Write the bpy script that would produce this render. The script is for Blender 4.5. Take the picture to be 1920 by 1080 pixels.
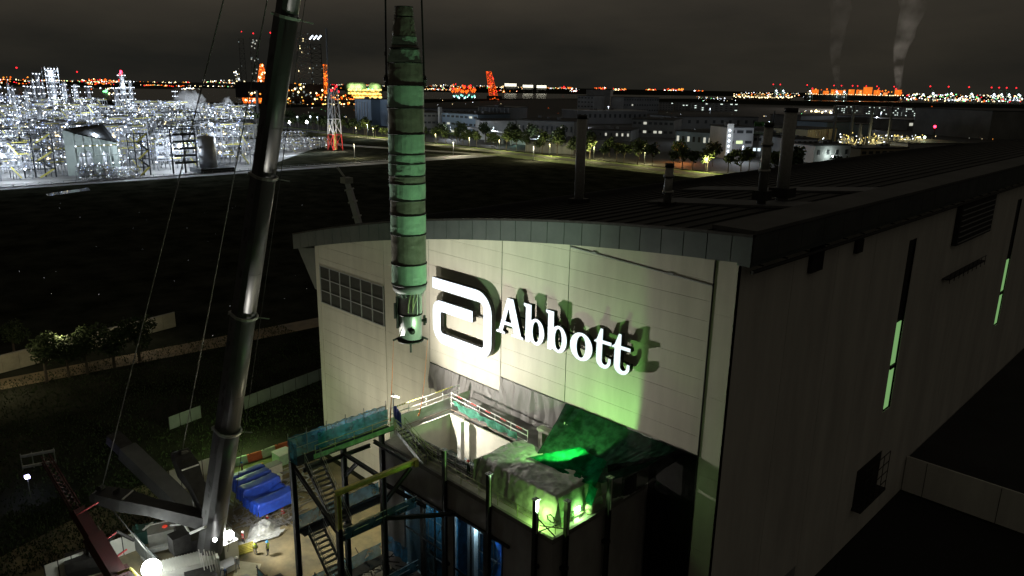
import bpy, bmesh, math, random
from mathutils import Vector, Matrix
random.seed(7)
SC = bpy.context.scene
for _o in list(bpy.data.objects):
    bpy.data.objects.remove(_o)
COL = SC.collection
# ------------------------------------------------------------------ camera
CAM_H = 52.0
FPX = 1400.0
PITCH = math.atan(380 / 1400.0); ROLL = 0.0165; HEAD = math.radians(45)
_f = Vector((0, math.cos(PITCH), -math.sin(PITCH))); _r = Vector((1, 0, 0)); _u = _r.cross(_f)
_c, _s = math.cos(ROLL), math.sin(ROLL)
_r, _u = _c * _r + _s * _u, -_s * _r + _c * _u
_R = Matrix.Rotation(HEAD, 3, 'Z')
CR, CU, CF = _R @ _r, _R @ _u, _R @ _f
cam = bpy.data.cameras.new('camera'); camo = bpy.data.objects.new('camera', cam); COL.objects.link(camo)
cam.sensor_width = 36; cam.lens = FPX / 1920 * 36; cam.clip_end = 60000; cam.clip_start = .5
m = Matrix((CR, CU, -CF)).transposed().to_4x4(); m.translation = Vector((0, 0, CAM_H)); camo.matrix_world = m
SC.camera = camo
SC.view_settings.view_transform = 'Standard'; SC.view_settings.look = 'None'
SC.view_settings.exposure = 0; SC.view_settings.gamma = 1
SC.cycles.max_bounces = 6; SC.cycles.diffuse_bounces = 3; SC.cycles.glossy_bounces = 3; SC.cycles.transparent_max_bounces = 12
SC.cycles.volume_bounces = 1; SC.cycles.sample_clamp_indirect = 3; SC.cycles.caustics_reflective = False; SC.cycles.caustics_refractive = False
# ------------------------------------------------------------------ night sky: overcast, faintly lit from below by the town
W = bpy.data.worlds.new('World'); SC.world = W; W.use_nodes = True
nt = W.node_tree; nt.nodes.clear()
def nn(t, typ, **kw):
    n = t.nodes.new(typ)
    for k, v in kw.items(): setattr(n, k, v)
    return n
tc = nn(nt, 'ShaderNodeTexCoord'); mp = nn(nt, 'ShaderNodeMapping'); mp.inputs['Scale'].default_value = (1.2, 1.2, 5)
nz = nn(nt, 'ShaderNodeTexNoise'); nz.inputs['Scale'].default_value = 2.2; nz.inputs['Detail'].default_value = 6; nz.inputs['Roughness'].default_value = .55
rp = nn(nt, 'ShaderNodeValToRGB'); e = rp.color_ramp.elements
e[0].position = .36; e[0].color = (.0082, .0078, .0066, 1); e[1].position = .74; e[1].color = (.024, .0205, .0150, 1)
sx = nn(nt, 'ShaderNodeSeparateXYZ'); rz = nn(nt, 'ShaderNodeValToRGB'); f2 = rz.color_ramp.elements
f2[0].position = .045; f2[0].color = (.0016, .0017, .0014, 1); f2[1].position = .40; f2[1].color = (.034, .0305, .0240, 1)
q_ = f2.new(.115); q_.color = (.0125, .0105, .0078, 1)
vd = nn(nt, 'ShaderNodeVectorMath', operation='DOT_PRODUCT'); vd.inputs[1].default_value = (-.90, .42, 0)
mr = nn(nt, 'ShaderNodeMapRange'); mr.inputs['From Min'].default_value = .45; mr.inputs['From Max'].default_value = 1.0; mr.inputs['To Min'].default_value = .7; mr.inputs['To Max'].default_value = 2.3
ml = nn(nt, 'ShaderNodeMixRGB', blend_type='MULTIPLY'); ml.inputs[0].default_value = 1
ad = nn(nt, 'ShaderNodeMixRGB', blend_type='ADD'); ad.inputs[0].default_value = 1
bg = nn(nt, 'ShaderNodeBackground'); bg.inputs['Strength'].default_value = 1.05
wo = nn(nt, 'ShaderNodeOutputWorld'); L = nt.links
L.new(tc.outputs['Generated'], mp.inputs[0]); L.new(mp.outputs[0], nz.inputs['Vector']); L.new(nz.outputs['Fac'], rp.inputs[0])
L.new(tc.outputs['Generated'], sx.inputs[0]); L.new(sx.outputs['Z'], rz.inputs[0])
L.new(tc.outputs['Generated'], vd.inputs[0]); L.new(vd.outputs['Value'], mr.inputs[0]); L.new(rz.outputs[0], ml.inputs[1]); L.new(mr.outputs[0], ml.inputs[2])
L.new(rp.outputs[0], ad.inputs[1]); L.new(ml.outputs[0], ad.inputs[2]); L.new(ad.outputs[0], bg.inputs[0]); L.new(bg.outputs[0], wo.inputs[0])
# ------------------------------------------------------------------ lamps lit on site, with one added fill lamp
def lamp(name, loc, w, col=(1, 1, 1), typ='POINT', r=.25, aim=None, spot=120, blend=.5, size=1.0):
    l = bpy.data.lights.new(name, typ); l.energy = w; l.color = col
    if typ in ('POINT', 'SPOT'): l.shadow_soft_size = r
    if typ == 'SPOT': l.spot_size = math.radians(spot); l.spot_blend = blend
    if typ == 'AREA': l.size = size
    o = bpy.data.objects.new(name, l); COL.objects.link(o); o.location = loc
    if aim is not None: o.rotation_euler = (Vector(aim) - Vector(loc)).to_track_quat('-Z', 'Y').to_euler()
    return o
WHITE = (1, .95, .84); COOL = (.80, .89, 1); GREEN = (.20, 1, .13); WARM = (1, .72, .32)
lamp('platform_lamp', (-56.3, 40.2, 22.3), 11600, WHITE, 'SPOT', .16, (-49, 50.8, 27.5), 156, .40)
lamp('green_lamp', (-37.6, 44.5, 22.1), 2000, (.36, 1, .24), 'SPOT', .12, (-47.2, 50.8, 23.6), 164, .12)
lamp('green_lamp', (-33.7, 38.35, 19.9), 20000, (.60, 1, .58), 'SPOT', .15, (-56, 34.6, 48), 92, .5)
lamp('green_lamp', (-35.3, 38.75, 19.1), 300, (.46, 1, .22), 'POINT', .12)
lamp('green_lamp', (-33.95, 42.0, 18.8), 240, (.5, 1, .35), 'POINT', .12)
lamp('crane_lamp', (-73.0, 30.9, 5.2), 3000, WHITE, 'SPOT', .3, (-72, 44, 0), 140, .6)
lamp('crane_lamp', (-71.6, 32.6, 5.4), 70000, (1, .97, .88), 'SPOT', .3, (-50.6, 38, 45), 44, .7)
lamp('crane_lamp', (-71.6, 32.2, 5.4), 5600, (1, .95, .82), 'SPOT', .3, (-75, 50.8, 25), 84, .7)
lamp('flood_glare_lamp', (-76.9, 21.4, 4.4), 700, (.95, 1, .95), 'POINT', .9)
lamp('yard_lamp', (-96.5, 40.5, 5.2), 1300, (.72, 1, .40), 'POINT', .3)
lamp('shaft_lamp', (-49.5, 43.0, 18.2), 80, (1, .9, .72), 'POINT', .1)
lamp('room_lamp', (-50.9, 39.6, 13.6), 330, (.45, .8, 1), 'POINT', .08)
lamp('room_lamp', (-48.2, 40.6, 12.8), 420, (.6, .9, .9), 'POINT', .08)
lamp('room_lamp', (-42.9, 39.3, 13.9), 420, (.50, .80, 1), 'POINT', .08)
lamp('frame_fill_lamp', (-66.5, 42.0, 9.0), 1900, (1, .93, .62), 'POINT', .2)  # added fill, no lamp stands here; brightens the wall behind the tower
# ------------------------------------------------------------------ survey helper: where the sight line through a photo pixel meets a level or a wall plane
def ray(x, y): return CF + CR * ((x - 960) / FPX) - CU * ((y - 540) / FPX)
def site(x, y, z=0.0):
    d = ray(x, y); t = (z - CAM_H) / d.z
    return Vector((d.x * t, d.y * t, z))
def onY(x, y, Y):
    d = ray(x, y); t = Y / d.y
    return Vector((d.x * t, Y, CAM_H + d.z * t))
def onX(x, y, X):
    d = ray(x, y); t = X / d.x
    return Vector((X, d.y * t, CAM_H + d.z * t))
def to_px(p):
    d = Vector(p) - Vector((0, 0, CAM_H)); z = d.dot(CF)
    return 960 + FPX * d.dot(CR) / z, 540 - FPX * d.dot(CU) / z
# ------------------------------------------------------------------ materials
MT = {}
def mat(name, col, rough=.7, metal=0.0, var=.15, scale=4.0, bump=0.0, col2=None, detail=5, spec=.4, stretch=None, alpha=1.0, sub=None):
    if name in MT: return MT[name]
    M_ = bpy.data.materials.new(name); M_.use_nodes = True; t = M_.node_tree; b = t.nodes['Principled BSDF']
    b.inputs['Roughness'].default_value = rough; b.inputs['Metallic'].default_value = metal
    b.inputs['Specular IOR Level'].default_value = spec
    c = list(col) + [1]
    c2 = (list(col2) + [1]) if col2 else [min(1, v * (1 - var * 1.6)) for v in col] + [1]
    tcn = nn(t, 'ShaderNodeTexCoord'); mpn = nn(t, 'ShaderNodeMapping')
    if stretch: mpn.inputs['Scale'].default_value = stretch
    nzn = nn(t, 'ShaderNodeTexNoise'); nzn.inputs['Scale'].default_value = scale; nzn.inputs['Detail'].default_value = detail
    nzn.inputs['Roughness'].default_value = .62
    rr = nn(t, 'ShaderNodeValToRGB'); rr.color_ramp.elements[0].position = .35; rr.color_ramp.elements[1].position = .68
    rr.color_ramp.elements[0].color = c2; rr.color_ramp.elements[1].color = c
    t.links.new(tcn.outputs['Object'], mpn.inputs[0]); t.links.new(mpn.outputs[0], nzn.inputs['Vector'])
    t.links.new(nzn.outputs['Fac'], rr.inputs[0]); t.links.new(rr.outputs[0], b.inputs['Base Color'])
    if bump:
        bn = nn(t, 'ShaderNodeBump'); bn.inputs['Strength'].default_value = bump; bn.inputs['Distance'].default_value = .05
        t.links.new(nzn.outputs['Fac'], bn.inputs['Height']); t.links.new(bn.outputs[0], b.inputs['Normal'])
    if alpha < 1: b.inputs['Alpha'].default_value = alpha
    if sub: b.inputs['Transmission Weight'].default_value = 0
    MT[name] = M_; return M_
def emit(name, col, strength, sample=False):
    if name in MT: return MT[name]
    M_ = bpy.data.materials.new(name); M_.use_nodes = True; t = M_.node_tree; b = t.nodes['Principled BSDF']
    b.inputs['Base Color'].default_value = (*[min(1, c) * .5 for c in col], 1)
    b.inputs['Emission Color'].default_value = (*col, 1); b.inputs['Emission Strength'].default_value = strength
    if not sample: M_.cycles.emission_sampling = 'NONE'
    MT[name] = M_; return M_
def net(name, col, holes=.35, rough=.8):
    """debris netting / thin sheeting: lets part of the light through"""
    if name in MT: return MT[name]
    M_ = bpy.data.materials.new(name); M_.use_nodes = True; t = M_.node_tree; t.nodes.clear()
    out = nn(t, 'ShaderNodeOutputMaterial'); d = nn(t, 'ShaderNodeBsdfDiffuse'); tr = nn(t, 'ShaderNodeBsdfTranslucent'); tp = nn(t, 'ShaderNodeBsdfTransparent')
    nzn = nn(t, 'ShaderNodeTexNoise'); nzn.inputs['Scale'].default_value = 1.6; nzn.inputs['Detail'].default_value = 6
    tcn = nn(t, 'ShaderNodeTexCoord'); rr = nn(t, 'ShaderNodeValToRGB')
    rr.color_ramp.elements[0].color = (*[c * .45 for c in col], 1); rr.color_ramp.elements[1].color = (*col, 1)
    rr.color_ramp.elements[0].position = .35; rr.color_ramp.elements[1].position = .65
    t.links.new(tcn.outputs['Object'], nzn.inputs['Vector']); t.links.new(nzn.outputs['Fac'], rr.inputs[0])
    t.links.new(rr.outputs[0], d.inputs[0]); t.links.new(rr.outputs[0], tr.inputs[0])
    m1 = nn(t, 'ShaderNodeMixShader'); m1.inputs[0].default_value = .45; m2 = nn(t, 'ShaderNodeMixShader'); m2.inputs[0].default_value = holes
    t.links.new(d.outputs[0], m1.inputs[1]); t.links.new(tr.outputs[0], m1.inputs[2]); t.links.new(m1.outputs[0], m2.inputs[1]); t.links.new(tp.outputs[0], m2.inputs[2])
    t.links.new(m2.outputs[0], out.inputs[0]); MT[name] = M_; return M_
mGrass = mat('grass', (.050, .052, .038), 1, 0, .3, .09, .4, (.014, .016, .010), 12, 0)
mGrassLit = mat('verge_grass', (.22, .28, .08), .95, 0, .3, .2, .2, (.05, .08, .02))  # verge grass brightened in colour to stand for lamplight
mAsph = mat('asphalt', (.07, .07, .068), .85, 0, .3, .15, .1, (.045, .045, .045))
mConcG = mat('apron_concrete', (.32, .32, .31), .85, 0, .2, .05, .1, (.2, .2, .2))
mYard = mat('yard_ground', (.30, .25, .14), .9, 0, .3, .35, .3, (.13, .12, .08), 8)
mPanel = mat('wall_panel', (.62, .59, .50), .55, 0, .05, .55, .05, (.50, .475, .40), 8, stretch=(1, 1, .16))
mPanelS = mat('side_wall_panel', (.80, .78, .72), .7, 0, .08, .3, .05, (.62, .60, .56), 7, stretch=(1, 1, .2))
mJoint = mat('joint', (.05, .05, .045), .9)
mFascia = mat('fascia_metal', (.16, .18, .18), .45, .5, .2, .25, .03, (.11, .13, .13))
mRoof = mat('roof_sheet', (.035, .035, .034), .8, 0, .3, .1, .1)
mConcD = mat('podium_render', (.40, .385, .37), .9, 0, .25, .5, .2, (.27, .26, .25), 8, stretch=(1, 1, .4))
mConc = mat('concrete', (.42, .40, .34), .85, 0, .2, 1.2, .2, (.3, .29, .25))
mSteelD = mat('dark_steel', (.05, .048, .046), .55, .4, .3, 2)
mSteel = mat('galvanised_tube', (.38, .38, .36), .4, .7, .2, 3)
mYel = mat('yellow_paint', (.55, .50, .10), .6, 0, .25, 2, 0, (.35, .32, .09))
mRed = mat('red_paint', (.55, .04, .03), .6, 0, .2, 2)
mOrange = mat('orange_ribbon', (.85, .22, .05), .7)
mWhite = mat('white_paint', (.75, .75, .72), .6, 0, .1, 1.5, .05)
mGreyP = mat('grey_paint', (.36, .37, .38), .6, 0, .15, .4)
mBoom = mat('boom_paint', (.065, .065, .062), .40, .3, .15, .25, 0, (.08, .08, .08), stretch=(1, 1, .15))
mBoomSide = mat('boom_side', (.05, .05, .047), .5, .2, .35, 1.2, .05, (.07, .07, .07))
mCollar = mat('collar_paint', (.36, .37, .34), .5, .2)
mSignSide = mat('sign_side', (.02, .022, .02), .35, .3)
mSign = emit('lit_sign_face', (.80, .88, 1), 1.0, True)
mWrapG = mat('pale_green_wrap', (.35, .56, .40), .5, 0, .2, 1.3, .3, (.27, .40, .31), 7, .5)
mWrapK = mat('grey_wrap', (.20, .19, .155), .5, 0, .3, 1.5, .3, (.12, .115, .09), 7, .5)
mStrap = mat('black_strap', (.01, .01, .01), .6)
mChrome = mat('stainless', (.55, .55, .55), .40, .55, .1, 2)
mTarpK = mat('grey_tarpaulin', (.46, .45, .43), .55, 0, .25, 1.6, .5, (.31, .30, .29), 9, .4)
mDrape = mat('grey_sheeting', (.17, .162, .158), .5, 0, .2, .9, .2, (.17, .16, .155), 6, .5)
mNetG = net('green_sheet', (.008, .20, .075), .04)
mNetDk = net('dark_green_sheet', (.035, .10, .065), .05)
mNetB = net('blue_net', (.06, .20, .32), .25)
mNetT = net('teal_net', (.04, .36, .34), .25)
mNetK = net('black_net', (.02, .02, .022), .25)
mTarpB = mat('blue_tarpaulin', (.02, .075, .50), .45, 0, .25, 1.2, .35, (.012, .04, .32), 6, .5)
mPlastic = mat('clear_sheeting', (.5, .52, .52), .3, 0, .3, 1.5, .4, (.25, .27, .27), 6, .6)
mGlass = mat('glazing', (.03, .045, .05), .12, 0, .1, 1, 0, alpha=.35, spec=.6)
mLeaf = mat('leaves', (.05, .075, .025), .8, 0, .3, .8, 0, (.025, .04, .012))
mLeafV = mat('lit_leaves', (.09, .12, .035), .8, 0, .3, .8, 0, (.05, .07, .02))  # paler copy of the leaves, lamplight put into the colour
mBark = mat('bark', (.10, .08, .06), .9)
mRefS = mat('refinery_steel', (.34, .35, .37), .55, .2, .3, .3, 0, (.2, .21, .23))
mRefV = mat('refinery_vessel', (.55, .57, .60), .4, .3, .15, .2)
mRefD = mat('refinery_dark', (.05, .055, .06), .7, .2)
mBldg = mat('far_wall', (.19, .195, .2), .8, 0, .2, .05)
mBldgL = mat('far_wall_pale', (.40, .41, .42), .8, 0, .2, .05)
mBldgB = mat('far_wall_blue', (.20, .27, .35), .7, 0, .1, .05)
mBldgT = mat('far_wall_tan', (.40, .35, .25), .8, 0, .1, .05)
mRoofF = mat('far_roof', (.05, .052, .055), .85, 0, .3, .04)
mWater = mat('sea_water', (.012, .014, .016), .18, 0, .2, .02, .4)
mHill = mat('hillside', (.010, .014, .010), .95, 0, .3, .02)
mSkin = mat('skin', (.42, .26, .18), .6); mHiVis = mat('hi_vis_vest', (.62, .85, .06), .7); mBlueC = mat('blue_cloth', (.05, .12, .35), .8)
mDarkC = mat('dark_cloth', (.03, .035, .05), .85); mPinkC = mat('pale_red_cloth', (.55, .28, .24), .8); mGreyC = mat('grey_cloth', (.35, .37, .38), .8)
mRedC = mat('red_cloth', (.5, .05, .04), .8); mHelW = mat('white_helmet', (.8, .8, .78), .35); mHelB = mat('blue_helmet', (.05, .3, .7), .35); mHelR = mat('red_helmet', (.65, .05, .03), .35)
mHelY = mat('yellow_helmet', (.8, .6, .05), .35)
eWhite = emit('white_lamp', (.80, .88, 1), 5.0); eWhiteHot = emit('hot_white_lamp', (1, 1, .97), 40.0); eWarm = emit('warm_lamp', (1, .80, .42), 4.0)
eOr = emit('orange_lamp', (1, .13, .01), 1.9); eOr2 = emit('amber_lamp', (1, .34, .04), 1.7); eRed = emit('red_lamp', (1, .02, .03), 2.5)
eGrn = emit('green_lamp_glow', (.2, 1, .3), 3.5); eBlue = emit('blue_lamp', (.3, .4, 1), 5); eYel = emit('yellow_lamp', (1, .78, .22), 2.0)
eWin = emit('lit_window', (.95, .95, .8), .55); eWinDim = emit('dim_window', (.7, .85, .85), .25); eSlit = emit('lit_slit', (.30, .62, .22), .55, True); eGrnHot = emit('green_white_lamp', (.75, 1, .75), 14)
ePurple = emit('violet_lamp', (.55, .5, 1), 14)
# ------------------------------------------------------------------ mesh builder
def wloc(o):
    v = Vector((0, 0, 0))
    while o is not None: v = v + o.location; o = o.parent
    return v
def blank(name, loc=(0, 0, 0), parent=None):
    o = bpy.data.objects.new(name, None); COL.objects.link(o); o.location = loc; o.empty_display_size = .1
    if parent: o.parent = parent
    return o
def thing(name, label, cat, loc=(0, 0, 0), group=None):
    o = blank(name, loc); o['label'] = label; o['category'] = cat
    if group: o['group'] = group
    return o
def tag(o, label=None, cat=None, group=None, kind=None):
    if label: o['label'] = label
    if cat: o['category'] = cat
    if group: o['group'] = group
    if kind: o['kind'] = kind
    return o
class MB:
    def __init__(s): s.v = []; s.f = []; s.mi = []; s.k = 0
    def add(s, vs, fs):
        n = len(s.v); s.v += [tuple(v) for v in vs]
        for f in fs: s.f.append([n + i for i in f]); s.mi.append(s.k)
        return s
    def mat(s, k): s.k = k; return s
    def box(s, x0, y0, z0, x1, y1, z1):
        return s.add([(x0, y0, z0), (x1, y0, z0), (x1, y1, z0), (x0, y1, z0), (x0, y0, z1), (x1, y0, z1), (x1, y1, z1), (x0, y1, z1)],
                     [(0, 3, 2, 1), (4, 5, 6, 7), (0, 1, 5, 4), (1, 2, 6, 5), (2, 3, 7, 6), (3, 0, 4, 7)])
    def cbox(s, c, sx, sy, sz): return s.box(c[0] - sx / 2, c[1] - sy / 2, c[2] - sz / 2, c[0] + sx / 2, c[1] + sy / 2, c[2] + sz / 2)
    def frame(s, p, q, up=(0, 0, 1)):
        p = Vector(p); q = Vector(q); d = (q - p).normalized(); u = Vector(up)
        if abs(d.dot(u)) > .98: u = Vector((0, 1, 0))
        a = d.cross(u).normalized(); b = a.cross(d).normalized(); return p, q, a, b
    def beam(s, p, q, w, h=None, up=(0, 0, 1)):
        h = h or w; p, q, a, b = s.frame(p, q, up); vs = []
        for o in (p, q):
            for i, j in ((-1, -1), (1, -1), (1, 1), (-1, 1)): vs.append(o + a * (i * w / 2) + b * (j * h / 2))
        return s.add(vs, [(3, 2, 1, 0), (4, 5, 6, 7), (0, 1, 5, 4), (1, 2, 6, 5), (2, 3, 7, 6), (3, 0, 4, 7)])
    def hbeam(s, p, q, w, h, t=.04, up=(0, 0, 1)):
        P, Q, a, b = s.frame(p, q, up)
        s.beam(P + b * (h / 2 - t / 2), Q + b * (h / 2 - t / 2), w, t, b); s.beam(P - b * (h / 2 - t / 2), Q - b * (h / 2 - t / 2), w, t, b)
        return s.beam(P, Q, t, h - 2 * t, b)
    def tube(s, p, q, r, n=6, r2=None, cap=True):
        r2 = r if r2 is None else r2; p, q, a, b = s.frame(p, q); vs = []
        for o, rr in ((p, r), (q, r2)):
            for i in range(n): t = 2 * math.pi * i / n; vs.append(o + a * (math.cos(t) * rr) + b * (math.sin(t) * rr))
        fs = [(i, (i + 1) % n, n + (i + 1) % n, n + i) for i in range(n)]
        if cap: fs += [tuple(range(n - 1, -1, -1)), tuple(range(n, 2 * n))]
        return s.add(vs, fs)
    def path(s, pts, r, n=6):
        for a, b in zip(pts[:-1], pts[1:]): s.tube(a, b, r, n)
        return s
    def lathe(s, c, prof, n=12, ph=0):
        vs = []
        for r, z in prof:
            for i in range(n): t = ph + 2 * math.pi * i / n; vs.append((c[0] + math.cos(t) * r, c[1] + math.sin(t) * r, c[2] + z))
        fs = []
        for k in range(len(prof) - 1):
            for i in range(n): fs.append((k * n + i, k * n + (i + 1) % n, (k + 1) * n + (i + 1) % n, (k + 1) * n + i))
        fs += [tuple(range(n - 1, -1, -1)), tuple((len(prof) - 1) * n + i for i in range(n))]
        return s.add(vs, fs)
    def prism(s, poly, z0, z1):
        n = len(poly)
        return s.add([(x, y, z0) for x, y in poly] + [(x, y, z1) for x, y in poly],
                     [tuple(range(n - 1, -1, -1)), tuple(range(n, 2 * n))] + [(i, (i + 1) % n, n + (i + 1) % n, n + i) for i in range(n)])
    def prismY(s, poly, y0, y1):
        n = len(poly)
        return s.add([(x, y0, z) for x, z in poly] + [(x, y1, z) for x, z in poly],
                     [tuple(range(n)), tuple(range(2 * n - 1, n - 1, -1))] + [((i + 1) % n, i, n + i, n + (i + 1) % n) for i in range(n)])
    def octa(s, c, r):
        x, y, z = c
        return s.add([(x + r, y, z), (x - r, y, z), (x, y + r, z), (x, y - r, z), (x, y, z + r), (x, y, z - r)],
                     [(0, 2, 4), (2, 1, 4), (1, 3, 4), (3, 0, 4), (2, 0, 5), (1, 2, 5), (3, 1, 5), (0, 3, 5)])
    def ball(s, c, r, n=10, sq=1):
        prof = [(max(.01, r * math.sin(math.pi * k / n)), -r * sq * math.cos(math.pi * k / n)) for k in range(n + 1)]
        return s.lathe(c, prof, n)
    def grid(s, fn, nu, nv):
        vs = [fn(i / nu, j / nv) for j in range(nv + 1) for i in range(nu + 1)]
        return s.add(vs, [(j * (nu + 1) + i, j * (nu + 1) + i + 1, (j + 1) * (nu + 1) + i + 1, (j + 1) * (nu + 1) + i) for j in range(nv) for i in range(nu)])
    def build(s, name, mats, parent=None, smooth=False, origin=None, label=None, kind=None):
        me = bpy.data.meshes.new(name)
        off = wloc(parent) if parent is not None else (Vector(origin) if origin is not None else Vector((0, 0, 0)))
        me.from_pydata([(x - off.x, y - off.y, z - off.z) for x, y, z in s.v], [], s.f)
        if not isinstance(mats, (list, tuple)): mats = [mats]
        for q in mats: me.materials.append(q)
        if len(mats) > 1: me.polygons.foreach_set('material_index', s.mi)
        if smooth: me.polygons.foreach_set('use_smooth', [True] * len(me.polygons))
        me.update()
        o = bpy.data.objects.new(name, me); COL.objects.link(o)
        if parent is not None: o.parent = parent
        elif origin is not None: o.location = origin
        if label: o['label'] = label
        if kind: o['kind'] = kind
        return o
KIDS = {}
def clone(o, parent=None):
    c = o.copy(); COL.objects.link(c); c.parent = parent
    for k in [q for q in bpy.data.objects if q.parent == o] if o.name not in KIDS else KIDS[o.name]: clone(k, c)
    return c
def kids(o): return list(o.children)
def clone(o, parent=None):
    c = o.copy(); COL.objects.link(c); c.parent = parent
    for k in KIDS.setdefault(o.name, list(o.children)): clone(k, c)
    return c
def hsh(*a):
    v = math.sin(sum(x * k for x, k in zip(a, (12.9898, 78.233, 37.719, 4.581)))) * 43758.5453
    return v - math.floor(v)
def vn(x, y):
    xi, yi = math.floor(x), math.floor(y); fx, fy = x - xi, y - yi; fx = fx * fx * (3 - 2 * fx); fy = fy * fy * (3 - 2 * fy)
    a = hsh(xi, yi); b = hsh(xi + 1, yi); c = hsh(xi, yi + 1); d = hsh(xi + 1, yi + 1)
    return (a + (b - a) * fx) * (1 - fy) + (c + (d - c) * fx) * fy
def ridged(x, y): return (1 - abs(2 * vn(x, y) - 1)) * .6 + (1 - abs(2 * vn(x * 2.3 + 9, y * 2.3) - 1)) * .3
#@@PART2
# ================================================================== THE SETTING
b = MB(); b.add([(-16000, -4000, 0), (9000, -4000, 0), (9000, 16000, 0), (-16000, 16000, 0)], [(0, 1, 2, 3)])
b.build('ground', mGrass, kind='structure')
def sheet(name, pts, z, m_, origin=None):
    return MB().add([(p[0], p[1], z) for p in pts], [tuple(range(len(pts)))]).build(name, m_, kind='structure')
# construction yard around the crane
sheet('yard', [(-60, 5), (-62, 50), (-92, 50), (-94.5, 40), (-98.8, 33), (-92, 12), (-86, 2)], .012, mYard)
sheet('road', [(-147, 15), (-142, 60), (-138, 120), (-143.5, 120), (-148.5, 60), (-152.5, 15)], .012, mat('wet_road', (.34, .26, .15), .8, 0, .3, .3, .1, (.2, .16, .1)))
# roads in front of the refinery and along the tree line
sheet('apron', [(-1150, -60), (-1150, 330), (-560, 330), (-436, 215), (-436, -60)], .02, mConcG)
sheet('road', [(-436, -60), (-436, 400), (-424, 418), (-414, 400), (-427, -60)], .04, mConcG)
sheet('road', [(-1300, 440), (-120, 404), (-120, 418), (-1300, 456)], .06, mAsph)
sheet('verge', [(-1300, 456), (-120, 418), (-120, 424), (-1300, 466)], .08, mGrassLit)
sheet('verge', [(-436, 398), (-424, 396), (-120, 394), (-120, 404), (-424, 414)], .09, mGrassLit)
sheet('road', [(-900, 352), (-560, 350), (-436, 392), (-436, 402), (-560, 364), (-900, 366)], .05, mConcG)
sheet('town_ground', [(-1300, 470), (-100, 428), (2500, 700), (2500, 3200), (-2200, 2400)], .1, mAsph)
# the strait behind the refinery and, thin, right across the view
def wz(x, y): p = site(x, y, 0); return (p.x, p.y)
sheet('sea', [wz(-500, 178), wz(300, 190), wz(560, 196), wz(640, 189), wz(760, 186), wz(980, 185), wz(1300, 185), wz(1560, 190), wz(2300, 200), wz(2300, 195), wz(1560, 183), wz(960, 175), wz(300, 164), wz(-500, 151)], .25, mWater)
def hill(pts, base_px, name='hill', d=250):
    """a low wooded ridge standing on the far shore; pts = (x px, height m)"""
    b = MB(); n = len(pts); fr = []; 
    for i, (x, h) in enumerate(pts):
        p = site(x, base_px + (x - 960) * .0165, 0); q = p + p.normalized() * d
        for k, hh in ((0, 0), (.25, .6), (.55, 1), (1, 0)):
            r = p.lerp(q, k); b.v.append((r.x, r.y, h * hh * (1 + .15 * (hsh(x, k) - .5))))
    for i in range(n - 1):
        for k in range(3): b.f.append([i * 4 + k, i * 4 + 4 + k, i * 4 + 5 + k, i * 4 + 1 + k]); b.mi.append(0)
    return b.build(name, mHill, kind='structure')
def rngpts(x0, x1, h, st=14):
    return [(x, h * (.55 + .6 * vn(x * .03, h)) * min(1, (x - x0) / 40 + .15, (x1 - x) / 40 + .15)) for x in range(x0, x1 + 1, st)]
hill(rngpts(-120, 330, 20), 178, 'hill', 500)
hill(rngpts(200, 760, 30), 171, 'hill', 600)

# ================================================================== MAIN BUILDING
YW = 50.78
def arc(x): q = x + 88.5; return 30.7 + .2299 * q - .001417 * q * q
XL, XR = -88.55, -26.62
BACK = 249.0
mb_ = thing('warehouse', 'tall pale building with a curved roof edge and a lit white letter sign', 'building', (XL, YW, 0))
def wallpoly(x0, x1, z0, inset=0.06, y0=YW + .05, y1=None, m_=mJoint, name='wall_core', n=10, ztop=None):
    xs = [x0 + (x1 - x0) * i / n for i in range(n + 1)]
    poly = [(x0, z0), (x1, z0)] + [(x, (arc(x) if ztop is None else ztop) - inset) for x in reversed(xs)]
    return MB().prismY(poly, y0, y1 if y1 else y0 + .3).build(name, m_, mb_)
wallpoly(XL, -64.02, 0.0, .02); wallpoly(-64.0, -52.24, 20.9, .02); wallpoly(-52.22, -28.6, 22.6, .02); wallpoly(-28.58, XR, 0, .02)
cols = [(-88.55, -87.62, 0), (-87.56, -72.72, 0), (-72.64, -64.06, 0), (-63.98, -52.30, 20.95), (-52.20, -43.42, 22.62), (-43.34, -28.72, 22.62), (-28.56, XR, 0)]
JZ = 22.6; ST = 1.66
LV = (-87.45, -72.85, 23.1, 28.2)   # louvre opening
k_panel = 0
for ci, (x0, x1, zb) in enumerate(cols):
    k0 = math.floor((zb - JZ) / ST)
    zs = [JZ + ST * k for k in range(k0, 14)]
    if ci in (0, 6): zs = [zb, 7, 14, 21, 28, 35, 50]
    for z0, z1 in zip(zs[:-1], zs[1:]):
        z0 = max(z0, zb); zt = min(z1, 99)
        if z1 <= zb + .05 or z0 >= arc(x1) - .15: continue
        g = .009
        if ci == 1 and z1 > LV[2] and z0 < LV[3]: continue
        n = 8; poly = [(x0, z0 + g), (x1, z0 + g)]
        top = []
        for i in range(n + 1):
            x = x1 + (x0 - x1) * i / n; t = min(zt - g, arc(x) - .01)
            top.append((x, max(t, z0 + g + .002)))
        if all(abs(t[1] - (zt - g)) < 1e-6 for t in top): top = [top[0], top[-1]]
        MB().prismY(poly + top, YW, YW + .045).build('wall_panel', mPanel, mb_); k_panel += 1
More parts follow.
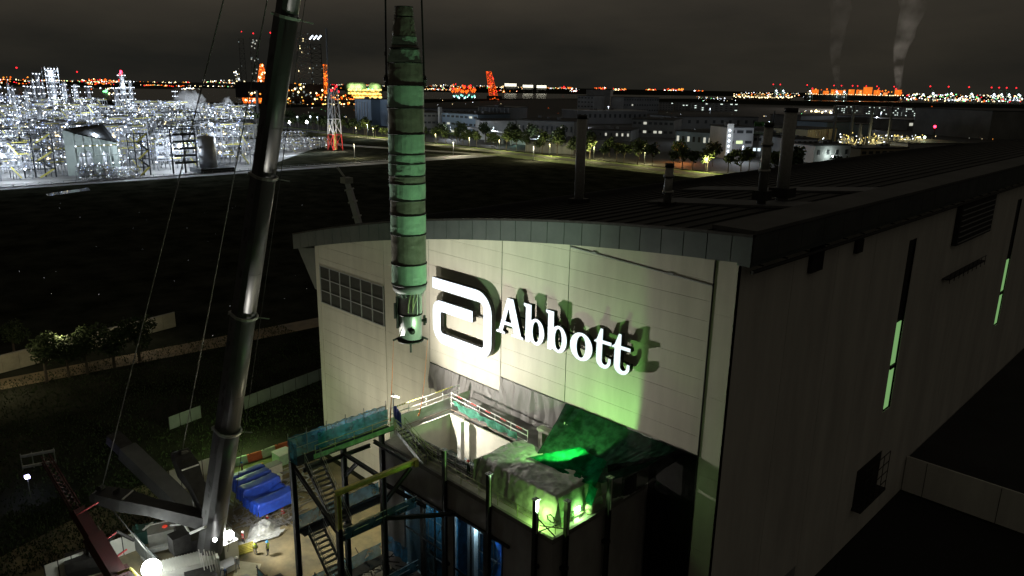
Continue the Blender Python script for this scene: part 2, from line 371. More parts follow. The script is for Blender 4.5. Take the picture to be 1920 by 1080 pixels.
# panels round the louvre (the course that the opening interrupts)
MB().box(LV[0] - .1, YW, 22.615, LV[1] + .1, YW + .045, LV[2] - .02).build('wall_panel', mPanel, mb_)
MB().box(LV[0] - .1, YW, LV[3] + .02, LV[1] + .1, YW + .045, 29.22).build('wall_panel', mPanel, mb_)
lv = MB(); lv.box(LV[0], YW + .02, LV[2], LV[1], YW + .06, LV[3]); lv = lv.build('louvre', mJoint, mb_)
fr = MB()
for i in range(7):
    x = LV[0] + (LV[1] - LV[0]) * i / 6; fr.box(x - .06, YW - .10, LV[2], x + .06, YW + .0, LV[3])
for j in range(4):
    z = LV[2] + (LV[3] - LV[2]) * j / 3; fr.box(LV[0], YW - .11, z - .06, LV[1], YW - .102, z + .06)
fr.build('louvre_frame', mGreyP, lv)
sl0 = MB().beam((0, 0, 0), ((LV[1] - LV[0]) / 6 - .13, 0, 0), .09, .09, (0, .7, .7)).build('slat', mGreyP, lv)
sl0.location = Vector((LV[0] + .065, YW - .05, LV[2] + .1)) - wloc(lv)
for i in range(6):
    for j in range(24):
        if i == j == 0: continue
        s_ = sl0.copy(); COL.objects.link(s_); s_.parent = lv
        s_.location = Vector((LV[0] + .065 + (LV[1] - LV[0]) * i / 6, YW - .05, LV[2] + .1 + j * .212)) - wloc(lv)
# conduit and cable tray on the right part of the face, small brackets, drain pipe
cd = MB(); cd.beam((-43.3, YW - .05, 37.9), (-28.7, YW - .05, 37.2), .06, .10)
for x in (-40.5, -32.5): cd.cbox((x, YW - .06, 37.95 - (x + 43.3) * .048), .5, .08, .22)
cd.build('cable_tray', mGreyP, mb_)
MB().tube((-28.64, YW - .06, .2), (-28.64, YW - .06, 39.2), .05, 6).build('drain_pipe', mSteelD, mb_)
# curved fascia panels
x = -93.37; i = 0
while x < -25.5:
    x1 = min(x + 2.07, -25.46); y0 = YW - .55
    poly = [(x + .035, arc(x) + .0), (x1 - .035, arc(x1)), (x1 - .035, arc(x1) + 2.15), (x + .035, arc(x) + 2.15)]
    MB().prismY(poly, y0, y0 + .06).build('fascia_panel', mFascia, mb_); x += 2.07; i += 1
b = MB(); n = 34; fs = [-93.37 + (67.91) * k / n for k in range(n + 1)]
for a, c in zip(fs[:-1], fs[1:]): b.prismY([(a, arc(a) - .02), (c, arc(c) - .02), (c, arc(c) + 2.12), (a, arc(a) + 2.12)], YW - .485, YW - .30)
b.build('fascia_backing', mJoint, mb_)
b = MB()
for a, c in zip(fs[:-1], fs[1:]): b.add([(a, YW - .30, arc(a)), (c, YW - .30, arc(c)), (c, YW + .05, arc(c)), (a, YW + .05, arc(a))], [(0, 1, 2, 3)])
b.build('soffit', mFascia, mb_)
b = MB()
for a, c in zip(fs[:-1], fs[1:]): b.prismY([(a, arc(a) + 2.0), (c, arc(c) + 2.0), (c, arc(c) + 2.2), (a, arc(a) + 2.2)], YW - .62, YW - .2)
b.build('edge_trim', mSteelD, mb_)
b = MB()
for k in range(12):
    ya = YW - .2 + (BACK - YW) * k / 12; yb = YW - .2 + (BACK - YW) * (k + 1) / 12
    for a, c in zip(fs[:-1], fs[1:]): b.add([(a, ya, arc(a) + 2.1), (c, ya, arc(c) + 2.1), (c, yb, arc(c) + 2.1), (a, yb, arc(a) + 2.1)], [(0, 1, 2, 3)])
b.build('roof', mRoof, mb_)
b = MB(); b.prismY([(-93.3, 29.6), (-88.6, 30.4), (-88.6, 24.5), (-89.2, 24.5)], YW + .1, 120); b.prismY([(-93.37, 29.5), (-93.3, 29.5), (-93.3, 31.65), (-93.37, 31.65)], YW - .2, BACK); b.build('side_soffit', mFascia, mb_)
# standing seams of the roof sheeting, raised walkway strips and the right-hand edge kerb
b = MB()
for k in range(1, n): b.box(fs[k] - .04, YW - .1, arc(fs[k]) + 2.1, fs[k] + .04, BACK, arc(fs[k]) + 2.22)
b.build('roof_seams', mRoof, mb_, kind='stuff')
mStrip = mat('roof_walkway', (.12, .12, .118), .8, 0, .2, .2)
b = MB(); b.prismY([(-46, arc(-46) + 2.2), (-27.5, arc(-27.5) + 2.3), (-27.5, arc(-27.5) + 2.5), (-46, arc(-46) + 2.4)], 66, 70.5)
b.prismY([(-52, arc(-52) + 2.2), (-29.5, arc(-29.5) + 2.3), (-29.5, arc(-29.5) + 2.5), (-52, arc(-52) + 2.4)], 82, 87)
b.box(-29.2, YW, arc(-28) + 2.25, -25.5, BACK, arc(-28) + 2.55); b.build('roof_walkway', mStrip, mb_)
# right-hand side: panels, fascia, gutter, slit windows, louvre box, balcony
b = MB(); b.box(XR - .9, YW + .3, 0, XR - .32, BACK, 39.2); b.build('side_wall_core', mJoint, mb_)
ys = [YW + .36, 60.2, 68.6, 77.4, 88.9]
edges = [(YW + .0, 60.2), (60.26, 69.4), (69.46, 78.8), (78.86, 89.2), (91.7, 101), (101.06, 112), (112.06, 124), (124.06, 138), (140.8, 160), (160.06, 185), (185.06, 215), (215.06, BACK)]
for a, c in edges: MB().box(XR - .055, a, 0, XR, c, 39.2).build('side_wall_panel', mPanelS, mb_)
for a, c, in ((89.2, 91.7), (138.0, 140.8)):
    z0 = 15.2; MB().box(XR - .055, a + .01, 0, XR, c - .01, z0).build('side_wall_panel', mPanelS, mb_)
    MB().box(XR - .055, a + .01, 36, XR, c - .01, 39.2).build('side_wall_panel', mPanelS, mb_)
    w_ = MB().box(XR - .3, a + .3, z0, XR - .2, c - .3, 36).build('slit_window', mSteelD, mb_)
    for q0, q1 in ((z0 + .2, 20.4), (21.0, 26.2)): MB().box(XR - .19, a + .55, q0, XR - .12, c - .5, q1).build('pane', eSlit, w_)
    MB().box(XR - .18, a + .5, 20.45, XR - .02, c - .4, 20.9).build('transom', mSteelD, w_)
    for q0, q1 in ((26.6, 31), (31.3, 35.7)): MB().box(XR - .19, a + .55, q0, XR - .12, c - .5, q1).build('pane', mSteelD, w_)
yy = YW - .5
while yy < 190:
    MB().box(XR + 1.05, yy + .02, 39.62, XR + 1.12, yy + 4.1, 41.7).build('side_fascia_panel', mat('side_fascia', (.12, .13, .13), .6, .3, .2, .3), mb_); yy += 4.15
b = MB(); b.box(XR - .05, YW - .3, 39.25, XR + 1.0, BACK, 39.6); b.build('side_eave', mFascia, mb_)
b = MB(); b.tube((XR + .9, YW + .3, 38.75), (XR + .9, 150, 38.75), .16, 8)
for q in range(0, 24): b.box(XR, 53 + q * 4, 38.9, XR + .8, 53.12 + q * 4, 39.0)
b.build('gutter', mSteelD, mb_)
vb = MB(); vb.box(XR + .01, 105.5, 33.2, XR + .6, 121.5, 38.4); vb = vb.build('vent_box', mSteelD, mb_)
b = MB()
for q in range(7): b.box(XR + .61, 105.8, 33.5 + q * .7, XR + .75, 121.2, 33.6 + q * .7)
b.build('slats', mGreyP, vb, kind='stuff')
ld = MB(); ld.box(XR + .05, 104, 29.0, XR + .9, 120.5, 29.15)
for q in range(9): ld.box(XR + .9, 104 + q * 2, 28.6, XR + .96, 104.1 + q * 2, 29.9)
ld.beam((XR + .93, 104, 29.9), (XR + .93, 120.3, 29.9), .06); ld.build('side_catwalk', mSteelD, mb_)
for a, c, z0, z1 in ((63.0, 65.4, 36.6, 38.8), (73, 74.5, 36.9, 38.2)):
    MB().box(XR + .01, a, z0, XR + .35, c, z1).build('wall_box', mSteelD, mb_)
bc = MB(); bc.box(XR + .01, 83.3, 4.6, XR + 1.1, 91.2, 4.9)
bc.box(XR + .01, 83.5, 4.9, XR + .08, 91.0, 9.6)
for q in range(5): bc.box(XR + 1.0, 83.4 + q * 1.9, 4.9, XR + 1.06, 83.5 + q * 1.9, 9.9)
for z in (6.0, 7.3, 8.6, 9.9): bc.beam((XR + 1.03, 83.4, z), (XR + 1.03, 91.1, z), .07)
bc.build('balcony', mSteelD, mb_)
MB().box(XR + .005, 66.6, .5, XR + .05, 69, 4.2).build('side_door', mGreyP, mb_)
# recess to the right of the podium, hung with black netting
b = MB(); b.box(-33.3, YW + 1.2, 0, -28.6, YW + 1.3, 22.6); b.build('recess_wall', mConcD, mb_)
b = MB(); b.box(-64.0, YW + 3.4, 17, -28.6, YW + 3.5, 22.7); b.box(-64.0, YW + .35, 22.7, -28.6, YW + 3.5, 22.9); b.build('loft_lining', mConcD, mb_)
MB().box(-63.98, YW, 0, -56.1, YW + .3, 18.0).build('wall_panel', mPanel, mb_)
# low annex on the far right
ax = thing('annex', 'dark low annex with a flat roof beside the tall building', 'building', (-23.6, 101.7, 0))
MB().box(-26.5, 101.7, 0, 40, 101.95, 5).build('wall', mPanelS, ax); MB().box(-26.5, 101.96, 0, 40, 180, 4.6).build('roof', mRoof, ax)
for q in range(7): MB().box(-24 + q * 8.5, 101.66, 0, -23.94 + q * 8.5, 101.69, 4.9).build('joint', mJoint, ax)
sheet('service_road', [(-26.5, 50), (45, 30), (45, 101), (-26.5, 101)], .015, mat('dark_road', (.02, .02, .02), .9))
# roof stacks
def rstack(px, py_base, r, ytop_px, label, zr=None, kind=0):
    zz = zr
    p = site(px, py_base, zz); hh = zz
    while to_px((p.x, p.y, hh))[1] > ytop_px and hh < 90: hh += .1
    s = thing('roof_stack', label, 'chimney', (p.x, p.y, zz))
    MB().lathe((p.x, p.y, 0), [(r, zz - .5), (r, hh)], 16).build('shaft', mat('stack_paint', (.42, .42, .40), .5) if kind == 0 else mSteel, s, True)
    MB().lathe((p.x, p.y, 0), [(r * 1.08, hh - .35), (r * 1.08, hh + .05)], 16).build('rim', mSteelD, s, True)
    MB().cbox((p.x, p.y, zz + .3), r * 3.2, r * 3.2, .9).build('base', mSteelD, s)
    if kind: 
        for q in (.35, .7): MB().lathe((p.x, p.y, zz + (hh - zz) * q), [(r * 1.3, 0), (r * 1.3, .3)], 14).build('flange', mSteel, s, True)
    return s
rstack(1085, 384, .56, 217, 'tall plain grey stack rising from the dark roof, nearest the hanging column', 38.6)
rstack(1250, 392, .42, 308, 'short flanged vent stack on the roof right of the tall plain stack', 40.0, 1)
rstack(1428, 372, .42, 232, 'slimmer left one of the paired dark stacks on the roof', 42.0, 1)
rstack(1466, 366, .6, 205, 'wider right one of the paired dark stacks on the roof', 42.0)

# ================================================================== SIGN
SY = 49.75
def SQ(pl): k = SY / 48.8; return [(x * k, 52 - (52 - z) * k) for x, z in pl]
def curve_solid(name, polys, y, depth, mats, parent):
    """closed outlines (x, z) with holes -> front face + side walls"""
    cu = bpy.data.curves.new(name, 'CURVE'); cu.dimensions = '2D'; cu.fill_mode = 'BOTH'; cu.extrude = depth / 2
    for pl in polys:
        sp = cu.splines.new('POLY'); sp.points.add(len(pl) - 1); sp.use_cyclic_u = True
        for q, (x, z) in zip(sp.points, pl): q.co = (x, z, 0, 1)
    o = bpy.data.objects.new(name + '_tmp', cu); COL.objects.link(o)
    dg = bpy.context.evaluated_depsgraph_get(); me = bpy.data.meshes.new_from_object(o.evaluated_get(dg))
    bpy.data.objects.remove(o); bpy.data.curves.remove(cu)
    me.name = name; me.materials.clear()
    for q in mats: me.materials.append(q)
    off = wloc(parent)
    for v in me.vertices: v.co = Vector((v.co.x - off.x, -v.co.z + y + depth / 2 - off.y, v.co.y - off.z))
    me.update()
    for p in me.polygons: p.material_index = 0 if (abs(p.normal.y) > .9 and p.center.y + off.y < y + .02) else 1
    o = bpy.data.objects.new(name, me); COL.objects.link(o); o.parent = parent; return o
def fillet(pts, n=7):
    """pts = (x, z, radius); closed"""
    out = []; N = len(pts)
    for i in range(N):
        p0 = Vector(pts[i - 1][:2]); p = Vector(pts[i][:2]); p1 = Vector(pts[(i + 1) % N][:2]); r = pts[i][2]
        if r <= 0: out.append((p.x, p.y)); continue
        a = (p0 - p).normalized(); c = (p1 - p).normalized(); ang = a.angle(c); t = r / math.tan(ang / 2)
        s_, e_ = p + a * t, p + c * t; cen = p + (a + c).normalized() * (r / math.sin(ang / 2))
        a0 = math.atan2(s_.y - cen.y, s_.x - cen.x); a1 = math.atan2(e_.y - cen.y, e_.x - cen.x); d = (a1 - a0 + math.pi) % (2 * math.pi) - math.pi
        for k in range(n + 1): w = a0 + d * k / n; out.append((cen.x + math.cos(w) * r, cen.y + math.sin(w) * r))
    return out
sg = thing('logo_sign', 'lit white squared letter emblem of one bent bar, left of the lettering', 'sign', (-56.2, SY, 24.8))
XA, XB, ZT, ZB = -60.9, -51.6, 32.05, 24.85; T = 1.2
o1 = fillet([(XA, ZT, 0), (XB, ZT, 2.3), (XB, ZB, 1.9), (XA, ZB, 1.9), (XA, 29.65, 1.3), (-54.45, 29.65, 0), (-54.45, 28.45, 0), (XA + T + .1, 28.45, .3), (XA + T + .1, ZB + T, .45), (XB - T, ZB + T, .35), (XB - T, ZT - T, .7), (XA, ZT - T, 0)])
curve_solid('emblem', [SQ(o1)], SY, .55, [mSign, mSignSide], sg)
b = MB()
for x, z in ((-61.2, 31.0), (-57, 31.0), (-53.3, 29), (-53.3, 26.0), (-58, 25.0), (-61.2, 27.6), (-56, 28.4)):
    b.beam((x, SY + .5, z), (x, YW, z), .09)
b.beam((-61.6, YW - .2, 28.5), (-52.9, YW - .2, 28.5), .14, .14); b.build('bracket', mSteel, sg)
# lettering
def ell(cx, cz, rx, rz, a0, a1, n=14): return [(cx + rx * math.cos(math.radians(a0 + (a1 - a0) * k / n)), cz + rz * math.sin(math.radians(a0 + (a1 - a0) * k / n))) for k in range(n + 1)]
GA = [[(0, 0), (.33, 0), (.33, .055), (.235, .075), (.30, .26), (.60, .26), (.665, .075), (.57, .055), (.57, 0), (1.0, 0), (1.0, .055), (.92, .075), (.62, 1.0), (.40, 1.0), (.09, .075), (0, .055)][::1], [(.33, .35), (.45, .72), (.565, .35)]]
GB = [[(.10, 0)] + [(.27, 0), (.33, .05)] + ell(.60, .33, .36, .345, 248, 360 + 118, 26) + [(.36, .60), (.36, 1.0), (0, 1.0), (0, .945), (.10, .90)], ell(.585, .33, .155, .27, 0, 350, 20)]
GO = [ell(.5, .33, .5, .35, 0, 350, 28), ell(.5, .33, .20, .275, 0, 350, 20)]
def gt(): return [[(.0, .60), (.13, .66), (.30, .93), (.42, .93), (.42, .66), (.86, .66), (.86, .575), (.42, .575), (.42, .20)] + ell(.57, .18, .15, .10, 180, 350, 8) + [(.74, .26), (.86, .26)] + ell(.50, .19, .37, .21, 10, -180, 12)[1:] + [(.13, .575), (0, .575)]]
gl = [('A', GA, 931, 981.5), ('b', GB, 981.5, 1022), ('b', GB, 1023, 1064.5), ('o', GO, 1069, 1111), ('t', gt(), 1113.5, 1151), ('t', gt(), 1146.5, 1187)]
ls = thing('letter_sign', 'lit white serif lettering on the pale wall, right of the emblem', 'sign', (-43, SY, 28.4))
HZ = 3.82; ZB0 = 52 - (52 - 28.4) * SY / 48.8
for ch, g, xa, xb in gl:
    X0 = onY(xa, 640, SY).x; X1 = onY(xb, 640, SY).x
    # the survey line is taken at the middle height of the letters
    z_mid = 29.6
    def px_x(px):
        lo, hi = -62.0, -30.0
        for _ in range(40):
            mid = (lo + hi) / 2
            if to_px((mid, SY, z_mid))[0] < px: lo = mid
            else: hi = mid
        return lo
    X0, X1 = px_x(xa), px_x(xb)
    curve_solid('letter', [[(X0 + (X1 - X0) * x, ZB0 + HZ * z) for x, z in pl] for pl in g], SY, .5, [mSign, mSignSide], ls)
b = MB(); b.beam((-51.4, YW - .35, 28.8), (-35.9, YW - .35, 28.8), .12); b.beam((-51.4, YW - .35, 29.9), (-35.9, YW - .35, 29.9), .12)
for k in range(12):
    xx = -51.0 + k * 1.34; b.beam((xx, SY + .45, 28.85), (xx, YW - .35, 28.85), .08); b.beam((xx, YW - .35, 29.9), (xx, YW, 29.9), .08)
b.build('support_rail', mSteelD, ls)

# ================================================================== PODIUM (lift shaft block under construction)
PY0 = 38.4; PX0, PX1 = -56.0, -33.5; PZ = 18.0
pd = thing('podium', 'dark rendered annex block with tall glazed openings, roof being worked on', 'building', (PX0, PY0, 0))
W1 = (-52.7, -46.9, 6.0, 14.3); W2 = (-45.3, -39.0, 4.5, 14.9)
b = MB(); f0, f1 = PY0, PY0 + .3
b.box(PX0, f0, 0, W1[0], f1, PZ - .25); b.box(W1[1], f0, 0, W2[0], f1, PZ - .25); b.box(W2[1], f0, 0, PX1, f1, PZ - .25)
b.box(W1[0], f0, W1[3], W1[1], f1, PZ - .25); b.box(W2[0], f0, W2[3], W2[1], f1, PZ - .25)
b.box(W1[0], f0, 0, W1[1], f1, W1[2]); b.box(W2[0], f0, 0, W2[1], f1, W2[2])
b.build('front_wall', mConcD, pd)
MB().box(PX1 - .3, f1 + .002, 0, PX1, YW + 1.1, PZ - .25).build('right_wall', mConcD, pd); MB().box(PX0, f1 + .002, 0, PX0 + .3, YW - .02, PZ - .25).build('left_wall', mConcD, pd)
SHX0, SHX1, SHY0, SHY1 = -55.0, -45.2, 40.4, 46.2
b = MB(); zz0, zz1 = PZ - .25, PZ
b.box(PX0 - .1, PY0 - .1, zz0, PX1 + .1, SHY0, zz1); b.box(PX0 - .1, SHY1, zz0, PX1 + .1, YW + 3.3, zz1)
b.box(PX0 - .1, SHY0, zz0, SHX0, SHY1, zz1); b.box(SHX1, SHY0, zz0, PX1 + .1, SHY1, zz1); b.build('roof_slab', mConc, pd)
ed = MB(); ed.box(PX0 - .12, PY0 - .16, PZ - .3, PX1 + .16, PY0 + .08, PZ + .12); ed.box(PX1 - .08, PY0 + .09, PZ - .3, PX1 + .16, YW - .1, PZ + .12); ed.build('kerb', mat('kerb_concrete', (.22, .21, .19), .85, 0, .2, 1.2, .2), pd)
mShaft = mat('shaft_wall', (.72, .70, .60), .7, 0, .12, .8, .1)
b = MB(); b.box(SHX0, SHY1 - .15, 14.9, SHX1, SHY1, PZ + 1.0); b.box(SHX0, SHY0, 14.9, SHX1, SHY0 + .15, PZ + .35)
b.box(SHX0 - .0, SHY0 + .15, 14.9, SHX0 + .15, SHY1 - .15, PZ + 1.0); b.box(SHX1 - .15, SHY0 + .15, 14.9, SHX1, SHY1 - .15, PZ + .6); b.build('shaft_lining', mShaft, pd)
MB().box(SHX0, SHY0, 14.6, SHX1, SHY1, 14.89).build('shaft_floor', mat('wet_floor', (.30, .40, .45), .3, 0, .3, 2.5, .2, (.12, .15, .17)), pd)
MB().box(-52.35, 44.9, 14.9, -51.85, 45.4, PZ + 1.4).build('shaft_post', mWhite, pd)
b = MB()
for k in range(90):
    x = random.uniform(SHX0 + .5, SHX1 - .5); y = random.uniform(SHY0 + .4, SHY1 - .4); a = random.uniform(0, 3.14); l = random.uniform(.2, 1.1)
    b.beam((x, y, 14.95 + random.random() * .3), (x + math.cos(a) * l, y + math.sin(a) * l, 15.0 + random.random() * .5), .07, random.choice((.05, .2)))
b.build('debris', mPlastic, pd, kind='stuff')
# starter bars standing out of the shaft rim
rb0 = None
def put(proto, loc, parent):
    c = proto.copy(); COL.objects.link(c); c.parent = parent; c.location = Vector(loc) - wloc(parent); return c
rbm = MB(); rbm.tube((0, 0, 0), (0, 0, .95), .035, 5); rbm.tube((0, 0, .93), (0, -.3, .98), .035, 5)
proto = rbm.build('rebar', mat('rebar', (.30, .22, .16), .7, .3), pd); proto.location = Vector((SHX0 + .3, SHY1 - .07, PZ + .95)) - wloc(pd)
for k in range(1, 38): put(proto, (SHX0 + .3 + k * .25, SHY1 - .07, PZ + .95), pd)
for k in range(22): put(proto, (SHX0 + .07, SHY0 + .4 + k * .25, PZ + .95), pd)
b = MB(); b.tube((SHX0 + .2, SHY1 - .07, PZ + 1.5), (SHX1 - .1, SHY1 - .07, PZ + 1.5), .03, 5); b.tube((SHX0 + .07, SHY0 + .2, PZ + 1.5), (SHX0 + .07, SHY1 - .2, PZ + 1.5), .03, 5); b.build('rebar_tie', MT['rebar'], pd)
# rooms behind the glazing: blue sheeting, posts and scaffolding seen through the glass
mRoom = mat('room_sheet', (.10, .32, .50), .6, 0, .35, .9, .2, (.04, .11, .16), 8); mRoom2 = mat('room_sheet_blue', (.04, .22, .75), .6, 0, .3, 1.1, .2, (.04, .13, .35), 8)
rm = MB(); rm.box(PX0 + .4, 44.6, 0, -46.2, 44.7, 14.5); rm.box(-46.15, PY0 + .4, 0, -46.0, 44.7, 14.5); rm.box(-45.95, 44.6, 0, -38.0, 44.7, 14.5); rm.box(-38.2, PY0 + .4, 0, -38.1, 44.6, 14.5); rm.box(PX0 + .4, PY0 + .4, 14.45, -38, 44.6, 14.55); rm.build('room_lining', mRoom, pd)
MB().grid(lambda u, v: (-52.6 + 3 * u, 40.9 + .5 * vn(u * 6, v * 3), 13.6 - 7 * v), 12, 10).build('hanging_sheet', mRoom, pd, True)
MB().grid(lambda u, v: (-41.6 + 2.7 * u, 39.9 + .5 * vn(u * 6, v * 3 + 5), 13.9 - 8 * v), 12, 10).build('hanging_sheet', mRoom2, pd, True)
MB().box(-44.6, 39.4, 2, -43.7, 39.9, 14.3).build('interior_post', mWhite, pd)
b = MB()
for x0, x1 in ((-52.4, -47), (-45, -39.2)):
    for k in range(6):
        xx = x0 + (x1 - x0) * k / 5
        for y in (40.2, 42.0): b.tube((xx, y, 2), (xx, y, 14.2), .05, 5)
    for z in (3, 5, 7, 9, 11, 13):
        for y in (40.2, 42.0): b.tube((x0, y, z), (x1, y, z), .05, 5)
    for k in range(5):
        xx = x0 + (x1 - x0) * k / 5; b.tube((xx, 40.2, 5 + 2 * (k % 4)), (xx + 1.1, 40.2, 7 + 2 * (k % 4)), .05, 5)
b.build('interior_scaffold', mSteel, pd, kind='stuff')
for (x0, x1, z0, z1), cuts, trs in ((W1, (.47, .55, .80), (10.3,)), (W2, (.36, .66, .73), (9.4,))):
    wn = MB(); wn.box(x0, PY0 - .03, z1 - .14, x1, PY0 + .1, z1 + .06); wn.box(x0 - .06, PY0 - .03, z0, x0 + .1, PY0 + .1, z1 - .14); wn.box(x1 - .1, PY0 - .03, z0, x1 + .06, PY0 + .1, z1 - .14)
    wn = wn.build('window', mSteelD, pd)
    xs = [x0 + .1] + [x0 + (x1 - x0) * c for c in cuts] + [x1 - .1]; zs = [z0] + list(trs) + [z1 - .14]
    for i, c in enumerate(cuts):
        w2 = .26 if (i == 0 and x0 < -50) or (i == 1 and x0 > -50) else .07
        MB().box(x0 + (x1 - x0) * c - w2, PY0 - .02, z0, x0 + (x1 - x0) * c + w2, PY0 + .09, z1 - .14).build('mullion', mSteelD, wn)
    for t_ in trs: MB().box(x0 + .1, PY0 - .05, t_ - .10, x1 - .1, PY0 - .022, t_ + .10).build('transom', mSteelD, wn)
    for xa, xb in zip(xs[:-1], xs[1:]):
        for za, zb in zip(zs[:-1], zs[1:]): MB().box(xa, PY0 + .12, za, xb, PY0 + .135, zb).build('pane', mGlass, wn)
    MB().box(x0 - .4, PY0 - .28, z1 + .10, x1 + .9, PY0 - .06, z1 + .32).build('lintel', mSteelD, wn)
# steel columns strapped to the faces and standing 3 m above the roof
for x, y, lab in ((-46.1, PY0 - .38, 'H-section steel post on the front face nearest the stair tower'), (-40.35, PY0 - .38, 'H-section steel post in the middle of the lit green platform edge'), (-35.0, PY0 - .40, 'left one of the two H-section posts at the platform corner'), (-33.15, 39.6, 'right one of the two H-section posts at the platform corner'), (-33.1, 44.9, 'H-section steel post on the right-hand face near the green sheet')):
    s = thing('steel_post', lab, 'post', (x, y, 0), 'steel posts around the platform')
    MB().hbeam((x, y, .1), (x, y, PZ + 3.1), .34, .34, .05, (0, 1, 0)).build('column', mSteelD, s)
    MB().cbox((x, y, PZ + 3.05), .5, .5, .06).build('cap_plate', mSteel, s)
    for z in (4, 9.5, 15): MB().cbox((x + (0 if y < 39 else -.1), y + (.22 if y < 39 else 0), z), .55, .22 if y < 39 else .55, .3).build('bracket', mSteelD, s)
    pp = MB(); pp.beam((x + .19, y - .02, PZ + .1), (x + .19, y - .02, PZ + 3.0), .05, .12); pp.build('pale_edge', mat('pale_edge', (.6, .62, .55), .5), s)
# edge railing
def railing(name, pts, lab, h=1.1, st=2.0, m_=mSteel, r=.032, rails=(.55, 1.1), cat='railing', pr=.035):
    t = thing(name, lab, cat, pts[0])
    for p, q in zip(pts[:-1], pts[1:]):
        p = Vector(p); q = Vector(q); n = max(1, round((q - p).length / st))
        for k in range(n + 1):
            if k == n and q != Vector(pts[-1]): continue
            c = p.lerp(q, k / n); MB().tube(c, c + Vector((0, 0, h + .08)), pr, 6).build('post', m_, t)
        for z in rails: MB().tube(p + Vector((0, 0, z)), q + Vector((0, 0, z)), r, 6).build('rail', m_, t)
    return t
mTubeY = mat('yellow_green_tube', (.45, .50, .25), .5, .3, .2, 3)
railing('edge_railing', [(-49.2, PY0 + .2, PZ + .1), (-35.2, PY0 + .2, PZ + .1)], 'tube railing along the front edge of the green-lit platform', 1.1, 2.3, mTubeY)
railing('edge_railing', [(-33.75, PY0 + .6, PZ + .1), (-33.75, 45.4, PZ + .1)], 'tube railing on the right-hand edge of the platform', 1.1, 2.1, mTubeY)
b = MB(); b.beam((-35, PY0 - .1, PZ), (-33.4, PY0 + .4, PZ + 1.2), .07); b.beam((-35, PY0 - .1, PZ + 1.2), (-33.4, PY0 + .4, PZ), .07); b.beam((-34.9, PY0, PZ + .6), (-33.2, 39.5, PZ + .6), .06)
tag(b.build('corner_brace', mSteelD, origin=(-34.2, PY0, PZ)), 'crossed dark tubes tied between the two corner posts', 'brace')
b = MB()
for k in range(26):
    a = k * .9; r = .35 + .1 * hsh(k); b.tube((-34.3 + r * math.cos(a), 39.0, PZ + 1.2 + r * .8 * math.sin(a)), (-34.3 + r * math.cos(a + .9), 39.05 + .1 * hsh(k, 2), PZ + 1.2 + r * .8 * math.sin(a + .9)), .035, 5)
tag(b.build('cable_coil', mSteelD, origin=(-34.3, 39, PZ)), 'coil of dark cable hung at the platform corner', 'cable')
# the green flood light
gl_ = thing('work_light', 'green-white flood light behind the sheet at the platform corner', 'lamp', (-33.95, 42.2, PZ))
MB().tube((-33.95, 42.2, PZ), (-33.95, 42.2, PZ + .55), .04).build('stand', mSteelD, gl_); MB().box(-34.25, 42.05, PZ + .55, -34.15, 42.45, PZ + .95).build('lamp_head', eGrnHot, gl_)
b = MB(); b.lathe((-33.9, 43.4, PZ), [(.3, 0), (.42, .3), (.38, .9), (.1, 1.05)], 12); tag(b.build('sack', mat('pale_sack', (.45, .5, .3), .8, 0, .2, 3, .3), smooth=True, origin=(-33.9, 43.4, PZ)), 'upright pale sack leaning on the right-hand railing', 'sack')
b = MB(); b.box(-33.6, 47.2, PZ, -33.3, 49.0, PZ + 1.9); tag(b.build('pale_cabinet', mWhite, origin=(-33.5, 48, PZ)), 'pale upright board beyond the right-hand railing', 'board')
# shaft surround: black net parapet, green net on the far rail, red and white rails
fx0, fx1, fy0, fy1 = SHX0 + .6, SHX1 + .9, SHY0 - .5, SHY1 + .5
r_ = railing('guard_rail', [(-56.1, 47.3, PZ + 1.0), (fx1, fy1, PZ + 1.0)], 'red and white guard rail along the far side of the shaft', 1.6, 2.4, mWhite, .045, (.5, 1.1, 1.6))
b = MB()
for k in range(5): b.tube((-55 + k * 2.3, 47.2 - k * .13, PZ + 2.58), (-54.2 + k * 2.3, 47.15 - k * .13, PZ + 2.57), .065, 6)
b.build('red_marking', mRed, r_)
r_ = railing('guard_rail', [(-56.6, 39.8, PZ + 1.7), (-56.6, 48.8, PZ + 1.7)], 'white guard rail with black and yellow tape, left of the shaft', 1.2, 2.4, mWhite, .05, (.1, .6, 1.2))
b = MB()
for k in range(10): b.tube((-56.6, 40.6 + k * .3, PZ + 2.93), (-56.6, 40.75 + k * .3, PZ + 2.93), .07, 6); b.tube((-56.6, 45.6 + k * .24, PZ + 2.93), (-56.6, 45.72 + k * .24, PZ + 2.93), .07, 6)
b.build('tape', mYel, r_)
MB().box(-56.75, 39.8, PZ - .4, -56.65, 50.5, PZ + 1.8).build('toe_board', mWhite, r_)
def cloth(name, lab, m_, fn, nu=40, nv=24, origin=(0, 0, 0), cat='sheet', ext=None):
    o = MB().grid(fn, nu, nv).build(name, m_, smooth=True, origin=origin); return tag(o, lab, cat)
def fold(u, v, f=9.0, a=.12, s=0): return a * (math.sin(u * f * 6.28 + 3 * vn(u * 4 + s, v * 2)) * (.35 + .65 * v) + .8 * ridged(u * 14 + s, v * .7) - .5)
cloth('green_net', 'green netting draped over the guard rail beyond the shaft', net('pale_green_net', (.12, .42, .30), .1), lambda u, v: (-54.9 + 9.6 * u, 46.62 - .35 * u + fold(u, v, 6, .16), PZ + 2.3 - .15 * math.sin(u * 9) ** 2 - 1.0 * v * (1 - .4 * math.sin(u * 8 + 1) ** 2)), 60, 12, (-50, 46.6, PZ))
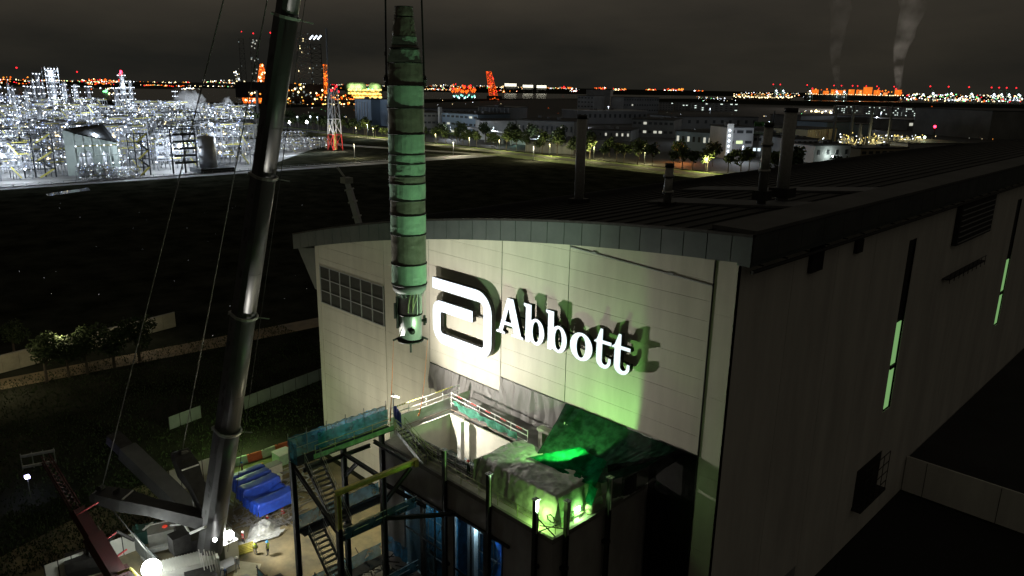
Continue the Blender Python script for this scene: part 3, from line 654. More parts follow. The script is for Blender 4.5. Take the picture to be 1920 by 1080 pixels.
cloth('black_net', 'black netting hung on the near side of the shaft', mNetDk if False else net('black_net2', (.035, .035, .035), .1), lambda u, v: (-53.3 + 8.9 * u, 39.9 - .0 * u + fold(u, v, 7, .12, 3), PZ + 1.45 - 1.35 * v - .12 * math.sin(u * 22) ** 2), 60, 10, (-49, 39.9, PZ))
cloth('black_net', 'black netting closing the right-hand end of the shaft', MT['black_net2'], lambda u, v: (-44.4 + fold(u, v, 4, .1, 5), 39.9 + 4.6 * u, PZ + 1.5 - 1.4 * v), 30, 8, (-44.4, 42, PZ))
railing('guard_rail', [(-53.6, 39.8, PZ), (-44.3, 39.8, PZ)], 'grey guard rail carrying the black netting on the near side of the shaft', 1.5, 2.3, mSteel, .04, (.7, 1.5))
railing('guard_rail', [(-44.2, 40.0, PZ), (-44.2, 46.6, PZ)], 'guard rail across the right-hand end of the shaft', 1.5, 2.2, mSteel, .04, (.7, 1.5))
# sheeting on the big wall opening
def drapeZ(x): return 20.95 if x < -52.2 else 22.65
def mk_drape(x0, x1, lab, s, sag=0, zb=PZ + .05):
    z1 = drapeZ((x0 + x1) / 2)
    cloth('wall_sheeting', lab, mDrape, lambda u, v: (x0 + (x1 - x0) * u, YW - .12 - abs(fold(u, v, (x1 - x0) * .35, .22, s)) - .25 * v, z1 - .15 * math.sin(math.pi * u) * sag - (z1 - zb - sag * math.sin(u * math.pi)) * v), 90, 20, ((x0 + x1) / 2, YW, zb))
mk_drape(-63.9, -58.6, 'flat grey sheeting at the left end of the wall opening', 1)
mk_drape(-58.55, -52.25, 'grey sheeting behind the shaft, lit by the platform lamp', 7)
mk_drape(-52.2, -43.0, 'deeply folded grey sheeting hung higher, between shaft and green sheet', 13, .4)
cloth('ground_sheet', 'bunched grey sheeting lying at the foot of the wall sheeting', mDrape, lambda u, v: (-56 + 14 * u, 47.3 + 3.2 * v + .4 * vn(u * 9, v * 3), PZ + .1 + .5 * ridged(u * 7, v * 3) + 1.4 * v * v * (1 - u * .5)), 60, 16, (-50, 49, PZ))
b = MB(); b.box(-43.6, 47.4, PZ, -43.1, 47.9, PZ + 2.9); b.box(-43.7, 47.3, PZ + 2.7, -42.2, 48.0, PZ + 3.0); tag(b.build('concrete_stub', mConc, origin=(-43.3, 47.6, PZ)), 'pale concrete stub column in front of the folded sheeting', 'column')
b = MB()
for k in range(7): b.tube((-42.6 + .2 * k, 47.8, PZ + .1), (-42.6 + .2 * k + .5 * hsh(k), 48.6, PZ + 4.2 * (.6 + .4 * hsh(k, 1))), .05, 5)
for z in (1, 2, 3): b.tube((-43.6, 48.1, PZ + z), (-40.6, 48.3, PZ + z + .5), .05, 5)
tag(b.build('tube_scaffold', mSteel, origin=(-42, 48, PZ)), 'loose scaffold tubes leaning beside the concrete stub column', 'scaffold')
# tarpaulin-covered plant
TX0, TX1, TY0, TY1, TZ = -44.0, -34.6, 39.75, 45.3, 20.45
def tcov(u, v):
    # u along X, v from the front hem (0) over the top to the back hem (1)
    x = TX0 + (TX1 - TX0) * u; s = v * 10.5
    cr = .13 * (ridged(u * 5.0 + v * 2, v * 5 - u * 3) - .45) + .11 * (ridged(u * 9 + v * 13, v * 7 - u * 9) - .45) + .05 * (ridged(u * 24, v * 20 + 4) - .45)
    if s < 2.3: y, z = TY0 + .12 * math.sin(u * 20) * (1 - s / 2.3) + .5 * (s / 2.3) ** 2, PZ + .05 + (TZ - PZ - .15) * (s / 2.3); y -= cr + .05 * math.sin(u * 55 + 3 * vn(u * 9, 2)) * (1 - s / 2.3)
    elif s < 8.2: k = (s - 2.3) / 5.9; y, z = TY0 + .5 + (TY1 - TY0 - .5) * k, TZ - .1 + .35 * math.sin(math.pi * k) * (1 - .5 * u) + cr * 1.1
    else: k = (s - 8.2) / 2.3; y, z = TY1 + cr, TZ - .1 - (TZ - PZ) * k
    e_ = min(u, 1 - u) * 10
    if e_ < .35: z -= (.35 - e_) * 1.2
    return (x, y, z)
tc_ = thing('covered_plant', 'low roof plant wrapped in crumpled grey tarpaulin, lit green underneath', 'plant enclosure', (-39, 42.5, PZ))
MB().grid(tcov, 110, 90).build('tarpaulin', mTarpK, tc_, True)
mSkirt = net('green_skirt', (.30, .42, .20), .05)
def rskirt(u, v): return (TX1 + .12 + .35 * v + fold(u, v, 4, .1, 2), TY0 + .3 + (TY1 - TY0 - .3) * u, TZ - .3 * math.sin(u * 3.1) * 0 - (TZ - PZ - .1) * v)
MB().grid(rskirt, 40, 14).build('end_flap', net('glow_skirt', (.35, .55, .30), .03), tc_, True)
MB().grid(lambda u, v: (TX0 - .1 - .2 * v + fold(u, v, 3, .1, 2), TY0 + (TY1 - TY0) * u, TZ - .2 - (TZ - PZ) * v), 24, 8).build('end_flap', mTarpK, tc_, True)
# big green sheet slung from the wall down over the plant
def bil(u, v, A, B_, C, D): return (A * (1 - u) + B_ * u) * (1 - v) + (D * (1 - u) + C * u) * v
gA, gB_ = Vector((-43.0, YW - .15, 22.7)), Vector((-30.4, YW - .15, 22.6)); gD, gC = Vector((-40.2, 43.0, 20.4)), Vector((-33.5, 44.4, 20.6))
def gsheet(u, v):
    if True:
        # near edge is drawn in to the tie point on the left
        p = bil(u, v, gA, gB_, gC, gD)
        p += Vector((0, 0, -1.1 * math.sin(math.pi * v) * (.35 + .65 * math.sin(math.pi * min(1, u * 1.1)))))
        r_f = ridged(u * 9 + v * 1.5, v * 2.0) - .4
        p += Vector((0, -.15, .34 * r_f * math.sin(math.pi * min(1, v + .15))))
        p += Vector((0, 0, .10 * (ridged(u * 22, v * 5) - .4)))
        return tuple(p)
gs = thing('sling_sheet', 'large dark green sheet slung from the wall over the covered plant', 'sheet', (-37, 47, 20))
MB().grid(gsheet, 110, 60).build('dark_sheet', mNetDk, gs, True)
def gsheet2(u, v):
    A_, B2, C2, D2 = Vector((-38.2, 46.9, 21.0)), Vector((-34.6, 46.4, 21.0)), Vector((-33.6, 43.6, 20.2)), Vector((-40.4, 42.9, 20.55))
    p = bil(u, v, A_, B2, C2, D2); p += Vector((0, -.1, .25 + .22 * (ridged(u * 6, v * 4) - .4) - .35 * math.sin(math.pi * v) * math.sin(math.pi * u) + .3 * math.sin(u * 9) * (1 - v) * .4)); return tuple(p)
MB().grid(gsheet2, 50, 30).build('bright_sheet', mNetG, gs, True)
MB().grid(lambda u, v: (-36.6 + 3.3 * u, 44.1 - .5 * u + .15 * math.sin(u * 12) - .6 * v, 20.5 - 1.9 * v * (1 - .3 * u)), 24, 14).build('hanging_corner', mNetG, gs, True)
cloth('black_net', 'black netting hanging over the recess right of the platform', net('black_net3', (.02, .02, .02), .12), lambda u, v: (-33.3 + 4.7 * u, YW + .1 - .3 * ridged(u * 7, v * 3), 22.55 - 1.6 * u * 0 - 20 * v), 30, 40, (-31, YW, 12))
cloth('black_net', 'ragged black sheet at the right end of the green sheet', net('black_net3', (.02, .02, .02), .12), lambda u, v: tuple(bil(u, v, Vector((-34.3, 46.0, 21.2)), Vector((-29.6, YW - .2, 22.4)), Vector((-32.9, 47.6, 18.3)), Vector((-33.4, 45.3, 18.6))) + Vector((0, 0, .3 * ridged(u * 6, v * 5)))), 30, 16, (-32, 47, 20))

# ================================================================== STAIR TOWER AND WALKWAY
st = thing('stair_tower', 'dark steel access tower with flights of stairs and a netted top walkway', 'scaffold stair', (-55, 28, 0))
A1, A2 = (-55.0, 28.2), (-48.4, 28.6)
def post(x, y, z0, z1, w=.42, m_=mSteelD): MB().hbeam((x, y, z0), (x, y, z1), w, w, .06, (0, 1, 0)).build('post', m_, st)
post(-55.0, 28.2, 0, 20); post(-48.4, 28.6, 0, 16.2); post(-48.3, 33.0, 0, 19.4); post(-54.4, 33.0, 0, 19.8); post(-55.0, 37.6, 0, 19.8)
MB().hbeam((-48.4, 28.6, 16.2), (-48.4, 28.6, 19.4), .42, .42, .06, (0, 1, 0)).build('post', mYel, st)
MB().hbeam((-48.4, 28.4, 19.6), (-48.3, 36.4, 19.6), .34, .42, .05).build('beam', mYel, st)
MB().cbox((-48.3, 36.5, 19.5), .5, .4, .7).build('clamp', mYel, st)
for p, q in (((-54.4, 36.3, 19.4), (-48.5, 36.2, 19.4)), ((-54.3, 32.9, 19.4), (-48.5, 32.9, 19.4)), ((-55, 28.2, 19.7), (-48.6, 28.5, 16.0)), ((-54.4, 37.0, 14.8), (-48.0, 37.4, 14.8)), ((-48.3, 33.0, 15.4), (-44.6, 38.0, 15.4)), ((-55, 28.2, 13.0), (-55, 37.6, 13.0)), ((-48.4, 28.6, 15.2), (-48.3, 33, 15.2)), ((-48.4, 28.6, 8.8), (-48.3, 36, 8.8)), ((-54.6, 36.0, 19.0), (-54.6, 29.0, 19.0)), ((-52.2, 33.0, 19.2), (-54.2, 33.0, 17.2)), ((-48.3, 33.2, 17), (-48.3, 36.0, 19.2))):
    MB().hbeam(p, q, .26, .34, .05).build('beam', mSteelD, st)
# top walkway, boards, toe sheets and netting
MB().box(-55.5, 28.2, 19.9, -54.1, 38.5, 20.0).build('walkway_deck', mSteelD, st)
mToe = mat('toe_sheet', (.30, .55, .30), .6, 0, .3, 2, .1)
MB().box(-54.1, 29.8, 20.0, -54.05, 38.4, 20.45).build('toe_board', mToe, st)
def tnet(x, y0, y1, z0, z1, m_, s=0): MB().grid(lambda u, v: (x + .06 * math.sin(u * 25 + v * 3) + .05 * vn(u * 30, v * 8 + s), y0 + (y1 - y0) * u, z0 + (z1 - z0) * v - .08 * math.sin(u * 40) ** 2 * v), 60, 10).build('netting', m_, st, True)
tnet(-55.55, 28.2, 38.6, 20.0, 22.1, mNetB); tnet(-55.35, 31.0, 38.6, 20.1, 21.7, mNetT, 3)
MB().grid(lambda u, v: (-55.5 + 1.5 * u, 28.15 + .05 * math.sin(u * 15), 20 + 2 * v), 20, 8).build('netting', mNetB, st, True)
for y in (28.2, 30.0, 32, 34, 36, 38.5): 
    MB().tube((-55.45, y, 19.9), (-55.45, y, 22.5), .04).build('net_post', mSteel, st)
    if y > 29: MB().tube((-54.1, y, 19.9), (-54.1, y, 21.3), .04).build('net_post', mTubeY, st)
for z in (20.7, 21.25): MB().tube((-54.1, 30, z), (-54.1, 38.4, z), .035).build('hand_rail', mTubeY, st)
for z in (20.9, 22.0): MB().tube((-55.45, 28.2, z), (-55.45, 38.6, z), .035).build('hand_rail', mSteel, st)
def flight(p, q, w, nt_, m_=mSteelD, rail=True, rm_=mSteel, up=(0, 1, 0)):
    """stairs from p (top) down to q, w wide along Y"""
    p = Vector(p); q = Vector(q); d = q - p; side = Vector((0, w / 2, 0)) if abs(d.x) > abs(d.y) else Vector((w / 2, 0, 0))
    for s_ in (-1, 1): MB().beam(p + side * s_, q + side * s_, .08, .34).build('stringer', m_, st)
    tr = MB(); hx = Vector((.14, 0, 0)) if abs(d.x) > abs(d.y) else Vector((0, .14, 0))
    a = side + hx; tr.box(-abs(a.x), -abs(a.y), -.02, abs(a.x), abs(a.y), .02)
    t0 = None
    for k in range(nt_):
        c = p + d * ((k + .5) / nt_)
        if t0 is None: t0 = tr.build('tread', mat('tread', (.16, .16, .15), .6, .3), st); t0.data.transform(Matrix.Translation(wloc(st))); t0.location = c - wloc(st)
        else: t2 = t0.copy(); COL.objects.link(t2); t2.location = c - wloc(st)
    if rail:
        for s_ in (-1, 1):
            for h in (.5, 1.0): MB().tube(p + side * s_ + Vector((0, 0, h)), q + side * s_ + Vector((0, 0, h)), .03).build('hand_rail', rm_, st)
            for k in range(5): c = p.lerp(q, k / 4) + side * s_; MB().tube(c, c + Vector((0, 0, 1.05)), .03).build('rail_post', rm_, st)
flight((-53.9, 29.6, 20.0), (-49.3, 29.6, 15.4), 1.5, 15)
flight((-54.0, 29.6, 13.0), (-49.3, 29.6, 8.6), 1.5, 14)
flight((-54.0, 29.6, 6.2), (-49.3, 29.6, 1.8), 1.5, 14)
flight((-53.8, 38.95, 20.0), (-49.6, 38.95, 18.05), 1.1, 10, mSteel, True, mTubeY)
for z in (15.2, 8.6): MB().box(-49.3, 28.8, z - .08, -48.2, 36.5, z).build('landing', mSteelD, st); 
for z in (13.0, 6.2): MB().box(-55.3, 28.4, z - .08, -54.0, 37.4, z).build('landing', mSteelD, st)
for z in (15.2, 8.6):
    MB().grid(lambda u, v: (-48.15 + .06 * math.sin(u * 22), 29 + 7.4 * u, z + 1.1 * v - .1 * math.sin(u * 14) ** 2 * v), 30, 6).build('netting', net('slate_net', (.05, .12, .16), .15), st, True)
for z in (13.0, 6.2):
    MB().grid(lambda u, v: (-55.3 + .06 * math.sin(u * 22), 28.3 + 9 * u, z + 1.4 * v), 30, 6).build('netting', mNetB, st, True)
for z in (15.2, 8.6, 2.4):
    for h in (.5, 1.05): MB().tube((-48.15, 28.8, z + h), (-48.15, 36.5, z + h), .035).build('hand_rail', mSteel, st)
# outer scaffold strip and clutter at the foot of the tower
MB().grid(lambda u, v: (-58.4 + 9.5 * u, 25.8 + .08 * math.sin(u * 30), 7.2 + 1.5 * v), 40, 5).build('netting', mNetB, st, True)
for k in range(6): MB().tube((-58.4 + 1.9 * k, 25.8, 5.5), (-58.4 + 1.9 * k, 25.8, 9.0), .05).build('net_post', mSteelD, st)
for z in (7.9, 8.7): MB().tube((-58.6, 25.8, z), (-48.7, 25.8, z), .05).build('hand_rail', mSteelD, st)
MB().box(-58.4, 25.9, 7.0, -55.4, 28, 7.1).build('landing', mSteelD, st)
b = MB()
for k in range(130):
    x = random.uniform(-56, -46.5); y = random.uniform(28.5, 37.8); a = random.uniform(0, 3.14); l = random.uniform(.6, 2.6); z = 5.2 + random.random() * 1.3
    b.tube((x, y, z), (x + l * math.cos(a), y + l * math.sin(a), z + random.uniform(-.4, .9)), .06, 5)
b.box(-56, 28.4, 4.6, -46.6, 37.9, 5.0)
b.build('loose_tubes', mSteelD, st, kind='stuff')
MB().grid(lambda u, v: (-52.5 + 3.8 * u, 35.6 + .1 * math.sin(u * 20), 9.4 + 1.6 * v), 20, 5).build('netting', mNetB, st, True)
# blue sheet and the platform lamp at the head of the short stair
cloth('blue_sheet', 'small bright blue sheet tied at the head of the short stair', mTarpB, lambda u, v: (-55.3 + 1.2 * u, 39.3 + fold(u, v, 3, .1), 21.7 - 1.7 * v + .2 * math.sin(u * 5)), 16, 12, (-55, 39.3, 20))
pl = thing('platform_light', 'white tube work light clamped on the scaffold beside the blue sheet', 'lamp', (-56.3, 40.3, 20))
MB().tube((-56.3, 40.0, PZ + .2), (-56.3, 40.0, 22.6), .05).build('pole', mSteel, pl); MB().beam((-56.7, 40.05, 22.15), (-55.5, 40.15, 22.35), .09).build('light_tube', emit('tube_light', (1, .95, .85), 6), pl)
railing('guard_rail', [(-49.4, 39.75, PZ), (-54.0, 38.6, PZ + 1.9)], 'sloping tube rail beside the short stair down to the platform', 1.1, 1.2, mTubeY)
#@@PART3
# ================================================================== SUSPENDED COLUMN SECTION
CX0, CY0 = -50.6, 38.0
hc = thing('hanging_column', 'long process column wrapped in green and grey sheeting, hanging from the crane', 'column', (CX0, CY0, 30.1))
def wrapfn(z0, z1, r0, r1, seed, rough=.05):
    def fn(u, v):
        a = u * 2 * math.pi; z = z0 + (z1 - z0) * v; r = r0 + (r1 - r0) * v
        a2 = (a + .4) % (2 * math.pi); k = 14; seg = 2 * math.pi / k; fl = math.cos(seg / 2) / math.cos((a2 % seg) - seg / 2)
        r = r * (.55 * fl + .45) + rough * (ridged(u * 9 + seed, v * 3 + seed) - .45) + .5 * rough * (hsh(round(u * 40), seed) - .5) * (1 - 4 * (v - .5) ** 2)
        return (CX0 + r * math.cos(a), CY0 + r * math.sin(a), z)
    return fn
bands = [(57.8, 57.1, .72, .78, 'k', .05), (57.05, 55.6, .80, .95, 'k', .10), (55.6, 54.95, .95, 1.05, 'g', .08), (54.95, 54.4, 1.02, 1.10, 'k', .15), (54.4, 53.6, 1.22, 1.40, 'g', .14), (53.6, 51.86, 1.40, 1.46, 'g', .05), (51.86, 50.1, 1.46, 1.47, 'k', .04), (50.1, 48.04, 1.48, 1.49, 'g', .04), (48.04, 44.64, 1.49, 1.5, 'k2', .04),
         (44.64, 44.0, 1.52, 1.5, 'k', .06), (44.0, 42.62, 1.5, 1.5, 'g', .05), (42.62, 41.4, 1.48, 1.48, 'k', .04), (41.4, 39.7, 1.5, 1.5, 'g', .04), (39.7, 37.13, 1.48, 1.48, 'k', .04), (37.13, 35.32, 1.5, 1.5, 'g', .04)]
bands[8] = (48.04, 46.4, 1.49, 1.5, 'g', .05); bands.insert(9, (46.4, 44.64, 1.5, 1.52, 'g', .08))
bands[6] = (51.86, 50.1, 1.46, 1.47, 'g', .04); bands[5] = (53.6, 51.86, 1.40, 1.46, 'k', .05); bands[4] = (54.6, 53.6, 1.15, 1.38, 'g', .12); bands[7] = (50.1, 48.04, 1.48, 1.49, 'k', .04)
for i, (z1, z0, r1, r0, k, ro) in enumerate(bands):
    MB().grid(wrapfn(z0 + .02, z1 - .02, r0, r1, i * 3.1, ro), 56, max(4, int((z1 - z0) * 6))).build('wrap', mWrapG if k == 'g' else mWrapK, hc, False)
for i, z in enumerate((54.7, 53.6, 51.86, 50.1, 48.04, 46.4, 45.65, 44.64, 44.0, 42.62, 41.4, 39.7, 37.13, 35.32)):
    b = MB(); r = 1.53 if z < 53 else (1.42 if z < 54 else 1.2); b.lathe((CX0, CY0, z - .045), [(r - .05, 0), (r + .015, .0), (r + .015, .09), (r - .05, .09)], 28)
    b.build('strap', mStrap, hc, True)
MB().lathe((CX0, CY0, 0), [(.6, 57.0), (.7, 57.78), (.74, 57.78), (.74, 57.86), (.3, 57.9)], 18).build('top_flange', mSteelD, hc, True)
# torn strips of wrapping
b = MB()
for i in range(26):
    a = math.pi + random.uniform(-1.0, 1.0); z = random.choice((54.5, 54.2, 50.2, 47.4, 45.2, 44.4, 43.9)) + random.uniform(-.3, .3); r = 1.5
    x, y = CX0 + r * math.cos(a), CY0 + r * math.sin(a); l = random.uniform(.15, .5)
    b.add([(x, y, z), (x + .12 * math.cos(a), y + .12 * math.sin(a) + .1, z - l), (x + .16 * math.cos(a), y - .1, z - l * .6)], [(0, 1, 2)])
b.build('torn_strip', mPlastic, hc, kind='stuff')
MB().lathe((CX0, CY0, 0), [(1.15, 34.5), (1.42, 34.75), (1.5, 35.28), (1.35, 35.3)], 28).build('skirt', mGreyP, hc, True)
b = MB()
for k in range(20):
    a = k * 2 * math.pi / 20; b.beam((CX0 + 1.14 * math.cos(a), CY0 + 1.14 * math.sin(a), 34.2), (CX0 + 1.44 * math.cos(a), CY0 + 1.44 * math.sin(a), 35.25), .05)
b.build('gusset', mGreyP, hc)
MB().lathe((CX0, CY0, 0), [(.98, 30.2), (1.02, 32.5), (1.02, 32.52), (.98, 32.55), (.98, 34.6)], 32).build('shell', mChrome, hc, True)
MB().lathe((CX0, CY0, 0), [(1.0, 32.5), (1.1, 32.52), (1.1, 32.66), (1.0, 32.68)], 28).build('stiffener_ring', mSteelD, hc, True)
MB().lathe((CX0, CY0, 0), [(.9, 30.05), (1.16, 30.07), (1.16, 30.2), (.95, 30.22)], 28).build('bottom_flange', mSteelD, hc, True)
d0 = (Vector((0, 0, 0)) - Vector((CX0, CY0, 0))).normalized(); pr_ = Vector((-d0.y, d0.x, 0))
def cp(ang, r, z): d = d0 * math.cos(ang) + pr_ * math.sin(ang); return Vector((CX0, CY0, z)) + d * r
SG = 1 if to_px(cp(.8, 1, 31))[0] > to_px(cp(0, 1, 31))[0] else -1
b = MB(); c = cp(SG * .15, 1.0, 31.2); b.tube(c, c + d0 * .16, .26, 12); b.build('manhole', mSteelD, hc, True)
b = MB(); c = cp(SG * 1.45, 1.0, 31.9)
b.tube(c, cp(SG * 1.45, 1.45, 31.9), .14, 8); b.tube(cp(SG * 1.45, 1.28, 31.9), cp(SG * 1.45, 1.45, 31.9), .24, 10); b.beam(cp(SG * 1.4, 1.25, 31.5), cp(SG * 1.4, 1.25, 32.4), .16); b.build('nozzle', mSteelD, hc)
b = MB(); b.beam(cp(-SG * 1.3, 1.1, 31.3), cp(-SG * 1.3, 1.1, 34.2), .14, .3); b.beam(cp(-SG * 1.35, 1.28, 32.2), cp(-SG * 1.35, 1.28, 33.6), .12, .3); b.build('ladder_bracket', mSteelD, hc)
b = MB()
for s_, a in ((.1, .5), (.3, .2), (.55, .7)):
    b.path([cp(SG * s_, 1.05, 34.9), cp(SG * (s_ - .1), 1.35, 34.3), cp(SG * (s_ - .45 * a), 1.2, 33.4), cp(SG * (s_ - .5 * a), 1.06, 32.9)], .05, 6)
b.build('loose_hose', mat('pale_hose', (.55, .55, .3), .6), hc)
b = MB()
for s_ in (.6, .9, 1.1): b.tube(cp(SG * s_, 1.1, 34.6), cp(SG * s_, 1.1, 32.7), .05, 6)
b.path([cp(SG * 1.5, 1.3, 35.2), cp(SG * 1.5, 1.32, 32.4)], .025, 5); b.build('small_pipe', mWhite, hc)
MB().tube((CX0, CY0, 28.9), (CX0, CY0, 30.2), .09, 8).build('centre_rod', mSteelD, hc)
for s_ in (-1, 1): 
    b = MB(); b.beam(cp(s_ * 1.5, 1.0, 30.35), cp(s_ * 1.5, 1.55, 30.1), .08, .16); b.build('tag_lug', mSteelD, hc)
    b = MB(); c = cp(s_ * 1.5, 1.48, 52.2); b.cbox(c, .26, .26, .9); b.tube(c + Vector((0, 0, .1)), c + Vector((0, 0, .1)) + (c - Vector((CX0, CY0, 52.2))).normalized() * .25, .2, 8); b.build('lifting_trunnion', mSteelD, hc)
HOOK = Vector((CX0, CY0, 84))
for s_, q in ((-1, 'left'), (1, 'right')):
    p = cp(s_ * 1.5, 1.52, 52.4); t = Vector((CX0, CY0, 84)) + (p - Vector((CX0, CY0, 52.4))) * .62
    tag(MB().tube(p, t, .075, 8).build('lifting_sling', mStrap, origin=p), 'black lifting sling on the %s side of the wrapped column' % q, 'sling')
# orange tag lines
for nm, p, q, sag in (('left', cp(-SG * 1.5, 1.5, 30.2), Vector((-55.5, 39.0, 20.2)), .3), ('right', cp(SG * 1.5, 1.5, 30.2), Vector((-54.9, 42.0, 20.0)), 1.4)):
    pts = [p.lerp(q, k / 14) - Vector((0, 0, sag * math.sin(math.pi * k / 14))) for k in range(15)]; b = MB()
    for k, (a, c) in enumerate(zip(pts[:-1], pts[1:])): b.beam(a, c, .02 + .12 * (k / 14) ** 1.5, .02)
    tag(b.build('tag_line', mOrange, origin=q), 'orange tag line ribbon, %s one below the hanging column' % nm, 'rope')

# ================================================================== THE BIG CRANE
B0 = Vector((-73.5, 27.5, 2.5)); B1 = Vector((-50.6, 38.0, 100.0)); BD = (B1 - B0).normalized()
cr = thing('mobile_crane', 'big telescopic crane with a long dark boom, carrying two work lamps', 'crane', (-74.5, 26.5, 0))
tocam = (Vector((0, 0, CAM_H)) - B0); BF = (tocam - BD * tocam.dot(BD)).normalized(); BR = BD.cross(BF).normalized()
if CR.dot(BR) < 0: BR = -BR
def bpt(t, a=0, c=0): return B0 + (B1 - B0) * t + BR * a + BF * c
TH = math.radians(34)
def rot2(a, c): return a * math.cos(TH) + c * math.sin(TH), -a * math.sin(TH) + c * math.cos(TH)
def section(t0, t1, w0, w1, name='boom_section'):
    # ovaloid box boom: flat left flank, rounded belly on the right
    prof = [(-1.0, .30), (-1.0, -.5), (-.45, -.62), (.2, -.66), (.62, -.5), (.88, -.2), (.95, .1), (.84, .42), (.5, .66), (.05, .76), (-.38, .72), (-.70, .58)]
    n = len(prof); b = MB(); vs = []
    for t, w in ((t0, w0), (t1, w1)):
        for a, c in prof: ra, rc = rot2(a * w / 2, c * w / 2 * 1.3); vs.append(bpt(t, ra * .96, rc))
    b.add(vs, [((i + 1) % n, i, n + i, n + (i + 1) % n) for i in range(n)] + [tuple(range(n)), tuple(range(2 * n - 1, n - 1, -1))])
    me = b.build(name, [mBoom, mBoomSide], cr, True)
    for p in me.data.polygons:
        if p.index in (0, 11, 1): p.material_index = 1; p.use_smooth = False
        if p.index >= n: p.use_smooth = False
    return me
# collars at pixels y = 32, 330, 590, 805
def t_at(y):
    lo, hi = 0.0, .8
    for _ in range(40):
        mid = (lo + hi) / 2
        if to_px(bpt(mid))[1] > y: lo = mid
        else: hi = mid
    return lo
ts = [-.005, t_at(805), t_at(590), t_at(330), t_at(32), .80, .995]; ws = [2.50, 2.32, 2.16, 1.98, 1.80, 1.6]
for i in range(6): section(ts[i], ts[i + 1], ws[i], ws[i] * .985)
for i in range(1, 6):
    w = ws[i - 1]; b = MB(); n = 14
    ring = [(-1.12, .36), (-1.12, -.6), (-.5, -.76), (.3, -.8), (.78, -.6), (1.02, -.2), (1.08, .12), (.96, .5), (.58, .8), (.05, .92), (-.45, .86), (-.82, .7)]; n = len(ring); vs = []
    for dz in (-.10, .14):
        for k_ in (1.0, .86): vs += [bpt(ts[i], rot2(a * w / 2 * k_, c * w / 2 * 1.3 * k_)[0] * .96, rot2(a * w / 2 * k_, c * w / 2 * 1.3 * k_)[1]) + BD * dz for a, c in ring]
    fsx = []
    for k in range(n):
        j = (k + 1) % n; fsx += [(k, j, 2 * n + j, 2 * n + k), (n + j, n + k, 3 * n + k, 3 * n + j), (k, n + k, n + j, j), (2 * n + k, 2 * n + j, 3 * n + j, 3 * n + k)]
    b.add(vs, fsx); b.beam(bpt(ts[i], w * .5, .3), bpt(ts[i], w * .5 + 1.15, .3), .10); b.beam(bpt(ts[i], -w * .5, .3), bpt(ts[i], -w * .5 - .35, .3), .12); b.build('collar', mCollar, cr)
MB().beam(bpt(.985, -.6), bpt(1.03, .6), 1.6, 1.6).build('boom_head', mSteelD, cr)
for i in range(6):
    w = ws[i]; b = MB(); rm_ = random.Random(i)
    for k in range(7):
        t = ts[i] + (ts[i + 1] - ts[i]) * (.2 + .06 * k + rm_.uniform(0, .35)); c0 = rm_.uniform(-.12, .2); a_, c_ = rot2(-1.012 * w / 2, c0 * w / 2 * 1.3); a2_, c2_ = rot2(-1.012 * w / 2, (c0 - rm_.uniform(.08, .3)) * w / 2 * 1.3)
        b.add([bpt(t, a_ * .96, c_), bpt(t, a2_ * .96, c2_), bpt(t + .004 + .006 * hsh(i, k), a2_ * .96, c2_), bpt(t + .004 + .006 * hsh(i, k), a_ * .96, c_)], [(0, 1, 2, 3)])
    b.build('flank_marking', mSteelD, cr, kind='stuff')
    for k in (.33, .66):
        t = ts[i] + (ts[i + 1] - ts[i]) * k; b = MB(); vs = []; ring = [(-1.0, .30), (-1.0, -.5), (-.45, -.62), (.2, -.66), (.62, -.5), (.88, -.2), (.95, .1), (.84, .42), (.5, .66), (.05, .76), (-.38, .72), (-.70, .58)]; n = 12
        for dz in (0, .05):
            for a, c in ring: ra, rc = rot2(a * w / 2 * 1.006, c * w / 2 * 1.306); vs.append(bpt(t, ra * .96, rc) + BD * dz)
        b.add(vs, [(q, (q + 1) % n, n + (q + 1) % n, n + q) for q in range(n)]); b.build('weld_seam', mBoomSide, cr)
MB().tube(bpt(.0, 1.75, .5), bpt(.8, 1.0, .4), .03, 5).build('boom_cable', mSteelD, cr)
# guying frames (two splayed masts) and their ropes
RT = bpt(.035)
tips = (('near left', site(188, 928, 8.0)), ('far', site(340, 855, 11.0)))
for nm, tp in tips:
    d = (tp - RT).normalized(); L_ = (tp - RT).length; side = d.cross(Vector((0, 0, 1))).normalized(); upv = side.cross(d)
    b = MB(); vs = []
    for t, w, h in ((0, 1.7, 1.5), (.55, 1.5, 1.3), (.78, 2.2, 1.5), (1.0, 1.9, 1.2)):
        c = RT + d * (L_ * t); vs += [c + side * (i * w / 2) + upv * (j * h / 2) for i, j in ((-1, -1), (1, -1), (1, 1), (-1, 1))]
    fq = [(3, 2, 1, 0), (12, 13, 14, 15)]
    for s_ in range(3):
        for k in range(4): fq.append((s_ * 4 + k, s_ * 4 + (k + 1) % 4, s_ * 4 + 4 + (k + 1) % 4, s_ * 4 + 4 + k))
    b.add(vs, fq); g = b.build('guy_mast', mat('mast_paint', (.05, .05, .048), .6, .1, .3, 1), cr)
    b = MB(); c = RT + d * (L_ * .86); b.beam(c + upv * .8 - side * .5, c + upv * .8 + side * .5, .9, .1, d); b.build('mast_opening', mSteelD, g)
    b = MB(); c = RT + d * (L_ * .76); b.beam(c + upv * .82 - side * .95, c + upv * .82 + side * .95, .12, .14); b.build('cross_bar', mWhite, g)
    b = MB(); b.tube(tp + side * .9, tp - side * .9, .7, 12); b.tube(tp + side * .5 + upv * .7, tp - side * .3 + upv * .9, .3, 8); b.build('winch_drum', mSteelD, g)
MB().tube(tips[0][1], bpt(.93, -.5), .055, 6).build('guy_rope', mat('guy_rope', (.16, .16, .15), .5, .5), cr)
MB().tube(tips[1][1], bpt(.93, .1, -.9), .055, 6).build('guy_rope', MT['guy_rope'], cr)
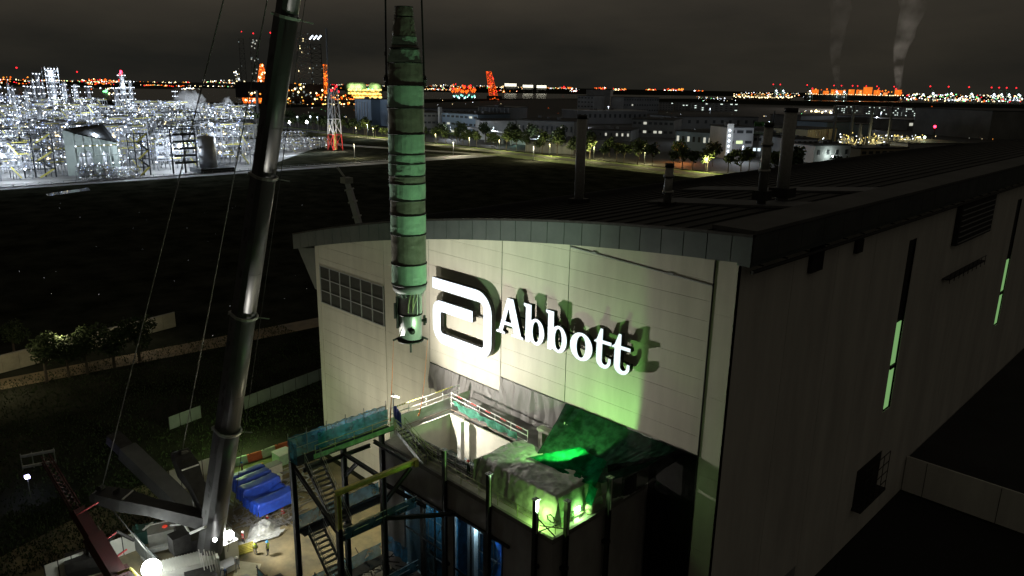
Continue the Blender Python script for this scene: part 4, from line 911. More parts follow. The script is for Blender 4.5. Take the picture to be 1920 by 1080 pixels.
MB().tube(tips[0][1], site(318, 1085, 1.0), .07, 6).build('stay_rope', MT['guy_rope'], cr); MB().tube(tips[1][1] + Vector((.6, .3, -1)), site(370, 990, 2.0), .06, 6).build('stay_rope', MT['guy_rope'], cr)
MB().path([bpt(1.0), HOOK + Vector((0, 0, 1))], .12).build('hoist_rope', mSteelD, cr)
MB().cbox(HOOK, 2.4, .8, 1.6).build('hook_block', mYel, cr)
# carrier, cab, counterweight, outriggers (mostly below the frame)
b = MB(); ca = Vector((-74, 26, 0)); fd = Vector((-.75, .2, 0)).normalized(); sd = Vector((-fd.y, fd.x, 0))
b.beam(ca - fd * 8 + Vector((0, 0, 1.4)), ca + fd * 7 + Vector((0, 0, 1.4)), 3.0, 1.0); b.build('chassis', mSteelD, cr)
b = MB(); b.beam(ca + fd * 1 + Vector((0, 0, 2.6)), ca + fd * 6.4 + Vector((0, 0, 2.6)), 2.9, 1.3); b.build('counterweight', mSteelD, cr)
b = MB(); b.cbox((-75.6, 25.0, 3.4), 1.6, 1.9, 2.0); b.build('cab', mSteelD, cr)
for k in range(6):
    for s_ in (-1, 1):
        c = ca + fd * (-6.5 + k * 2.4) + sd * s_ * 1.3 + Vector((0, 0, .75)); MB().tube(c - sd * .3, c + sd * .3, .75, 14).build('wheel', mStrap, cr)
for s_, t_ in ((-1, -5), (1, -5), (-1, 5), (1, 5)):
    c = ca + fd * t_; b = MB(); b.beam(c + Vector((0, 0, 1.0)), c + sd * s_ * 4.4 + Vector((0, 0, 1.0)), .5, .5); b.tube(c + sd * s_ * 4.4 + Vector((0, 0, .1)), c + sd * s_ * 4.4 + Vector((0, 0, 1.2)), .18); b.cbox(c + sd * s_ * 4.4 + Vector((0, 0, .15)), 1.4, 1.4, .25); b.build('outrigger', mCollar, cr)
# work lamps on the boom foot
for (x, y), r in (((430, 1003), .62), ((403, 1012), .26)):
    c = onY(x, y, 29.6) if x > 420 else onY(x, y, 27.2)
    b = MB(); b.ball(c, r * .8, 10); b.build('work_lamp', eWhiteHot, cr, True); MB().lathe((c.x, c.y, c.z - r * .9 - .1), [(r * .5, 0), (r * .6, .1), (r * .2, .25)], 10).build('lamp_bracket', mSteelD, cr)
# hydraulic hoses and ropes hanging at the boom foot
b = MB()
for k in range(7): p = onY(372 + k * 5, 1030 + 8 * hsh(k), 25.5); b.tube(p, p + Vector((.4 * hsh(k, 3) - .2, .2, -2.4)), .06, 5)
b.path([onY(320, 985, 26), onY(345, 982, 26), onY(356, 1000, 26)], .12, 6); b.path([onY(357, 1000, 26), onY(385, 988, 26)], .16, 6); b.build('hydraulic_hose', mWhite, cr)
# second, parked crane: wide pale box boom leaning out of the dark
s2 = thing('box_boom', 'wide pale grey crane boom slanting up into the dark left of the big crane', 'crane boom', site(384, 985, 1))
p, q = site(384, 985, 1.2), site(238, 845, 7.0)
MB().beam(p, q, 2.1, 1.7).build('boom_section', mat('pale_boom', (.09, .093, .09), .6, 0, .25, .4, .1), s2); MB().beam(q, q + (q - p).normalized() * 3, 1.7, 1.3).build('inner_section', mSteelD, s2)
MB().cbox(p + Vector((0, 0, -.6)), 3.4, 3.4, 1.2).build('pivot_base', mSteelD, s2)
# dark red crane boom
s3 = thing('red_crane', 'dark red crane boom slanting away at the lower left', 'crane', site(225, 1085, 0))
p, q = site(222, 1085, 3.0), site(113, 905, 12.0); mDR = mat('dark_red_boom', (.06, .010, .010), .5, 0, .3, .6)
MB().beam(p, p.lerp(q, .45), 1.5, 1.3).build('boom_section', mDR, s3); MB().beam(p.lerp(q, .45), p.lerp(q, .72), 1.15, 1.0).build('boom_section', mDR, s3)
d = (q - p).normalized(); sd_ = d.cross(Vector((0, 0, 1))).normalized()
b = MB(); a0 = p.lerp(q, .72)
for i, j in ((-1, -1), (1, -1), (1, 1), (-1, 1)): b.beam(a0 + sd_ * i * .45 + Vector((0, 0, j * .4)), q + d * 3 + sd_ * i * .4 + Vector((0, 0, j * .35)), .12)
for k in range(12): c = a0.lerp(q + d * 3, k / 12); c2 = a0.lerp(q + d * 3, (k + 1) / 12); b.beam(c - sd_ * .42, c2 + sd_ * .42, .07); b.beam(c2 + sd_ * .42 + Vector((0, 0, -.35)), c2 - sd_ * .42 + Vector((0, 0, .35)), .07)
b.build('lattice_jib', mDR, s3)
for t in (.12, .30, .62): 
    c = p.lerp(q, t); MB().beam(c - sd_ * .5 + Vector((0, 0, .7)), c + sd_ * 1.9 + Vector((0, 0, .9)), .13).build('cross_arm', mat('red_bar', (.5, .03, .03), .5), s3)
MB().beam(p + Vector((0, 0, .72)) + sd_ * .7, p.lerp(q, .45) + Vector((0, 0, .72)) + sd_ * .7, .06).build('pale_edge', MT['pale_edge'], s3)
MB().cbox(p + Vector((0, 0, -1.2)), 5, 3.2, 1.8).build('body', mDR, s3); MB().path([p + Vector((.3, 0, .8)), p + Vector((1.6, .8, 1.6)), p + Vector((2.2, 1.4, .4))], .16).build('yellow_hose', mYel, s3)

# ================================================================== THE YARD
def P(x, y, z=0): return site(x, y, z)
def fence_line(name, lab, a, c, h, n, m_, g=None, cat='fence', ribs=0, th=.06, posts=True):
    a = Vector((a[0], a[1], 0)); c = Vector((c[0], c[1], 0)); t = thing(name, lab, cat, a, g)
    for k in range(n):
        p = a.lerp(c, (k + .012) / n); q = a.lerp(c, (k + .988) / n); mm = m_[k % len(m_)] if isinstance(m_, list) else m_
        b = MB(); b.beam(p + Vector((0, 0, h / 2)), q + Vector((0, 0, h / 2)), th, h)
        if ribs:
            for r in range(ribs): w = p.lerp(q, (r + .5) / ribs); b.beam(w + Vector((0, 0, .02)), w + Vector((0, 0, h - .02)), th * 1.9, (q - p).length / ribs * .45, (c - a).normalized())
        b.build('panel', mm, t)
    if posts:
        for k in range(n + 1): p = a.lerp(c, k / n); MB().tube(p, p + Vector((0, 0, h + .12)), .06).build('post', mSteelD, t)
    return t
mHoard = mat('hoarding', (.30, .33, .33), .6, 0, .15, .5, .05); mHoardW = mat('white_hoarding', (.62, .63, .56), .6, 0, .12, .5, .05)
fence_line('site_fence', 'long pale panel fence crossing the dark grass behind the building corner', P(458, 768), P(640, 698), 2.2, 8, mHoard)
fence_line('site_fence', 'short isolated length of pale fence on the dark grass', P(318, 806), P(378, 783), 2.1, 3, mHoard)
fence_line('white_hoarding', 'white corrugated hoarding behind the two splayed masts', P(321, 925), P(402, 897), 3.2, 4, mHoardW, None, 'hoarding', 5)
fence_line('white_hoarding', 'pale hoarding along the near side of the yard, behind the big round lamp', P(88, 1096), P(255, 1032), 2.3, 7, mHoardW, None, 'hoarding', 0)
fence_line('white_hoarding', 'dim hoarding returning from the lit yard hoarding toward the parked masts', P(255, 1032), P(300, 1085), 2.3, 2, mHoard, None, 'hoarding', 0)
# container roof and boxes near the lamp
ct = thing('site_container', 'white ribbed container roof beside the big round lamp', 'container', P(345, 1085)); b = MB(); c = P(345, 1090); ux = (P(385, 1075) - P(300, 1098)).normalized(); uy = Vector((-ux.y, ux.x, 0))
b.beam(c - ux * 3.6 + Vector((0, 0, 1.2)), c + ux * 3.6 + Vector((0, 0, 1.2)), 2.4, 2.4); b.build('body', mHoardW, ct); b = MB()
for k in range(24): w = c + ux * (-3.5 + k * .3); b.beam(w - uy * 1.2 + Vector((0, 0, 2.44)), w + uy * 1.2 + Vector((0, 0, 2.44)), .14, .08)
b.build('roof_rib', mHoardW, ct)
gb = thing('generator', 'grey machine box with a red spot on its lid, left of the boom foot', 'generator', P(312, 1010)); c = P(312, 1012); b = MB(); b.beam(c - ux * 1.9 + Vector((0, 0, .9)), c + ux * 1.6 + Vector((0, 0, .9)), 2.0, 1.6); b.build('body', mat('machine_grey', (.32, .32, .28), .6, 0, .2, 1), gb)
b = MB(); b.lathe((c.x, c.y, 1.72), [(.3, 0), (.28, .1), (.05, .12)], 10); b.build('red_glow_cap', emit('red_glow_cap', (.7, .06, .03), .7), gb); b = MB(); b.beam(c - ux * 2 + uy * 1.1 + Vector((0, 0, 1.75)), c + ux * 1.7 + uy * 1.1 + Vector((0, 0, 1.75)), .1, .1); b.tube(c + ux * 1.2, c + ux * 1.2 + Vector((0, 0, 2.5)), .12); b.build('rail', mWhite, gb)  # the cap is no lamp, its red glow is added
gb = thing('machine', 'dark green machine with a pale lid bar at the end of the yard hoarding', 'machine', P(272, 1008)); c = P(274, 1012); b = MB(); b.beam(c - ux * 1.3 + Vector((0, 0, .8)), c + ux * 1.3 + Vector((0, 0, .8)), 1.9, 1.6); b.tube(c - ux * .8 + Vector((0, 0, 1.6)), c - ux * .8 + Vector((0, 0, 2.3)), .15); b.build('body', mat('machine_green', (.03, .09, .07), .5, 0, .2, 1), gb); MB().beam(c - ux * .2 - uy * .7 + Vector((0, 0, 1.75)), c + ux * .9 + uy * .5 + Vector((0, 0, 1.75)), .22, .12).build('lid_bar', mWhite, gb)
gb = thing('excavator', 'dark tracked machine parked against the near hoarding', 'machine', P(165, 1066)); c = P(165, 1068); b = MB(); b.beam(c - ux * 2 + Vector((0, 0, 1.3)), c + ux * 1.6 + Vector((0, 0, 1.3)), 2.3, 1.3); b.cbox(c + ux * .8 + Vector((0, 0, 2.4)), 1.3, 1.3, 1.1); b.path([c + ux * 1.5 + Vector((0, 0, 2)), c + ux * 3.2 + Vector((0, 0, 3.8)), c + ux * 4.8 + Vector((0, 0, 2.2))], .2); b.build('body', mSteelD, gb)
for s_ in (-1, 1): MB().beam(c - ux * 1.9 + uy * s_ * .95 + Vector((0, 0, .4)), c + ux * 1.9 + uy * s_ * .95 + Vector((0, 0, .4)), .5, .8).build('track', mStrap, gb)
# bright flood lamp
bl = thing('flood_glare_light', 'very bright round work light on a mast at the bottom left', 'lamp', (-77.4, 22.4, 0)); c = P(284, 1066, 4.4)
MB().tube((c.x, c.y, 0), (c.x, c.y, 3.4), .06).build('mast', mSteel, bl); MB().ball(c, .95, 14).build('globe', emit('flood_glare', (.97, 1, .97), 25), bl, True)  # globe far wider than the lamp, standing in for its glare
for k in range(3): a = k * 2.1; MB().tube((c.x, c.y, 1.0), (c.x + .9 * math.cos(a), c.y + .9 * math.sin(a), .05), .04).build('leg', mSteel, bl)
# small pole light in the dark
pl = thing('pole_light', 'lone small bluish lamp on a thin post in the dark grass', 'lamp', P(58, 935)); c = P(58, 935)
MB().tube(c, c + Vector((0, 0, 3)), .06).build('post', mSteel, pl); MB().cbox(c + Vector((0, 0, 3.1)), .7, .5, .25).build('lamp_head', ePurple, pl)
lamp('pole_light_lamp', (c.x, c.y, 2.8), 60, (.6, .65, 1))
gb = thing('trailer_rack', 'faint pale metal rack standing in the dark above the pole light', 'rack', P(75, 872)); c = P(75, 875); b = MB()
for z in (.4, 2.0): b.beam(c - ux * 2 + Vector((0, 0, z)), c + ux * 2 + Vector((0, 0, z)), .25, .35)
for k in range(4): b.tube(c + ux * (-2 + k * 1.3), c + ux * (-2 + k * 1.3) + Vector((0, 0, 2.4)), .07)
b.build('frame', mSteel, gb)
# plastic road barriers
def barrier(a, c, m_, lab):
    a = Vector(a); c = Vector(c); d = (c - a).normalized(); s_ = Vector((-d.y, d.x, 0)); L_ = (c - a).length; t = thing('road_barrier', lab, 'barrier', a, 'plastic road barriers by the blue sheeting')
    vs = []
    for q in (a + d * .03, c - d * .03): vs += [q + s_ * w + Vector((0, 0, z)) for w, z in ((-.38, 0), (-.38, .3), (-.15, .5), (-.12, 1.1), (.12, 1.1), (.15, .5), (.38, .3), (.38, 0))]
    MB().add(vs, [tuple(range(8)), tuple(range(15, 7, -1))] + [((i + 1) % 8, i, 8 + i, 8 + (i + 1) % 8) for i in range(8)]).build('body', m_, t)
    MB().tube(a + d * .4 + Vector((0, 0, 1.1)), a + d * .4 + Vector((0, 0, 1.2)), .1).build('filler_cap', mSteelD, t); return t
mBarG = mat('pale_green_plastic', (.40, .62, .42), .5, 0, .15, 1); mBarR = mat('red_plastic', (.55, .13, .06), .5, 0, .15, 1); mBarW = mat('white_plastic', (.58, .64, .52), .5, 0, .15, 1)
bx = [(438, 874), (464, 866), (491, 858), (516, 848), (541, 840), (566, 831)]
for (a, c), mm, lab in zip(zip(bx[:-1], bx[1:]), (mBarG, mBarR, mBarW, mBarR, mBarG), ('pale green plastic barrier nearest the crane boom', 'orange-red plastic barrier between the green and the white one', 'whitish plastic barrier between the two orange-red ones', 'orange-red plastic barrier nearest the stair tower', 'pale green plastic barrier behind the stair tower')):
    o = barrier(P(*a), P(*c), mm, lab)
    b = MB(); A = P(*a); C_ = P(*c); dd = (C_ - A)
    for k in range(5): w = A + dd * ((k + .7) / 6); b.beam(w + Vector((0, 0, .52)), w + Vector((0, 0, 1.05)), .32, .12)
    b.build('rib', mm, o)
sheet('verge', [P(430, 900)[:2], P(438, 878)[:2], P(580, 832)[:2], P(590, 850)[:2], P(470, 905)[:2]], .03, mat('lit_verge', (.22, .26, .10), .9, 0, .3, .5, .1))  # lamplight on this verge is put into its colour
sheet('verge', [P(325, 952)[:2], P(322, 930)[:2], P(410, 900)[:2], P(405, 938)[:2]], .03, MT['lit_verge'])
b = MB(); A = P(462, 893); C_ = P(548, 862)
for k in range(8): w = A.lerp(C_, k / 7); w2 = A.lerp(C_, (k + .5) / 7); b.beam(w + Vector((0, 0, .16)), w2 + Vector((0, 0, .16)), .5, .28)
tag(b.build('kerb_blocks', mSteelD, origin=A), 'row of dark kerb blocks in front of the plastic barriers', 'kerb blocks')
# blue tarpaulin stacks
def tarpstack(c, L_, w, h, ang, lab, sag=0, seed=0):
    L_ *= .86; w *= .9; h *= .85
    """stack of goods under blue tarpaulin: flat top, creased hem that does not quite reach the ground"""
    c = Vector(c); d = Vector((math.cos(ang), math.sin(ang), 0)); s_ = Vector((-d.y, d.x, 0)); t = thing('covered_stack', lab, 'covered goods', c, 'stacks under blue tarpaulin')
    def fn(u, v):
        a = (v - .5) * (w + 2 * h); 
        if abs(a) <= w / 2: q, z = a, h
        else: q = math.copysign(w / 2 + (abs(a) - w / 2) * .12, a); z = h - (abs(a) - w / 2) * .92
        x = (u - .5) * L_; e_ = max(0, abs(u - .5) * 2 - .9) * 10
        z -= e_ * e_ * .25 * h * (z / h) ; z -= sag * math.sin(math.pi * u) * (z / h) * .5
        z += .10 * (ridged(u * 5 + seed, v * 5) - .45); q += .1 * (ridged(u * 8, v * 3 + seed) - .5)
        return tuple(c + d * x + s_ * q + Vector((0, 0, max(.05, z))))
    MB().grid(fn, 36, 26).build('tarpaulin', mTarpB, t, True)
    for e_ in (-1, 1):
        MB().grid(lambda u, v: tuple(c + d * (e_ * (L_ / 2 - .02 + .12 * v + .05 * math.sin(u * 14))) + s_ * ((u - .5) * w * (1 + .1 * v)) + Vector((0, 0, h * (.93 - .75 * v - .12 * math.sin(u * 9) ** 2 * v)))), 14, 8).build('end_flap', mTarpB, t, True)
    b = MB()
    for k in range(3): b.beam(c + d * (L_ * (-.3 + .3 * k)) - s_ * w * .42 + Vector((0, 0, .3)), c + d * (L_ * (-.3 + .3 * k)) + s_ * w * .42 + Vector((0, 0, .3)), .9, .55)
    b.build('pallet_load', mWhite, t); return t
ang = math.atan2((P(490, 884) - P(438, 905)).y, (P(490, 884) - P(438, 905)).x)
tarpstack(P(465, 902, 1.2), 5.4, 1.0, 1.9, ang, 'blue-covered stack farthest from the camera, long and narrow', 0, 1)
tarpstack(P(475, 913, 1.2), 5.6, 1.3, 2.1, ang, 'second blue-covered stack from the back', 0, 2)
tarpstack(P(487, 927, 1.2), 6.0, 1.7, 2.3, ang, 'widest blue-covered stack, third from the back', .3, 3)
tarpstack(P(500, 940, 1.2), 6.0, 1.8, 1.7, ang, 'sagging blue-covered stack between the wide one and the nearest one', 1.4, 4)
tarpstack(P(515, 950, 1.2), 6.2, 1.8, 2.0, ang, 'nearest blue-covered stack, beside the traffic cones', .5, 5)
# plastic sheeting heaps and scrap
cloth('plastic_sheet', 'crumpled pale plastic sheeting heap behind the crane lamps', mPlastic, lambda u, v: tuple(P(470 + 60 * u - 8 * v, 985 + 34 * v - 14 * u) + Vector((0, 0, .1 + 1.5 * ridged(u * 3.4 + 1, v * 3.1) * math.sin(math.pi * min(1, u * 1.1)) * math.sin(math.pi * v)))), 46, 34, P(500, 990))
cloth('plastic_sheet', 'long pale rumpled sheet on the yard floor right of the crane lamps', mPlastic, lambda u, v: tuple(P(440 + 96 * u - 14 * v, 1022 - 26 * u + 13 * v) + Vector((0, 0, .08 + .45 * ridged(u * 6, v * 3)))), 60, 14, P(490, 1010))
cloth('plastic_sheet', 'small heap of pale sheeting under the far splayed mast', mPlastic, lambda u, v: tuple(P(357 + 34 * u, 958 + 28 * v - 8 * u) + Vector((0, 0, .1 + .9 * ridged(u * 4, v * 4) * math.sin(math.pi * u)))), 26, 22, P(372, 970))
b = MB()
for k in range(170):
    x = random.uniform(435, 560); y = random.uniform(940, 1003) - (x - 435) * .1; p = P(x, y); a = random.choice((ang, ang + 1.57, random.uniform(0, 3.1))); l = random.uniform(.4, 2.6)
    b.beam(p + Vector((0, 0, .05 + .7 * random.random())), p + Vector((l * math.cos(a), l * math.sin(a), .1 + .8 * random.random())), random.choice((.07, .07, .12, .25)), .07)
tag(b.build('scrap_heap', mSteel, origin=P(500, 970)), 'loose tubes and boards strewn between blue stacks and crane', 'scrap', kind='stuff')
b = MB()
for k in range(60):
    x = random.uniform(500, 590); y = random.uniform(868, 930); p = P(x, y); a = random.uniform(0, 3.1); l = random.uniform(.5, 3)
    b.beam(p + Vector((0, 0, .1)), p + Vector((l * math.cos(a), l * math.sin(a), .15 + .4 * random.random())), random.choice((.08, .2)), .07)
tag(b.build('scrap_heap', mGreyP, origin=P(545, 900)), 'planks and tubes lying behind the blue stacks', 'scrap', kind='stuff')
def boxthing(name, lab, cat, px, w, d, h, m_, zz=0, parts=None):
    c = P(*px); t = thing(name, lab, cat, c); dx = Vector((math.cos(ang), math.sin(ang), 0))
    MB().beam(c - dx * w / 2 + Vector((0, 0, h / 2)), c + dx * w / 2 + Vector((0, 0, h / 2)), d, h).build('body', m_, t)
    MB().beam(c - dx * (w / 2 + .05) + Vector((0, 0, h + .03)), c + dx * (w / 2 + .05) + Vector((0, 0, h + .03)), d + .1, .06).build('lid', mWhite if m_ != mWhite else mGreyP, t); return t
boxthing('compressor', 'white compressor by the two workers behind the blue stacks', 'machine', (512, 888), 2.2, 1.3, 1.4, mWhite)
boxthing('tool_crate', 'pale crate tilted beside the long planks', 'crate', (517, 905), 1.5, .9, 1.0, mHoardW)
boxthing('water_tank', 'pale green domed tank cover near the barriers', 'tank', (531, 866), 2.2, 2.0, 1.6, mBarG)
boxthing('cabinet', 'upright ribbed pale cabinet right of the crane lamps', 'cabinet', (430, 1048), 1.6, 1.5, 2.4, mHoardW)
boxthing('crate', 'white printed crate next to the walking worker', 'crate', (424, 1068), 2.2, 1.5, .7, mWhite)
b = MB()
for k in range(6): b.beam(P(437 + k, 1046 - k * 2) + Vector((0, 0, .2 + .1 * k)), P(474 + k, 1035 - k * 2) + Vector((0, 0, .2 + .1 * k)), .14)
tag(b.build('timber_stack', mYel, origin=P(455, 1040)), 'stack of yellow-brown timbers beside the pair of workers', 'timber')
cloth('ground_mat', 'pale square ground mat at the bottom edge of the yard', mat('pale_mat', (.5, .48, .33), .8, 0, .2, .5, .1), lambda u, v: tuple(P(446 + 44 * u - 12 * v, 1052 + 6 * u + 36 * v) + Vector((0, 0, .05 + .03 * vn(u * 8, v * 8)))), 12, 12, P(465, 1070), 'mat')
for k, (x, y, lab) in enumerate(((530, 962, 'traffic cone standing against the nearest blue stack'), (501, 974, 'traffic cone between plastic heap and blue stacks'))):
    c = P(x, y); t = thing('traffic_cone', lab, 'cone', c); MB().cbox(c + Vector((0, 0, .03)), .5, .5, .06).build('base', mRed, t); MB().lathe((c.x, c.y, .06), [(.22, 0), (.05, .95)], 12).build('body', mRed, t, True); MB().lathe((c.x, c.y, .45), [(.155, 0), (.12, .2)], 12).build('reflective_band', mWhite, t, True)
r_ = railing('tube_fence', [P(520, 985), P(562, 955)], 'tubular crowd barrier beside the stair tower foot', 1.2, 1.0, mSteel, .03, (.4, .8, 1.2), 'barrier')
r_ = railing('tube_fence', [P(325, 948), P(400, 915)], 'thin tube barrier in front of the white corrugated hoarding', 1.3, 1.3, mSteel, .03, (.7, 1.3), 'barrier')

# ================================================================== PEOPLE
def body_mesh(pose):
    """one continuous skinned figure, 1.75 m tall, facing +x"""
    V = {}; E = []; R = {}
    def v(n, p, r): V[n] = Vector(p); R[n] = r
    def e(*ns):
        for a, c in zip(ns[:-1], ns[1:]): E.append((a, c))
    L_ = pose
    v('pel', L_.get('pel', (0, 0, .95)), (.15, .12)); pe = V['pel']
    ln = L_.get('lean', 0.0)
    def up(h, f=0): return pe + Vector((math.sin(ln) * h + f, 0, math.cos(ln) * h))
    v('wa', up(.16), (.14, .11)); v('ch', up(.36), (.17, .12)); v('nk', up(.53), (.062, .062)); v('hd', up(.64, .015), (.085, .10)); v('tp', up(.76, .01), (.07, .085))
    e('pel', 'wa', 'ch', 'nk', 'hd', 'tp'); v('ns', up(.655, .105), (.018, .018)); e('hd', 'ns')
    for s_, n in ((1, 'l'), (-1, 'r')):
        sh = up(.47) + Vector((0, .19 * s_, 0)); v('s' + n, sh, (.062, .062)); el = sh + Vector(L_['el' + n]); v('e' + n, el, (.046, .046)); wr = el + Vector(L_['wr' + n]); v('w' + n, wr, (.032, .032))
        e('ch', 's' + n, 'e' + n, 'w' + n); dr = (wr - el).normalized(); pm = wr + dr * .08; v('p' + n, pm, (.036, .02)); e('w' + n, 'p' + n)
        for k, (o, l) in enumerate(((-.03, .075), (-.01, .085), (.01, .08), (.03, .06))):
            a = pm + Vector((o, 0, 0)) + dr * .03; v('f%d%s' % (k, n), a, (.010, .010)); v('g%d%s' % (k, n), a + dr * l + Vector((0, -.015 * s_, 0)), (.008, .008)); e('p' + n, 'f%d%s' % (k, n), 'g%d%s' % (k, n))
        v('th' + n, wr + dr * .05 + Vector((.05, 0, 0)), (.010, .010)); v('tj' + n, wr + dr * .10 + Vector((.065, -.01 * s_, 0)), (.008, .008)); e('w' + n, 'th' + n, 'tj' + n)
        hp = pe + Vector((0, .095 * s_, -.06)); v('h' + n, hp, (.095, .095)); kn = hp + Vector(L_['kn' + n]); v('k' + n, kn, (.062, .062)); an = kn + Vector(L_['an' + n]); v('a' + n, an, (.042, .042)); v('t' + n, an + Vector((.17, 0, -.045)), (.045, .035))
        e('pel', 'h' + n, 'k' + n, 'a' + n, 't' + n)
    names = list(V); me = bpy.data.meshes.new('tmp'); me.from_pydata([V[n] for n in names], [(names.index(a), names.index(c)) for a, c in E], [])
    o = bpy.data.objects.new('tmp', me); COL.objects.link(o); md = o.modifiers.new('s', 'SKIN')
    for i, n in enumerate(names): me.skin_vertices[0].data[i].radius = R[n]; me.skin_vertices[0].data[i].use_root = (n == 'pel')
    md.use_smooth_shade = True; sb = o.modifiers.new('b', 'SUBSURF'); sb.levels = sb.render_levels = 1
    dg = bpy.context.evaluated_depsgraph_get(); m2 = bpy.data.meshes.new_from_object(o.evaluated_get(dg)); bpy.data.objects.remove(o)
    zmin = min(q.co.z for q in m2.vertices)
    for q in m2.vertices: q.co.z -= zmin
    m2['nk'] = [*(V['nk'] - Vector((0, 0, zmin)))]; m2['hd'] = [*(V['hd'] - Vector((0, 0, zmin)))]; m2['ch'] = [*(V['ch'] - Vector((0, 0, zmin)))]; m2['wa'] = [*(V['wa'] - Vector((0, 0, zmin)))]; m2['pl'] = [*(V['pel'] - Vector((0, 0, zmin)))]; m2['ln'] = ln
    return m2
POSES = {
 'stand': dict(ell=(.0, .05, -.29), wrl=(.06, 0, -.25), elr=(-.02, -.05, -.29), wrr=(.08, 0, -.24), knl=(.02, .02, -.42), anl=(-.02, .01, -.40), knr=(.0, -.02, -.42), anr=(-.02, -.01, -.40)),
 'walk': dict(ell=(.12, .06, -.27), wrl=(.15, 0, -.2), elr=(-.14, -.05, -.26), wrr=(-.02, 0, -.25), knl=(-.10, .02, -.42), anl=(-.22, 0, -.34), knr=(.22, -.02, -.38), anr=(.05, 0, -.41), lean=.10),
 'bend': dict(pel=(0, 0, .88), ell=(.12, .05, -.27), wrl=(.12, -.02, -.22), elr=(.12, -.05, -.27), wrr=(.12, .02, -.22), knl=(.12, .03, -.40), anl=(-.10, .01, -.38), knr=(.06, -.03, -.41), anr=(-.10, -.01, -.38), lean=.75),
 'reach': dict(ell=(.20, .06, -.17), wrl=(.23, -.03, .02), elr=(.16, -.05, -.22), wrr=(.22, .03, -.05), knl=(.04, .02, -.42), anl=(-.03, .01, -.40), knr=(-.02, -.02, -.42), anr=(-.02, -.01, -.40), lean=.18)}
BM_ = {k: body_mesh(v) for k, v in POSES.items()}
def person(px, z, rot, pose, label, shirt, trousers, helmet, vest=None, sc=1.0, loc=None):
    c = Vector(loc) if loc else site(px[0], px[1], z); root = thing('person', label, 'person', c); root.rotation_euler = (0, 0, rot); root.scale = (sc, sc, sc)
    me = BM_[pose].copy(); me.materials.clear()
    for q in (mSkin, shirt, trousers, mStrap): me.materials.append(q)
    nk = Vector(me['nk']); pl_ = Vector(me['pl']); ax_ = (nk - pl_).normalized()
    for p in me.polygons:
        h = (p.center - pl_).dot(ax_); z_ = p.center.z
        if h > .52: k = 0
        elif z_ < .12: k = 3
        elif h < .02 and abs(p.center.y) < .17: k = 2
        elif h < .0 and p.center.z < pl_.z - .12 and abs(p.center.y) < .2: k = 2
        else: k = 1
        if abs(p.center.y) > .17 and (p.center - pl_).dot(ax_) < .12 and z_ < pl_.z + .02: k = 0
        p.material_index = k
    o = bpy.data.objects.new('body', me); COL.objects.link(o); o.parent = root
    hd = Vector(me['hd']); b = MB(); b.lathe(hd + Vector((0, 0, .045)), [(.17, -.01), (.175, 0), (.135, .01), (.13, .06), (.10, .115), (.04, .14), (.01, .143)], 14)
    me2 = b; o2 = bpy.data.meshes.new('helmet'); o2.from_pydata(b.v, [], b.f); o2.materials.append(helmet); o2.polygons.foreach_set('use_smooth', [True] * len(o2.polygons)); q = bpy.data.objects.new('helmet', o2); COL.objects.link(q); q.parent = root
    if vest:
        ch = Vector(me['ch']); wa = Vector(me['wa']); b = MB(); n = 14
        for j, (h, rx, ry) in enumerate(((-.06, .135, .19), (.1, .14, .19), (.30, .15, .215), (.46, .12, .19), (.50, .07, .10))):
            cc = pl_ + ax_ * h; f_ = Vector((ax_.z, 0, -ax_.x))
            for i in range(n): t = 2 * math.pi * i / n; b.v.append(tuple(cc + f_ * (rx * math.cos(t)) + Vector((0, ry * math.sin(t), 0))))
        for j in range(4):
            for i in range(n): b.f.append([j * n + i, j * n + (i + 1) % n, (j + 1) * n + (i + 1) % n, (j + 1) * n + i]); b.mi.append(1 if j == 1 and False else 0)
        mv = bpy.data.meshes.new('vest'); mv.from_pydata(b.v, [], b.f); mv.materials.append(vest); mv.polygons.foreach_set('use_smooth', [True] * len(mv.polygons)); q = bpy.data.objects.new('vest', mv); COL.objects.link(q); q.parent = root
        s_ = bpy.data.meshes.new('stripe'); b2 = MB()
        for h in (.08, .24):
            for dh in (0, .05):
                cc = pl_ + ax_ * (h + dh); f_ = Vector((ax_.z, 0, -ax_.x))
                for i in range(n): t = 2 * math.pi * i / n; b2.v.append(tuple(cc + f_ * (.158 * math.cos(t)) + Vector((0, .215 * math.sin(t), 0))))
        for j in (0, 2):
            for i in range(n): b2.f.append([j * n + i, j * n + (i + 1) % n, (j + 1) * n + (i + 1) % n, (j + 1) * n + i])
        s_.from_pydata(b2.v, [], b2.f); s_.materials.append(mWhite); q2 = bpy.data.objects.new('reflective_stripe', s_); COL.objects.link(q2); q2.parent = q
    return root
S_ = 1.06
person((480, 1040), .02, 2.2, 'stand', 'worker in yellow vest and white helmet, left one of the pair in the yard', mGreyC, mGreyC, mHelW, mHiVis, S_)
person((503, 1041), .02, -2.6, 'stand', 'worker in yellow vest and blue helmet, right one of the pair in the yard', mDarkC, mDarkC, mHelB, mHiVis, S_)
person((446, 1070), .02, -.6, 'walk', 'worker in grey clothes striding across the pale mat', mGreyC, mGreyC, mHelW, None, S_)
person((455, 889), .02, -1.9, 'stand', 'worker in pale red shirt and blue helmet behind the blue stacks', mPinkC, mDarkC, mHelB, None, S_)
person((484, 889), .02, .4, 'bend', 'worker bending by the white compressor', mGreyC, mDarkC, mHelW, None, S_)
person((493, 890), .02, 2.9, 'stand', 'worker in blue clothes and yellow helmet by the white compressor', mBlueC, mBlueC, mHelY, None, S_)
person((457, 1022), .02, -1.2, 'stand', 'worker in red vest in front of the rumpled sheet', mDarkC, mDarkC, mHelW, mRedC, S_)
